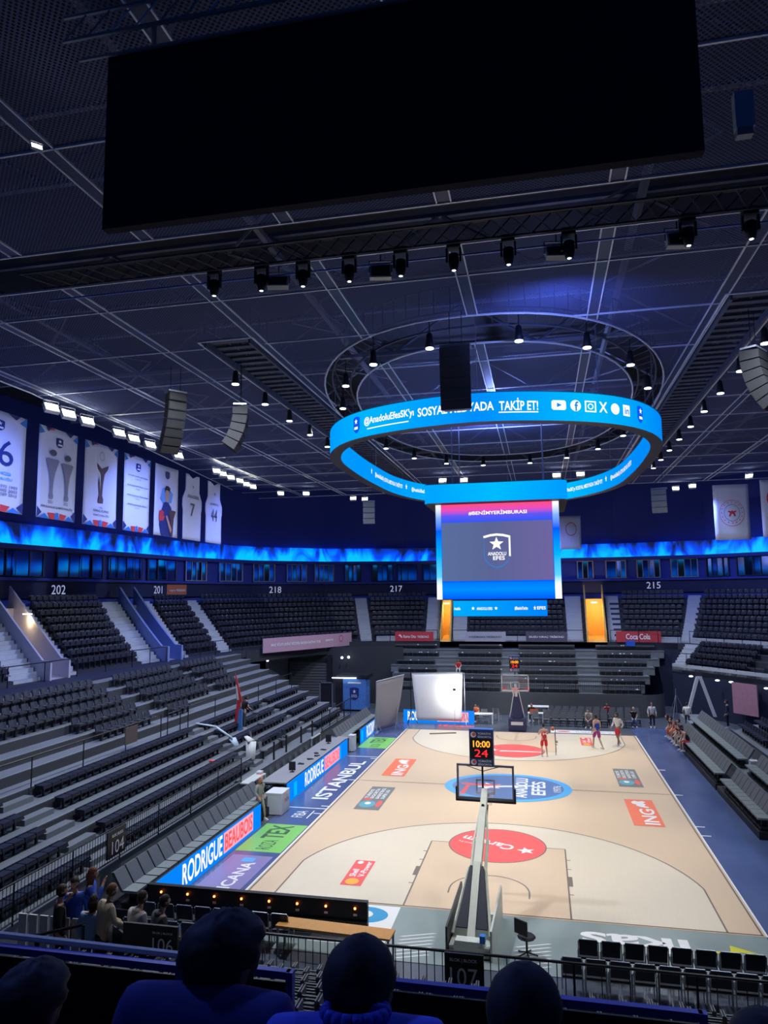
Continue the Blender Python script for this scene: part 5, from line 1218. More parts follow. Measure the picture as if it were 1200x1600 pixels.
banner('white jersey banner with number 44, last of the row', 23.85, 26.6, [('DUVERIOĞLU', .26, .76, .62, .67, M_silver), ('44', .32, .68, .36, .56, M_inkgrey), ('#disc', .46, .56, .78, .83, M_silver)], True)
# flags on the right
def flag(label, x, y, w, h, z0, items, rz=0):
    t = thing('hanging_banner', label, 'banner', (x, y, z0), rz)
    pf = lambda u, v: ((u-.5)*w, 0, h*v)
    mb = MB(); vs = []; 
    for j in range(9):
        for i in range(9): u = i/8; v = j/8; vs.append(((u-.5)*w, .04*math.sin(u*7+v*2), h*v))
    mb.add(vs, [(j*9+i, j*9+i+1, (j+1)*9+i+1, (j+1)*9+i) for j in range(8) for i in range(8)]); o = mb.build('cloth', M_cloth, t, True); o.modifiers.new('thick', 'SOLIDIFY').thickness = .015
    f = lambda u, v: Vector(((u-.5)*w, .04*math.sin(u*7+v*2)-.03, h*v))
    for it in items:
        m = MB()
        if it[0] == '#ring': ringpoly(m, f, (it[1]+it[2])/2, (it[3]+it[4])/2, (it[2]-it[1])/2, (it[4]-it[3])/2, it[6])
        elif it[0] == '#stars':
            for k in range(16): a = 2*PI*k/16; poly(m, STAR, f, 0, .5+.29*math.cos(a)-.025, .5+.29*math.cos(a)+.025, .49+.19*math.sin(a)-.014, .49+.19*math.sin(a)+.014)
        elif it[0] == '#poly': poly(m, it[6], f, 0, *it[1:5])
        else: text(m, it[0], f, *it[1:5])
        m.build('emblem' if it[0][0] == '#' else 'lettering', it[5], t)
FIG = [(.1, 0), (.3, 0), (.42, .3), (.5, .35), (.58, .3), (.7, 0), (.9, 0), (.75, .5), (1, .6), (.9, .75), (.62, .65), (.5, .8), (.38, .65), (.1, .75), (0, .6), (.25, .5)]
flag('white banner with a ring of small red stars at the right', 16.7, 38, 2.6, 4.35, 13.3, [('#ring', .15, .85, .24, .72, M_redprint, .03), ('#stars', 0, 1, 0, 1, M_redprint), ('#ring', .28, .72, .33, .64, M_silver, .06), ('#poly', .38, .63, .42, .56, M_redprint, FIG)])
flag('white banner with a red ball emblem cut by the right edge', 20.0, 37.2, 2.7, 4.45, 13.4, [('#ring', .15, .85, .45, .88, M_redprint, .09), ('#poly', .3, .7, .52, .8, M_redprint, circ(16)), ('TÜRKİYE', .15, .85, .36, .42, M_redprint), ('BASKETBOL', .15, .85, .28, .34, M_redprint)], -.1)
flag('white flag partly hidden behind the right edge of the scoreboard', 4.6, 44, 1.9, 3.0, 13.2, [('#ring', .3, .8, .4, .8, M_redprint, .1)])
# ================================================================ BASKETS
def hoop(root_label, yb, s, near):
    t = thing('basketball_hoop', root_label, 'basketball hoop', (-.06 if near else 0, yb, 0), -.05 if s == 1 else PI)
    # local: +y towards the court; board at y = 1.2
    fr = MB(); x, z0, z1 = .9, 2.9, 3.95
    fr.box(-x, x, 1.17, 1.23, z0-.03, z0+.05).box(-x, x, 1.17, 1.23, z1-.06, z1).box(-x, -x+.06, 1.17, 1.23, z0, z1).box(x-.06, x, 1.17, 1.23, z0, z1)
    bd = fr.build('backboard_frame', M_white if not near else M_steel, t)
    MB().box(-x+.05, x-.05, 1.19, 1.21, z0+.05, z1-.05).build('glass', M_glass, bd)
    m = MB().box(-.3, .3, 1.212, 1.22, 3.05, 3.1).box(-.3, .3, 1.212, 1.22, 3.45, 3.5).box(-.3, -.25, 1.212, 1.22, 3.05, 3.5).box(.25, .3, 1.212, 1.22, 3.05, 3.5); m.build('target_square', M_white, bd)
    if near: MB().box(-x-.03, x+.03, 1.14, 1.26, z0-.08, z0-.02).box(-x-.04, -x+.01, 1.15, 1.25, z0-.08, z0+.35).box(x-.01, x+.04, 1.15, 1.25, z0-.08, z0+.35).build('edge_padding', M_black, bd)
    else:
        m = MB(); 
        for sx in (-1, 1): m.box(sx*.75-.18, sx*.75+.12 if sx < 0 else sx*.75+.1, 1.212, 1.218, 3.0, 3.1)
        m.build('sponsor_print', M_red, bd)
    ri = MB(); P = [(.225*math.cos(2*PI*i/20), 1.58+.225*math.sin(2*PI*i/20), 3.05) for i in range(20)]; ri.path(P, .012, 5, True); ri.box(-.1, .1, 1.22, 1.37, 2.98, 3.06); ro = ri.build('rim', M_orange, t)
    ne = MB()
    for i in range(10):
        a = 2*PI*i/10; 
        for d_ in (.5, -.5): ne.tube((.22*math.cos(a), 1.58+.22*math.sin(a), 3.04), (.13*math.cos(a+d_), 1.58+.13*math.sin(a+d_), 2.62), .006, 3)
    ne.build('net', M_white, ro)
    arm = MB()
    if near:
        arm.hexa([(-.11, -.95, 1.72), (.11, -.95, 1.72), (.11, -.75, 1.55), (-.11, -.75, 1.55)], [(-.09, 1.0, 3.28), (.09, 1.0, 3.28), (.09, 1.05, 3.02), (-.09, 1.05, 3.02)])
        arm.build('boom', M_cream, t)
        m = MB()
        for sx in (-1, 1): m.tube((sx*.2, -.85, 1.35), (sx*.2, -.1, 2.1), .045, 8).tube((sx*.2, -.1, 2.1), (sx*.09, .6, 2.75), .03, 8)
        m.build('brace_arm', M_cream, t)
        m = MB()
        m.hexa([(-.1, -2.45, .35), (.1, -2.45, .35), (.1, -2.2, .35), (-.1, -2.2, .35)], [(-.1, -1.0, 1.8), (.1, -1.0, 1.8), (.1, -.8, 1.6), (-.1, -.8, 1.6)]); m.build('main_strut', M_cream, t)
        m = MB()
        for sx in (-1, 1):
            a, b = sorted((sx*.12, sx*.42)); a2, b2 = sorted((sx*.12, sx*.19))
            m.hexa([(a, -2.25, .55), (b, -2.25, .55), (b, -2.0, .3), (a, -2.0, .3)], [(a2, -1.05, 1.7), (b2, -1.05, 1.7), (b2, -.85, 1.5), (a2, -.85, 1.5)])
        m.build('padded_cover', mat('pad_navy', (.012, .016, .04), .6), t)
        m = MB()
        for sx in (-1, 1): m.tube((sx*.50, -2.3, .4), (sx*.24, -.95, 1.6), .045, 6)
        m.build('side_strut', M_cream, t)
        m = MB().box(-.52, .52, -2.75, -2.1, .05, .3).box(-.52, -.4, -2.75, -.35, .05, .26).box(.4, .52, -2.75, -.35, .05, .26).box(-.52, .52, -.5, -.35, .05, .2); m.build('base_chassis', M_cream, t)
        m = MB().box(-.36, .36, -2.74, -2.45, .3, .42).box(-.45, .45, -2.2, -2.05, .3, .5); m.build('counterweight', M_cream, t)
        m = MB().hexa([(.55, -2.8, 0), (.60, -2.8, 0), (.60, -.2, 0), (.55, -.2, 0)], [(.55, -2.8, .75), (.60, -2.8, .75), (.60, -.3, .95), (.55, -.3, .95)]); m.build('side_panel', M_cream, t)
        m = MB().hexa([(-.60, -2.8, 0), (-.55, -2.8, 0), (-.55, -.2, 0), (-.60, -.2, 0)], [(-.60, -2.8, .75), (-.55, -2.8, .75), (-.55, -.3, .95), (-.60, -.3, .95)]); m.build('side_panel', mat('panel_dark', (.05, .055, .06), .5), t)
        for x_ in (-.45, .45):
            for y_ in (-2.6, -.5): MB().tube((x_-.04, y_, .07), (x_+.04, y_, .07), .07, 10).build('wheel', M_black, t)
        MB().box(.28, .42, -2.78, -2.62, .42, .6).build('control_pouch', M_blueprint, t)
        MB().tube((0, .5, 2.9), (0, 1.1, 2.75), .05, 8).tube((.03, .75, 2.2), (.06, 1.0, 2.8), .05, 8).build('tilt_cylinder', M_blackmetal, t)
    else:
        arm.hexa([(-.08, -.6, 2.5), (.08, -.6, 2.5), (.08, -.4, 2.3), (-.08, -.4, 2.3)], [(-.07, 1.15, 3.35), (.07, 1.15, 3.35), (.07, 1.15, 3.1), (-.07, 1.15, 3.1)]); arm.build('boom', M_white, t)
        pad = mat('pad_blue', (.03, .04, .12), .5)
        MB().hexa([(-.45, -1.2, .8), (.45, -1.2, .8), (.32, -.35, .8), (-.32, -.35, .8)], [(-.14, -.8, 2.6), (.14, -.8, 2.6), (.12, -.4, 2.6), (-.12, -.4, 2.6)]).build('padded_cover', pad, t)
        MB().box(-.58, .58, -2.3, -.25, .05, .85).build('padded_base', pad, t)
        f = flat((0, -.24, .55), (-1, 0, 0), (0, 0, 1), .8, .22, .0); m = MB(); rect(m, f, 0, 1, 0, 1); m.build('sponsor_print', M_white, t)
        m = MB(); 
        for sx in (-1, 1): m.tube((sx*.5, -.9, .8), (sx*.16, -.5, 2.6), .04, 6)
        m.build('side_strut', M_white, t)
    return t
hoop('near portable basketball hoop seen from behind with a pale boom', 0, 1, True)
hoop('far basketball hoop with navy padding facing the camera', 28, -1, False)
def shotclock(label, loc, rz, w, s):
    t = thing('shot_clock', label, 'shot clock', loc, rz)
    MB().box(-w/2, w/2, -.14, .14, 0, w*1.5).build('casing', mat('clock_navy', (.03, .06, .2), .5), t)
    MB().box(-w/2-.0, w/2, -.14, .12, w*1.5, w*1.52).build('lid', mat('clock_blue_lid', (.08, .2, .6), .5), t)
    f = flat((0, -.145, w*.75), (1, 0, 0), (0, 0, 1), w, w*1.5, 0); g = flat((0, -.15, w*.75), (1, 0, 0), (0, 0, 1), w, w*1.5, 0)
    m = MB(); rect(m, f, .02, .98, .22, .76, 0); m.build('display_panel', M_black, t)
    m = MB(); text(m, '10:00', g, .16, .88, .52, .70, 0, .012); m.build('time_digits', led('led_amber', (1, .38, .04), 1.6), t)
    m = MB(); text(m, '24', g, .22, .78, .26, .46, 0, .02); m.build('shot_digits', led('led_red', (1, .02, .03), 1.6), t)
    m = MB()
    for v in (.80, .05): text(m, 'TÜRKİYE', g, .36, .92, v+.07, v+.14, 0, .004); text(m, 'SİGORTA', g, .36, .94, v-.02, v+.05, 0, .004); poly(m, circ(16), g, 0, .06, .3, v-.02, v+.14)
    m.build('lettering', M_whiteprint, t)
    m = MB(); h = flat((0, -.155, w*.75), (1, 0, 0), (0, 0, 1), w, w*1.5, 0)
    for v in (.80, .05): poly(m, circ(12), h, 0, .13, .28, v+.02, v+.12)
    m.build('emblem', M_red, t)
    return t
t = shotclock('shot clock reading 10:00 and 24 above the near hoop', (-.07, 1.0, 3.97), -.04, .74, 1)
MB().tube((0, .05, -.75), (0, .05, 0), .03, 6).tube((-.5, .1, -.05), (0, .1, -.2), .012, 4).tube((.5, .1, -.05), (0, .1, -.2), .012, 4).build('stem', M_blackmetal, t)
t = shotclock('small shot clock above the far hoop', (0, 27.0, 4.15), 0, .68, 1)
MB().tube((0, .05, -.4), (0, .05, 0), .03, 6).build('stem', M_blackmetal, t)
# ================================================================ PHOTO SET AT THE FAR LEFT
def stand_leg(label, loc, h, rz=0, m=M_steel):
    t = thing('light_stand', label, 'tripod stand', loc, rz)
    MB().tube((0, 0, .3), (0, 0, h), .03, 6).build('column', m, t)
    for k in range(3): a = 2*PI*k/3; MB().tube((0, 0, .9), (.5*math.cos(a), .5*math.sin(a), 0), .02, 5).build('leg', m, t)
    return t
def sail(label, A, B, Cc, D, m, nm='photo_backdrop', bulge=.25, parent_loc=None):
    A, B, Cc, D = map(Vector, (A, B, Cc, D)); o = A.copy(); t = thing(nm, label, 'backdrop', o); mb = MB(); vs = []; nrm = (B-A).cross(D-A).normalized()
    N = 12
    for j in range(N+1):
        for i in range(N+1):
            u = i/N; v = j/N; p = A.lerp(B, u).lerp(D.lerp(Cc, u), v); p = p+nrm*bulge*math.sin(PI*v)*math.sin(PI*(.15+.7*u)); vs.append(p-o)
    mb.add(vs, [(j*(N+1)+i, j*(N+1)+i+1, (j+1)*(N+1)+i+1, (j+1)*(N+1)+i) for j in range(N) for i in range(N)])
    c = mb.build('sheet', m, t, True); c.modifiers.new('thick', 'SOLIDIFY').thickness = .01
    MB().tube(D-o, Cc-o, .03, 6).build('crossbar', M_steel, t)
    return t
sail('white paper backdrop glaring in a photo lamp at the far left baseline', (-7.1, 29.6, .35), (-3.9, 29.7, .35), (-3.8, 29.9, 3.72), (-7.5, 29.9, 3.62), mat('backdrop_white', (.9, .9, .9), .8))
sail('grey fabric backdrop standing edge-on at the far left corner', (-9.5, 26.2, .1), (-8.5, 28.6, .1), (-7.75, 28.3, 3.7), (-9.25, 26.0, 3.45), mat('backdrop_grey', (.36, .34, .37), .8), bulge=.12)
stand_leg('silver tripod stand left of the grey backdrop', (-9.1, 25.4, 0), 3.4); stand_leg('silver tripod stand between the two backdrops', (-8.3, 28.2, 0), 3.4, .5)
stand_leg('dark tripod stand at the left edge of the white backdrop', (-7.6, 30.0, 0), 3.7, .2, M_blackmetal); stand_leg('dark tripod stand at the right edge of the white backdrop', (-3.7, 30.0, 0), 3.7, .8, M_steel)
t = thing('photo_lamp', 'bright studio lamp behind the white backdrop', 'studio lamp', (-4.6, 30.75, 1.9))
MB().lathe([(.06, -.3), (.1, -.2), (.22, 0)], 14).xform(Matrix.Rotation(PI/2, 4, 'X')).build('reflector', M_black, t); MB().ball((0, -.05, 0), .07, 8).build('bulb', mat('bulb_glow', (1, 1, 1), .3, 0, (1, 1, 1), 60), t); MB().tube((0, .2, -1.9), (0, .2, 0), .025, 6).build('stand', M_blackmetal, t)
lamp('photo_lamp_beam', 'SPOT', (-4.2, 28.3, 2.6), (-4.1, 29.9, 2.3), 330, (1, 1, 1), .3, 150, 1.0)
t = thing('photo_lamp', 'studio lamp head aimed at the white backdrop', 'studio lamp', (-4.2, 28.1, 2.75)); MB().box(-.1, .1, -.15, .0, -.08, .08).build('head', M_black, t); MB().tube((0, -.1, -2.75), (0, -.1, -.05), .015, 5).build('stand', M_steel, t)
o = MB().box(-.9, .9, -.08, .08, 0, .06).build('wooden_plank', mat('plank', (.28, .2, .14), .6)); o.location = (-4.85, 26.7, .022); o.rotation_euler.z = .35; tag(o, 'brown strip lying on the court in front of the white backdrop', 'plank')
# ================================================================ FAR FLOOR SEATS AND CLUTTER
for r_ in range(4):
    n = [11, 12, 12, 12][r_]
    for k in range(n):
        x = 2.0+.55*k+.1*r_
        if r_ == 0 and k in (8,): continue
        simple_chair('dark folding chair, %s row right of the far basket' % ordn[r_], (x, 30.8+1.0*r_, .0), 0, 'dark folding chairs, %s row right of the far basket' % ordn[r_], mat('folding_chair_slate', (.11, .115, .13), .5), M_blackmetal)
for i, (x, y, rz) in enumerate(((-2.4, 31.6, .3), (-1.6, 32.6, 2.8), (-2.9, 33.0, 1), (1.2, 31.2, .1), (1.9, 31.9, -.2))):
    simple_chair('white framed chair near the far basket, %s from the left' % ordn[(2, 3, 0, 4, 1)[i] if False else i].replace('front', 'first'), (x, y, 0), rz, None, M_seatgrey, M_white, name='chair') if i else simple_chair('white framed chair near the far basket, first of the loose ones', (x, y, 0), rz, None, M_seatgrey, M_white)
white_table('small white table left of the far basket', (-2.5, 30.9, 0), .1, 1.4, .6, .74, M_white); white_table('white desk behind the far basket on the right', (1.4, 33.2, 0), .0, 1.5, .8, 1.0, M_white); white_table('low white table right beside the far basket', (1.2, 32.0, 0), 0, 1.1, .6, .7, M_white)
o = MB().box(-.3, .3, -.02, .02, 0, .3).build('orange_screen', M_orange); o.location = (1.1, 31.7, .7); tag(o, 'orange panel on the table beside the far basket', 'panel')
# near end: black stacking chairs
def near_chair(label, loc, rz, group, cache={}):
    if 'r' in cache: return dup(cache['r'], loc, rz, label, group)
    t = thing('stacking_chair', label, 'chair', loc, rz, group)
    MB().box(-.22, .22, -.22, .22, .44, .49).build('seat', M_black, t)
    MB().hexa([(-.21, -.25, .55), (.21, -.25, .55), (.21, -.22, .55), (-.21, -.22, .55)], [(-.22, -.31, .92), (.22, -.31, .92), (.22, -.27, .92), (-.22, -.27, .92)]).build('backrest', M_seat, t)
    MB().tube((-.21, -.29, .93), (.21, -.29, .93), .012, 5).build('top_edge', M_steel, t)
    for x in (-.235, .235):
        MB().tube((x, .2, 0), (x, .2, .46), .014, 5).build('leg', M_steel, t); MB().tube((x, -.22, 0), (x, -.22, .46), .014, 5).tube((x, -.22, .46), (x, -.29, .9), .014, 5).build('leg', M_steel, t)
    cache['r'] = t; return t
for r_ in range(2):
    for k in range(12):
        x = 2.75+.535*k-.42*r_; near_chair('black chair facing the court by the yellow bolt lettering, %s line' % ['front', 'rear'][r_], (x, -2.9-.95*r_, 0), 0, 'black chairs, %s line near the yellow bolt lettering' % ['front', 'rear'][r_])
for r_ in range(2):
    for k in range(9):
        x = -9.0+.55*k+.1*r_
        if x < -5.1: near_chair('black chair behind the near black board, %s line' % ['front', 'rear'][r_], (x, -3.0-.95*r_, 0), 0, 'black chairs behind the near black board, %s line' % ['front', 'rear'][r_])
t = thing('wooden_bench', 'honey coloured wooden topped table in front of block 106', 'table', (-3.6, -3.35, 0), -.06)
MB().box(-1.55, 1.55, -.28, .28, .70, .75).build('tabletop', M_wood, t)
for x in (-1.5, 1.5):
    for y in (-.24, .24): MB().box(x-.025, x+.025, y-.025, y+.025, 0, .7).build('leg', M_steel, t)
# ================================================================ NEAR LOWER STAND
ns = thing('near_lower_stand', 'dark stepped lower stand below the camera', 'stand', (0, 0, 0))
def ny(i): return -6.95-.8*i
def nz(i): return 1.05+.345*i
m = MB()
for i in range(12): m.box(-11.3, 14, ny(i+1)-.02, ny(i), nz(i)-.36 if i else 0, nz(i))
m.build('deck', M_riser, ns)
MB().box(-4.7, 2.2, -7.3, -6.93, 1.0, 1.07).build('pale_front_deck', mat('deck_pale', (.42, .42, .36), .7), ns)
railing('barred rail along the front of the near lower stand', [(-4.6, -7.05, 1.07), (2.3, -7.05, 1.07)], h=1.1, post=1.8, bars=.16)
railing('barred rail in front of the black chairs at the near right', [(2.3, -7.05, 1.07), (9, -7.05, 1.07)], h=1.1, post=1.8, bars=.5)
sign('black block 107 sign on the near rail', (.18, -7.15, 1.86), (1, 0, 0), (0, 0, 1), .78, .66, M_signblack, [('107', .14, .84, .1, .62, M_whiteprint), ('BLOK | BLOCK', .14, .84, .76, .88, M_whiteprint)])
sign('black block 106 sign by the group of visitors', (-4.87, -10.35, 3.45), (1, 0, .0), (0, 0, 1), 1.04, .46, M_signblack, [('106', .56, .93, .1, .58, M_whiteprint), ('BLOK | BLOCK', .56, .93, .7, .8, M_whiteprint)])
RIB = MB(); 
RIB.box(-.22, .22, -.22, .2, .40, .44)
for k in range(7): z = .50+.05*k; RIB.hexa([(-.22, -.24-.012*k, z), (.22, -.24-.012*k, z), (.22, -.21-.012*k, z), (-.22, -.21-.012*k, z)], [(-.21, -.25-.012*k, z+.03), (.21, -.25-.012*k, z+.03), (.21, -.22-.012*k, z+.03), (-.21, -.22-.012*k, z+.03)])
RIB.box(-.24, -.22, -.3, -.1, .3, .86); RIB.box(.22, .24, -.3, -.1, .3, .86); RIB.box(-.03, .03, -.1, .1, 0, .4)
rib_me = None
for i in range(1, 11):
    x = -6.2
    while x < 5.5:
        p = Vector((x, ny(i)-.35, nz(i)))
        if in_frame(p+Vector((0, 0, .6)), 5):
            if rib_me is None: o = RIB.build('slatted_seat', mat('seat_slat_grey', (.16, .165, .18), .4)); rib_me = o.data
            else: o = bpy.data.objects.new('slatted_seat', rib_me); C.objects.link(o)
            o.location = p; o.rotation_euler = (0, 0, 0)
            tag(o, 'slat-backed seat in the %s row of the near lower stand' % (ordn+['tenth', 'eleventh'])[i-1], 'seat', 'slat-backed seats, %s row of the near lower stand' % (ordn+['tenth', 'eleventh'])[i-1])
        x += .5
# corner floor for the visitors, white slats
struct('trim_4', MB().box(-9.2, -4.3, -11.4, -9.3, 1.0, 2.25), M_riser)
t = thing('picket_fence', 'row of white upright boards behind the visitors at lower left', 'fence', (-8.0, -9.7, 2.3))
for k in range(10):
    MB().box(.17*k*1.35, .17*k*1.35+.17, 0, .03, 0, 1.05).build('board', M_white, t)
railing('curved black handrail beside the visitors', [(-7.3, -10.1, 2.25), (-7.25, -10.1, 2.25), (-6.2, -10.3, 2.6)], h=.95, post=1.0)
# ================================================================ NEAR UPPER STAND (camera side)
us = thing('camera_side_tier', 'dark stepped upper tier on the camera side', 'seating tier', (0, 0, 0))
m = MB().box(-12, 14, -17.3, -16.1, 4.8, 5.12)
for k in range(8): m.box(-12, 14, -17.3-.85*(k+1), -17.3-.85*k, 4.8, 5.35+.5*k)
m.build('deck', M_riser, us)
def up_barrier(label, x0, x1, z=6.2, y=-16.25, post_l=True, post_r=True, panel_=True):
    t = thing('tier_barrier', label, 'barrier', ((x0+x1)/2, y, 5.12)); w_ = (x1-x0)/2; h = z-5.12
    MB().box(-w_, w_, -.03, .03, h-.06, h).build('top_rail', M_blueframe, t)
    for f_, x in ((post_l, -w_), (post_r, w_)):
        if f_: MB().box(x-.03, x+.03, -.035, .035, 0, h).build('post', M_blueframe, t)
    if panel_:
        MB().box(-w_+.03, w_-.03, -.01, .01, .05, h-.09).build('infill_panel', mat('infill_black', (.006, .006, .012), .35), t)
        m = MB()
        for k in range(6): m.box(-w_+.03, w_-.03, -.02, -.01, .12+k*.15, .14+k*.15)
        m.build('infill_rib', mat('rib_navy', (.012, .013, .03), .4), t)
    return t
up_barrier('blue barrier of the camera tier at the lower left', -4.4, -1.18, 6.2, -16.3, False, True)
up_barrier('blue framed barrier panel between the two nearest heads on the left', -1.1, -.22, 6.2, -16.22, False, True)
up_barrier('blue barrier of the camera tier right of centre', .55, 3.02, 6.16, -16.1, False, True)
o = MB().tube((-4.4, 0, .02), (-1.0, 0, .0), .03, 6).tube((-4.0, 0, -1.1), (-4.0, 0, 0), .025, 5).tube((-1.12, 0, -1.1), (-1.12, 0, 0), .025, 5).tube((-2.35, 0, -1.1), (-2.35, 0, 0), .025, 5).build('handrail', M_cream); o.location = (0, -16.2, 6.22); tag(o, 'pale metal handrail just above the lower left barrier', 'railing')
# ================================================================ PEOPLE
def skin_obj(name, verts, edges, radii, m, parent, root=0, sub=1):
    me = bpy.data.meshes.new(name); me.from_pydata([tuple(v) for v in verts], edges, []); me.update()
    ob = bpy.data.objects.new(name, me); C.objects.link(ob)
    md = ob.modifiers.new('s', 'SKIN'); md.use_smooth_shade = True
    if sub: sd = ob.modifiers.new('d', 'SUBSURF'); sd.levels = sub; sd.render_levels = sub
    for i, r in enumerate(radii):
        sv = me.skin_vertices[0].data[i]; sv.radius = r if isinstance(r, tuple) else (r, r); sv.use_root = (i == root)
    dg = bpy.context.evaluated_depsgraph_get(); dg.update(); nm = bpy.data.meshes.new_from_object(ob.evaluated_get(dg))
    bpy.data.objects.remove(ob); nm.materials.clear(); nm.materials.append(m)
    o = bpy.data.objects.new(name, nm); C.objects.link(o); o.parent = parent
    for p in nm.polygons: p.use_smooth = True
    return o
def head_geo(mb, c, s=1.0, yaw=0, tilt=0, n=20):
    """face looks along +y"""
    M = Matrix.Translation(c) @ Matrix.Rotation(yaw, 4, 'Z') @ Matrix.Rotation(tilt, 4, 'X')
    vs = []; fs = []; R = 14
    for j in range(R+1):
        a = PI*j/R
        for i in range(n):
            b = 2*PI*i/n; x = math.sin(a)*math.cos(b); y = math.sin(a)*math.sin(b); z = math.cos(a)
            X = x*.076; Y = y*.097; Z = z*.118
            if z < 0: k = 1+z*.34; X *= k; Y *= (1+z*.18) if y > 0 else (1+z*.62)
            if y > .55:
                if abs(x) < .22 and -.35 < z < .12: Y += .022*(1-abs(x)/.22)*(1-abs(z+.14)/.28)       # nose
                if .12 < abs(x) < .6 and -.02 < z < .25: Y -= .007                                      # eye sockets
                if abs(x) < .35 and -.62 < z < -.42: Y += .006                                         # lips
                if abs(x) < .3 and z < -.75: Y += .008                                                 # chin
            if abs(x) > .93 and abs(y) < .3 and -.25 < z < .2: X *= 1.14; Y -= .01                     # ears
            vs.append(M @ Vector((X*s, Y*s, Z*s)))
    for j in range(R):
        for i in range(n): fs.append((j*n+i, (j+1)*n+i, (j+1)*n+(i+1) % n, j*n+(i+1) % n))
    mb.add(vs, fs)
    return M
POSES = {
 'stand': dict(pel=(0, 0, .96), hipz=.93, kn=((-.11, .03, .51), (.11, .03, .51)), an=((-.12, -.01, .09), (.12, -.01, .09)), el=((-.27, -.03, 1.16), (.27, -.03, 1.16)), wr=((-.27, .10, .94), (.27, .10, .94)), lean=0),
 'stride': dict(pel=(0, 0, .95), hipz=.92, kn=((-.12, .16, .53), (.12, -.02, .50)), an=((-.13, .22, .09), (.13, -.28, .11)), el=((-.27, -.1, 1.17), (.27, .05, 1.17)), wr=((-.24, .05, .97), (.25, .24, 1.0)), lean=.04),
 'sit': dict(pel=(0, 0, .53), hipz=.52, kn=((-.13, .44, .50), (.13, .44, .50)), an=((-.14, .42, .09), (.14, .46, .09)), el=((-.25, .1, .78), (.25, .1, .78)), wr=((-.13, .36, .62), (.13, .36, .62)), lean=.10),
 'seatlow': dict(nk=-.185, nf=.04, pel=(0, 0, .53), hipz=.52, kn=((-.13, .44, .50), (.13, .44, .50)), an=((-.14, .42, .09), (.14, .46, .09)), el=((-.27, .1, .80), (.27, .1, .80)), wr=((-.13, .36, .62), (.13, .36, .62)), lean=.10),
 'hunch': dict(pel=(0, 0, .53), hipz=.52, kn=((-.16, .44, .50), (.16, .44, .50)), an=((-.14, .38, .09), (.18, .44, .09)), el=((-.22, .34, .66), (.22, .34, .66)), wr=((-.05, .52, .56), (.06, .52, .56)), lean=.30),
 'lean': dict(pel=(0, 0, .95), hipz=.92, kn=((-.11, .03, .51), (.11, -.03, .51)), an=((-.12, 0, .09), (.12, -.05, .09)), el=((-.26, .1, 1.2), (.26, .12, 1.2)), wr=((-.2, .36, 1.05), (.2, .36, 1.05)), lean=.10),
 'facetouch': dict(pel=(0, 0, .96), hipz=.93, kn=((-.11, .03, .51), (.11, .03, .51)), an=((-.12, -.01, .09), (.12, -.01, .09)), el=((-.27, -.03, 1.16), (.24, .16, 1.22)), wr=((-.27, .10, .94), (.05, .24, 1.48)), lean=0),
 'ball': dict(pel=(0, 0, .96), hipz=.93, kn=((-.12, .06, .52), (.12, .02, .51)), an=((-.14, .0, .09), (.14, -.02, .09)), el=((-.27, .1, 1.2), (.27, .1, 1.2)), wr=((-.14, .36, 1.28), (.14, .36, 1.28)), lean=.02)}
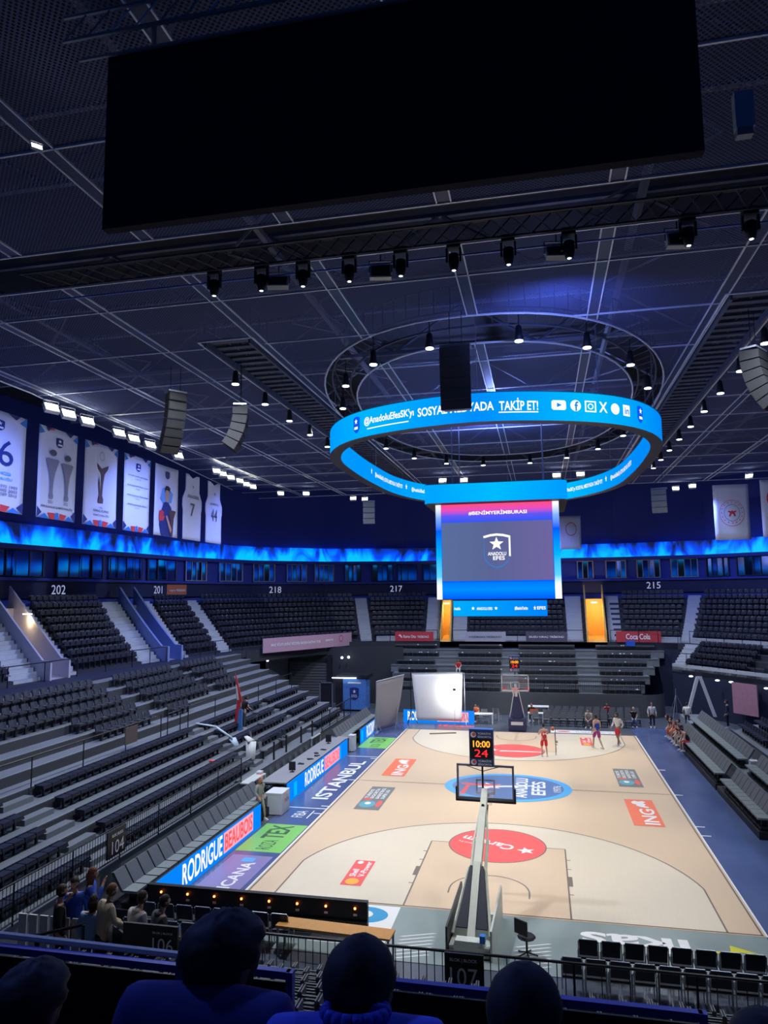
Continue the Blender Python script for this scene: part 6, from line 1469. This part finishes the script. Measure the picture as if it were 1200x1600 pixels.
def person(label, loc, rz, pose='stand', H=1.8, shirt=None, sleeves='short', pants=None, legs='long', hair=(.03, .02, .015), hairlen='short', shoe=(.7, .7, .7), skin=None, yaw=0, tilt=0, scale_w=1.0, upper_only=False, hood=False, sleeve_m=None, sub=1):
    P = POSES[pose]; k = H/1.8; t = thing('person', label, 'person', loc, rz); V = Vector
    px, py, pz = P['pel']; ln = P['lean']
    spine = [V((0, py, pz)), V((0, py+ln*.35, pz+.22)), V((0, py+ln*.9, pz+.42)), V((0, py+ln*1.25, pz+.53)), V((0, py+ln*1.5+.01, pz+.64))]
    spine[3].z += P.get('nk', 0)*.6; spine[4].z += P.get('nk', 0); spine[4].y += P.get('nf', 0)
    ch = spine[2]
    sh = [V((-.185, ch.y, ch.z+.05)), V((.185, ch.y, ch.z+.05))]
    hip = [V((-.10, py+.02, P['hipz'])), V((.10, py+.02, P['hipz']))]
    dz = spine[3].z-1.49
    el = [V(a) for a in P['el']]; wr = [V(a) for a in P['wr']]; kn = [V(a) for a in P['kn']]; an = [V(a) for a in P['an']]
    if pose in ('sit', 'hunch'): pass
    vs = list(spine); ra = [(.145, .105), (.125, .095), (.155, .10), .058, .055]; ed = [(0, 1), (1, 2), (2, 3), (3, 4)]
    def add(v, r, par): vs.append(v); ra.append(r); ed.append((par, len(vs)-1)); return len(vs)-1
    for s in (0, 1):
        i = add(sh[s], .068, 2); j = add(sh[s].lerp(el[s], .5), .052, i); j = add(el[s], .042, j); j = add(el[s].lerp(wr[s], .45), .040, j); j = add(wr[s], .026, j)
        d = (wr[s]-el[s]).normalized(); palm = wr[s]+d*.07; pj = add(palm, (.036, .022), j)
        side_ = V((1, 0, 0)) if abs(d.x) < .8 else V((0, 1, 0)); side_ = (side_-d*side_.dot(d)).normalized(); nrm = d.cross(side_)
        for fi, (off, L_) in enumerate(((-.028, .062), (-.009, .074), (.010, .070), (.028, .054))):
            a = add(palm+side_*off+d*.035, .0095, pj); b = add(palm+side_*off*1.1+d*(.035+L_*.5)+nrm*.012, .0088, a); add(palm+side_*off*1.1+d*(.035+L_*.85)+nrm*.032, .0075, b)
        sg = -1 if s == 0 else 1
        a = add(wr[s]+d*.03+side_*(-sg)*.035, .011, j); add(wr[s]+d*.075+side_*(-sg)*.055+nrm*.01, .009, a)
    if not upper_only:
        for s in (0, 1):
            i = add(hip[s], .088, 0); j = add(hip[s].lerp(kn[s], .5), .074, i); j = add(kn[s], .054, j); j = add(kn[s].lerp(an[s], .4), .052, j); j = add(an[s], .036, j); j = add(an[s]+V((0, .06, -.045)), .036, j); add(an[s]+V((0, .15, -.06)), .028, j)
    sk = skin or M_skin
    sc = lambda L: [v*k for v in L]
    body = skin_obj('body', sc(vs), ed, [((r[0]*k*scale_w, r[1]*k) if isinstance(r, tuple) else r*k) for r in ra], sk, t, 0, sub)
    hm = MB(); hc = (spine[4]+V((0, .025, .085)))*k; hs = k*(1.10 if 'nk' in P else 1.02); MH = head_geo(hm, hc, hs, yaw, tilt)
    e_ = MB()
    bm = bmesh.new(); bm.from_mesh(body.data); tmp = bpy.data.meshes.new('h'); tmp.from_pydata(hm.v, [], hm.f); bm.from_mesh(tmp)
    for f_ in bm.faces: f_.smooth = True
    bm.to_mesh(body.data); bm.free(); bpy.data.meshes.remove(tmp)
    for sx in (-1, 1): e_.ball(MH @ V((sx*.029*k, .082*k, .012*k)), .010*k, 6)
    e_.add([MH @ V((a*k, .093*k, b*k)) for a, b in ((-.024, -.062), (.024, -.062), (.018, -.070), (-.018, -.070))], [(0, 1, 2, 3)])
    e_.build('eyes_and_mouth', mat('dark_features', (.04, .02, .02), .5), t)
    # hair
    hb = MB(); R = 12 if sub < 2 else 30; n = 20 if sub < 2 else 44; hv = []
    zl = {'short': -.12, 'long': -.9, 'bun': -.12, 'big': -.25}[hairlen]
    for j in range(R+1):
        a = PI*.80*j/R
        for i in range(n):
            b = 2*PI*i/n; x = math.sin(a)*math.cos(b); y = math.sin(a)*math.sin(b); z = math.cos(a)
            lim = .42 if y > .35 else (.1 if abs(x) > .8 and y > -.2 else -.42)
            kk = 1.10 if hairlen != 'big' else 1.10+.16*max(0, min(1, z+.45))
            g = 1.0
            if z < lim: g = .86
            rr_ = kk*g+(.05 if hairlen != 'short' else .02)*noise.noise(V((x*4, y*4, z*4)))+(.05 if hairlen == 'big' else .012)*noise.noise(V((x*11, y*11, z*11)))
            Y = y*.097*rr_-.006; X = x*.078*rr_; Z = z*(.12 if hairlen != 'big' else .108)*rr_
            if 'nk' in P and z > 0: q_ = 1+.30*z*(1-z)*1.6; X *= q_; Y *= q_; Z *= 1-.03*z
            if hairlen == 'long' and y < .35 and z < .1: Z -= (.1-z)*.16; X *= 1.12; Y = min(Y, .03)*1.1-.012
            hv.append(MH @ V((X*hs, Y*hs, Z*hs)))
    hb.add(hv, [(j*n+i, (j+1)*n+i, (j+1)*n+(i+1) % n, j*n+(i+1) % n) for j in range(R) for i in range(n)])
    if hairlen == 'bun': hb.ball(MH @ V((0, -.09*k, .08*k)), .035*k, 8)
    hb.build('hair', mat('hair_%.3f_%.3f' % (hair[0], hair[2]), hair, .7), t, True)
    if shirt:
        sv = [spine[0]+V((0, 0, -.06)), spine[1], spine[2], spine[2].lerp(spine[3], .55)]; sr = [(.168, .13), (.158, .125), (.178, .125), .075]; se = [(0, 1), (1, 2), (2, 3)]
        for s in (0, 1):
            if sleeves == 'none':
                sv.append(sh[s].lerp(spine[2], .3)); sr.append(.075); se.append((2, len(sv)-1)); continue
            sv.append(sh[s]); sr.append(.088); se.append((2, len(sv)-1)); m_ = sh[s].lerp(el[s], .6); sv.append(m_); sr.append(.070); se.append((len(sv)-2, len(sv)-1))
            if sleeves == 'long': sv.append(el[s]); sr.append(.062); se.append((len(sv)-2, len(sv)-1)); sv.append(el[s].lerp(wr[s], .88)); sr.append(.048); se.append((len(sv)-2, len(sv)-1))
        skin_obj('shirt', sc(sv), se, [((r[0]*k*scale_w, r[1]*k) if isinstance(r, tuple) else r*k) for r in sr], shirt, t, 0, sub)
        if hood: MB().ball((spine[3]+V((0, -.06, .0)))*k, .10*k, 12, sc=(1.1, .8, .7)).build('hood', shirt, t, True)
    if pants and not upper_only:
        sv = [spine[0]+V((0, 0, .03)), spine[0]+V((0, 0, -.04))]; sr = [(.155, .12), (.15, .12)]; se = [(0, 1)]
        for s in (0, 1):
            sv.append(hip[s]); sr.append(.105); se.append((1, len(sv)-1)); m_ = hip[s].lerp(kn[s], .55); sv.append(m_); sr.append(.095 if legs == 'short' else .085); se.append((len(sv)-2, len(sv)-1))
            if legs == 'short': sv.append(hip[s].lerp(kn[s], .92)); sr.append(.09); se.append((len(sv)-2, len(sv)-1))
            else:
                sv.append(kn[s]); sr.append(.068); se.append((len(sv)-2, len(sv)-1)); sv.append(kn[s].lerp(an[s], .9)); sr.append(.055); se.append((len(sv)-2, len(sv)-1))
        skin_obj('trousers' if legs == 'long' else 'shorts', sc(sv), se, [((r[0]*k, r[1]*k) if isinstance(r, tuple) else r*k) for r in sr], pants, t, 0, sub)
    if not upper_only:
        for s in (0, 1):
            a = an[s]; m_ = MB(); z0 = a.z-.09
            prof = [(-.06, .042, .10), (.0, .045, .11), (.07, .048, .075), (.14, .046, .055), (.19, .03, .035)]
            vv = []; ff = []
            for (yy, ww, hh) in prof: vv += [(a.x-ww, a.y+yy, z0), (a.x+ww, a.y+yy, z0), (a.x+ww*.8, a.y+yy, z0+hh), (a.x-ww*.8, a.y+yy, z0+hh)]
            for q_ in range(4):
                for w_ in range(4): ff.append((q_*4+w_, q_*4+(w_+1) % 4, q_*4+4+(w_+1) % 4, q_*4+4+w_))
            ff += [(3, 2, 1, 0), (16, 17, 18, 19)]
            m_.add([V(v)*k for v in vv], ff).build('shoe', mat('shoe_%.2f_%.2f' % (shoe[0], shoe[1]), shoe, .5), t)
    return t
cm = lambda n, c: mat('cloth_'+n, c, .85, var=.12, scale=14)
c_red = cm('red', (.75, .04, .05)); c_blue = cm('royal', (.02, .07, .45)); c_white = cm('white', (.75, .74, .68)); c_black = cm('black', (.015, .015, .02)); c_jean = cm('denim', (.10, .22, .48)); c_beige = cm('beige', (.50, .44, .32)); c_grey = cm('greyknit', (.48, .48, .50)); c_dgrey = cm('charcoal', (.09, .09, .10)); c_orange = cm('orange', (.9, .18, .06)); c_navy = cm('navy', (.02, .03, .08)); c_paleblue = cm('paleblue', (.25, .42, .72)); c_teal = cm('pale_sweat', (.42, .44, .38)); c_mag = cm('magenta', (.42, .05, .25)); c_brown = cm('brown', (.12, .06, .04)); c_tan = cm('tan', (.62, .52, .40))
# court
p = person('player in red kit seen from behind at the far free throw line', (1.78, 20.9, 0), .35, 'ball', 1.88, c_red, 'none', c_red, 'short', yaw=-.1)
m = MB(); f = flat((0, -.145, 1.32), (1, 0, 0), (0, 0, 1), .24, .14, 0); text(m, 'M', f, 0, 1, 0, 1, 0, .03); m.build('back_number', M_whiteprint, p)
t = thing('ball_stand', 'thin black stand holding a basketball by the player in red', 'ball stand', (2.42, 21.4, 0)); MB().tube((0, 0, 0), (0, 0, 1.5), .018, 6).tube((-.0, 0, .62), (.1, 0, .62), .015, 5).build('pole', M_blackmetal, t); MB().lathe([(.12, 0), (.12, .02)], 12).build('base', M_blackmetal, t)
o = MB().ball((0, 0, 0), .12, 16).build('basketball', mat('ball_orange', (.6, .16, .07), .6, var=.1), None, True); o.location = (2.28, 21.3, 1.52); tag(o, 'orange basketball held up beside the player in red', 'ball')
person('player in blue and red kit walking near the far baseline', (4.9, 23.7, 0), .55, 'stride', 2.0, c_blue, 'none', c_mag, 'short')
person('man in cream sweatshirt and red shorts near the far corner', (6.22, 24.83, 0), 2.4, 'stride', 1.98, c_white, 'long', c_red, 'short', skin=M_skindark)
person('person in white jacket and black trousers standing at the far right corner', (9.1, 31.3, 0), PI, 'stand', 1.72, c_white, 'long', c_black, 'long', hair=(.25, .06, .03))
person('man in white top walking away by the right platform', (11.4, 31.4, 0), -.4, 'stride', 1.75, c_white, 'short', c_navy, 'long')
seated = [('woman in dark top and orange trousers seated farthest on the right bench', (9.85, 26.7, .24), c_brown, c_orange, 'hunch', (.06, .03, .02), 'long', 'short'), ('player in orange vest seated second on the right bench', (9.95, 25.9, .24), c_orange, c_orange, 'hunch', (.02, .01, .01), 'short', 'none'), ('person in black top with tan trousers seated on the right bench', (9.9, 24.3, .24), c_black, c_tan, 'hunch', (.2, .1, .04), 'short', 'short'), ('person in navy leaning back on the right bench', (9.95, 25.1, .24), c_navy, c_navy, 'sit', (.03, .02, .02), 'short', 'short'), ('player in black vest and red shorts seated alone on the right bench', (9.9, 22.7, .24), c_black, c_red, 'hunch', (.02, .01, .01), 'short', 'none')]
for lb, loc, sh_, pn_, ps, hr, hl, sl in seated: person(lb, loc, PI/2+.15, ps, 1.85, sh_, sl, pn_, 'short' if 'vest' in lb else 'long', hair=hr, hairlen=hl)
person('person in black seated among the far folding chairs with crossed arms', (7.9, 31.6, 0), PI, 'sit', 1.75, c_black, 'short', c_jean, 'long', hair=(.5, .4, .3))
person('person in pale top seated on the front folding chairs', (4.9, 30.7, 0), PI-.3, 'hunch', 1.75, c_teal, 'short', c_dgrey, 'long')
person('person in striped red top seated in the back folding chairs', (6.3, 33.7, 0), PI, 'sit', 1.7, c_red, 'short', c_black, 'long')
person('person with long hair seated at the table by the far basket', (.9, 32.9, 0), PI, 'sit', 1.68, c_black, 'long', c_black, 'long', hair=(.12, .05, .03), hairlen='long')
person('person in orange seated left of the far basket', (-3.0, 31.9, 0), 2.6, 'sit', 1.7, c_orange, 'short', c_dgrey, 'long')
person('person in white and dark seated up in the far stand left of centre', (-5.0, fy_(2)+.45, fz_(2)-.1), PI, 'sit', 1.7, c_red, 'short', c_white, 'long')
person('person in dark clothes climbing the right stand', (12.9, 26.6, .9), 1.2, 'stand', 1.7, c_navy, 'long', c_black, 'long')
person('woman in pale clothes stepping past the white box at the left sideline', (-9.95, 7.1, 0), -2.0, 'stride', 1.75, c_teal, 'long', c_beige, 'long', hair=(.62, .26, .12), hairlen='long')
person('person in black top in the left stand holding a red and white flag', (-14.1, 15.0, lz(3)), -.5, 'lean', 1.75, c_black, 'short', c_dgrey, 'long')
# flags and cloth in the left stand
t = thing('flag', 'furled red and white flag held upright in the left stand', 'flag', (-14.25, 14.55, lz(3)+.4))
m = MB(); m.tube((0, 0, .2), (-.1, -.15, 2.6), .015, 5); m.build('pole', M_steel, t)
MB().hexa([(-.16, -.05, 0), (.08, -.05, 0), (.08, .06, 0), (-.16, .06, 0)], [(.02, -.1, 1.3), (.24, -.1, 1.2), (.2, .0, 1.25), (.02, 0, 1.3)]).hexa([(.08, -.12, 1.15), (.3, -.12, 1.15), (.28, 0, 1.1), (.08, 0, 1.1)], [(-.1, -.16, 2.5), (-.05, -.16, 2.5), (-.05, -.12, 2.5), (-.1, -.12, 2.5)]).build('red_cloth', mat('flag_red', (.75, .05, .05), .8), t)
MB().hexa([(.0, -.13, 1.2), (.12, -.13, 1.2), (.1, -.02, 1.2), (0, -.02, 1.2)], [(-.06, -.17, 2.0), (.02, -.17, 1.9), (0, -.1, 1.9), (-.06, -.1, 2.0)]).build('white_cloth', M_white, t)
MB().hexa([(-.02, -.1, -.5), (.25, -.1, -.5), (.25, .05, -.5), (-.02, .05, -.5)], [(.1, -.1, .7), (.3, -.1, .7), (.3, 0, .7), (.1, 0, .7)]).build('blue_cloth', mat('flag_blue', (.08, .25, .6), .8), t)
def drape(label, pts, m, nm='folded_cloth'):
    t = MB(); n = len(pts)
    for (a, wa), (b, wb) in zip(pts, pts[1:]):
        a = Vector(a); b = Vector(b); d = (b-a).normalized(); s = d.cross(Vector((0, 0, 1))).normalized(); u = s.cross(d)
        t.hexa([a-s*wa, a+s*wa, a+s*wa+u*.06, a-s*wa+u*.06], [b-s*wb, b+s*wb, b+s*wb+u*.06, b-s*wb+u*.06])
    o = t.build(nm, m, None, True); tag(o, label, 'cloth'); return o
drape('pale blue cloth draped over seats of the left stand', [((-14.6, 10.4, 3.2), .05), ((-13.9, 11.1, 2.95), .2), ((-13.2, 11.5, 2.35), .22), ((-12.9, 11.4, 2.0), .15)], mat('cloth_iceblue', (.55, .66, .74), .85))
drape('cream cloth hung over the front seats of the left stand', [((-12.7, 12.0, 2.35), .12), ((-12.35, 11.9, 2.15), .25), ((-12.25, 11.6, 1.35), .22)], mat('cloth_cream', (.72, .71, .66), .85))
o = MB().ball((0, 0, 0), .12, 8, sc=(1.4, 1, .4)).build('sun_hat', M_red, None, True); o.location = (-13.0, 8.9, lz(1)+.42); tag(o, 'small red cap left on a seat of the left stand', 'cap')
# loose chairs in the left stand
for i, (x, y, k_) in enumerate(((-12.1, 12.9, 0), (-12.9, 13.6, 1), (-13.6, 16.2, 2), (-14.5, 17.6, 3), (-12.2, 16.5, 0), (-12.1, 15.6, 0))):
    t = thing('swivel_seat', 'dark round swivel seat opened in the left stand, %s of six from the near end' % ordn[i].replace('front', 'first'), 'seat', (x, y, lz(k_)), PI/2+.2*i)
    MB().lathe([(.2, .42), (.22, .44), (.2, .48)], 14).build('seat', M_seatgrey, t); MB().tube((0, 0, 0), (0, 0, .42), .04, 8).build('pedestal', M_blackmetal, t)
    MB().hexa([(-.2, .14, .55), (.2, .14, .55), (.18, .19, .55), (-.18, .19, .55)], [(-.2, .2, .85), (.2, .2, .85), (.18, .24, .85), (-.18, .24, .85)]).build('backrest', M_seatgrey, t)
# visitors at the lower left
D = 2.25
person('man in black jacket at the left of the visitors', (-7.05, -9.8, 2.22), -.9, 'stand', 1.75, c_black, 'long', c_black, 'long', hair=(.06, .035, .02), sub=2)
person('young person in blue hoodie with white sleeves touching the face', (-6.95, -9.5, 2.3), PI+.3, 'facetouch', 1.72, c_blue, 'long', c_dgrey, 'long', tilt=-.2, sub=2)
person('long haired visitor in blue jacket holding up a phone', (-6.75, -9.3, 2.42), -1.1, 'facetouch', 1.7, c_blue, 'long', c_black, 'long', hair=(.20, .07, .035), hairlen='long', sub=2)
person('long dark haired visitor in pale denim jacket', (-6.36, -9.8, 2.16), .1, 'stand', 1.68, c_paleblue, 'long', c_jean, 'long', hair=(.03, .015, .012), hairlen='long', sub=2)
person('man in beige jacket leaning on the black 106 panel', (-6.1, -9.9, 2.3), -.6, 'lean', 1.76, c_beige, 'long', c_black, 'long', hair=(.16, .08, .03), sub=2)
person('man in pale grey hoodie seated by the 106 panel', (-5.62, -9.65, 2.5), -.5, 'sit', 1.78, c_grey, 'long', c_black, 'long', hood=True, sub=2)
person('person in charcoal hoodie seated right of the 106 panel', (-5.2, -9.6, 2.5), -.7, 'sit', 1.72, c_dgrey, 'long', c_black, 'long', hood=True, hair=(.02, .015, .015), sub=2)
for i, (x, y) in enumerate(((-5.62, -9.65), (-5.2, -9.6))):
    o = MB().box(-.22, .22, -.22, .2, 0, .46).box(-.22, .22, -.26, -.22, .3, .85).build('bucket_seat', M_seat); o.location = (x, y-.05, 2.5); o.rotation_euler.z = -.6; tag(o, 'black seat under the %s' % ['man in the pale hoodie', 'person in the charcoal hoodie'][i], 'seat')
# spectators right in front of the camera
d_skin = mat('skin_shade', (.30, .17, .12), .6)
c_poly = cm('polo_blue', (.10, .15, .85)); 
def spectator(label, head, hairlen, shirt_, rz, yaw, H=1.8, w=1.0):
    # seated figure whose head centre lands at `head`
    k = H/1.8; ln = .10; off = Vector((0, ln*1.5+.01+.025+.04, .53+.64+.085-.185))*k
    off.rotate(Matrix.Rotation(rz, 3, 'Z')); loc = Vector(head)-off
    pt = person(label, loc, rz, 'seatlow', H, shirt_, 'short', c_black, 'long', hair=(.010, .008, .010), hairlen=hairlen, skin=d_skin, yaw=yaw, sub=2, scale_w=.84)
    if 'collar' in label:
        m = MB(); m.path([(.078*math.cos(2*PI*i/20), .105+.085*math.sin(2*PI*i/20), .53+.55-.02*math.sin(2*PI*i/20)) for i in range(48)], .016, 8, True); m.build('collar', shirt_, pt, True)
    o = MB().box(-.23, .23, -.25, .22, .36, .42).box(-.23, .23, -.30, -.25, .4, .72).box(-.05, .05, -.1, .1, 0, .36).build('tip_up_seat', M_seat)
    z = 5.35+.5*int((-17.3-loc.y)/.85); o.location = (loc.x, loc.y, loc.z); o.rotation_euler.z = rz; return loc
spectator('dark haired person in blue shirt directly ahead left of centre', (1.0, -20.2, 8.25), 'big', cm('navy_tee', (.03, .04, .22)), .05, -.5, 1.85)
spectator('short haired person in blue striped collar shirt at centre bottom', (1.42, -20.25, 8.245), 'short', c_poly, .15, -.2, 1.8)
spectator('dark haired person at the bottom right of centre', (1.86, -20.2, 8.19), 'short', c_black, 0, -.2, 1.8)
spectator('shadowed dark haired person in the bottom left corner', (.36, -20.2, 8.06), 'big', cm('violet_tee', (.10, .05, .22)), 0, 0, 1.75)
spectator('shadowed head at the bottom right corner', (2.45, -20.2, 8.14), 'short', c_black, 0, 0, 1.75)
for o in list(C.objects):
    if o.name.startswith('tip_up_seat'): tag(o, 'black seat under %s' % ['the dark haired person left of centre', 'the striped collar shirt', 'the person right of centre', 'the person in the bottom left corner', 'the person in the bottom right corner'][int(o.name[-3:]) if o.name[-4:-3] == '.' else 0], 'seat')
# ================================================================ RIGHT SIDE
rs = thing('right_lower_stand', 'dark stepped stand on the right of the court', 'stand', (0, 0, 0))
m = MB()
for i in range(8): m.box(13.0+.8*i, 13.82+.8*i, -6, 26.5-.3*i, 0 if i == 0 else .55+.34*i, .9+.34*i)
m.build('deck', M_deck, rs)
m = MB()
for i in range(8): m.box(12.97+.8*i, 13.03+.8*i, -6, 26.5-.3*i, .88+.34*i, .92+.34*i)
m.build('step_edging', M_steel, rs)
rst = None
for i in range(5):
    y = 10.0
    while y < 25.8-.3*i:
        p = Vector((13.45+.8*i, y, .9+.34*i))
        if in_frame(p, 5) and not 19.5 < y < 20.6:
            if rst is None: o = UP.build('flip_seat', M_seat); rst = o.data
            else: o = bpy.data.objects.new('flip_seat', rst); C.objects.link(o)
            o.matrix_world = Matrix.Translation(p) @ Matrix.Rotation(-PI/2, 4, 'Z')
            tag(o, 'dark seat in the %s row of the right stand' % ordn[i], 'seat', 'dark seats in the %s row of the right stand' % ordn[i])
        y += .52
o = MB().box(11.35, 13.2, 28.95, 34, 0, .55).build('grey_stage', mat('stage_grey', (.30, .33, .34), .35)); tag(o, 'smooth grey block beside the aluminium A-frame', 'platform')
o = MB().box(11.45, 12.95, 28.1, 28.9, 0, .45).build('grey_stage', mat('stage_grey', (.30, .33, .34), .35)); tag(o, 'long dark step in front of the grey block at the right', 'platform')
t = thing('a_frame_ladder', 'tall pale A-frame standing on the grey block at the right', 'ladder', (12.6, 33.0, .55)); t.rotation_euler.z = .1
for sx in (-1, 1): MB().hexa([(sx*.95-.11, -.06, 0), (sx*.95+.11, -.06, 0), (sx*.95+.11, .06, 0), (sx*.95-.11, .06, 0)], [(sx*.1-.11, -.06, 2.7), (sx*.1+.11, -.06, 2.7), (sx*.1+.11, .06, 2.7), (sx*.1-.11, .06, 2.7)]).build('leg', M_white, t)
MB().box(-.2, .2, -.07, .07, 2.65, 2.78).build('cap', M_white, t)
t = thing('tripod', 'thin silver tripod left of the A-frame', 'tripod stand', (11.2, 34.2, 0)); MB().tube((0, 0, .2), (0, 0, 2.3), .025, 6).build('column', M_steel, t)
for a in (0, 2.1, 4.2): MB().tube((0, 0, 1.9), (.9*math.cos(a), .9*math.sin(a), 0), .02, 5).build('leg', M_steel, t)
f = MB().box(-1.0, 1.0, -.04, .04, 0, 2.1).build('pink_panel', mat('panel_pinkish', (.42, .20, .27), .7, var=.2, scale=3)); f.location = (15.3, 32.0, .9); f.rotation_euler.z = -.95; tag(f, 'pink striped panel in the dark wall at the right', 'panel')
o = MB().box(-.18, .18, -.18, .18, 0, .6).box(-.3, .3, -.2, -.1, 0, .28).build('white_box', M_white); o.location = (11.6, 16.2, .63); tag(o, 'white box in the gap of the right seat line', 'box')
o = MB().hexa([(-.3, -.2, 0), (.3, -.15, 0), (.25, .2, 0), (-.3, .15, 0)], [(-.2, -.1, .12), (.2, -.1, .08), (.2, .1, .1), (-.2, .1, .12)]).build('white_towel', M_white); o.location = (10.0, 14.2, .02); tag(o, 'crumpled white towel on the floor at the right seats', 'towel')
for i, (x, y, z) in enumerate(((14.2, 34.3, 2.95), (14.9, 33.4, 2.95), (16.0, 31.8, 2.9), (16.5, 31.0, 2.85), (12.8, 36.3, 3.0))):
    o = MB().ball((0, 0, 0), .12, 8, sc=(1.4, 1, .6)).build('wall_lamp', mat('wall_lamp_cool', (.9, .9, .9), .4, 0, (.9, .95, 1), 1.5)); o.location = (x-.15, y-.2, z); tag(o, 'small pale lamp under the right corner block, %s from the left' % ordn[[1, 2, 3, 4, 0][i]].replace('front', 'first'), 'lamp')
# near right floor chair silhouette beyond the hoop
t = thing('office_chair', 'dark office chair standing right of the near hoop base', 'chair', (1.25, -2.3, 0), 2.5)
MB().lathe([(.22, .45), (.24, .48), (.2, .52)], 12).build('seat', M_black, t); MB().box(-.2, .2, .2, .24, .6, .95).build('backrest', M_black, t); MB().tube((0, 0, .08), (0, 0, .45), .03, 6).build('column', M_black, t)
for k in range(5): a = 2*PI*k/5; MB().tube((0, 0, .1), (.28*math.cos(a), .28*math.sin(a), .04), .02, 5).build('leg', M_black, t)
SUB = {'lens': ('housing', 'head'), 'time_digits': ('display_panel',), 'shot_digits': ('display_panel',), 'display_panel': (), 'lettering': ('board', 'cloth'), 'emblem': ('board', 'cloth'), 'border_print': ('cloth',), 'hood': ('shirt',), 'collar': ('shirt',), 'back_number': ('shirt',),
       'eyes_and_mouth': ('body',), 'display': ('screen_case',), 'lid': ('body',), 'caster': ('body',), 'infill_rib': ('infill_panel',), 'port_plate': ('casing',), 'pilot_lamp': ('casing',), 'badge': ('cabinet',), 'picture_field': ('main_screen',), 'grille': (), 'screen_picture': ('screen',)}
for o in list(C.objects):
    p = o.parent
    if p is None or p.parent is not None or p.type != 'EMPTY' or o.children: continue
    base = o.name.split('.')[0]
    for want in SUB.get(base, ()):
        sib = [c for c in p.children if c.name.split('.')[0] == want]
        if sib: o.parent = sib[0]; break
bpy.context.view_layer.update()
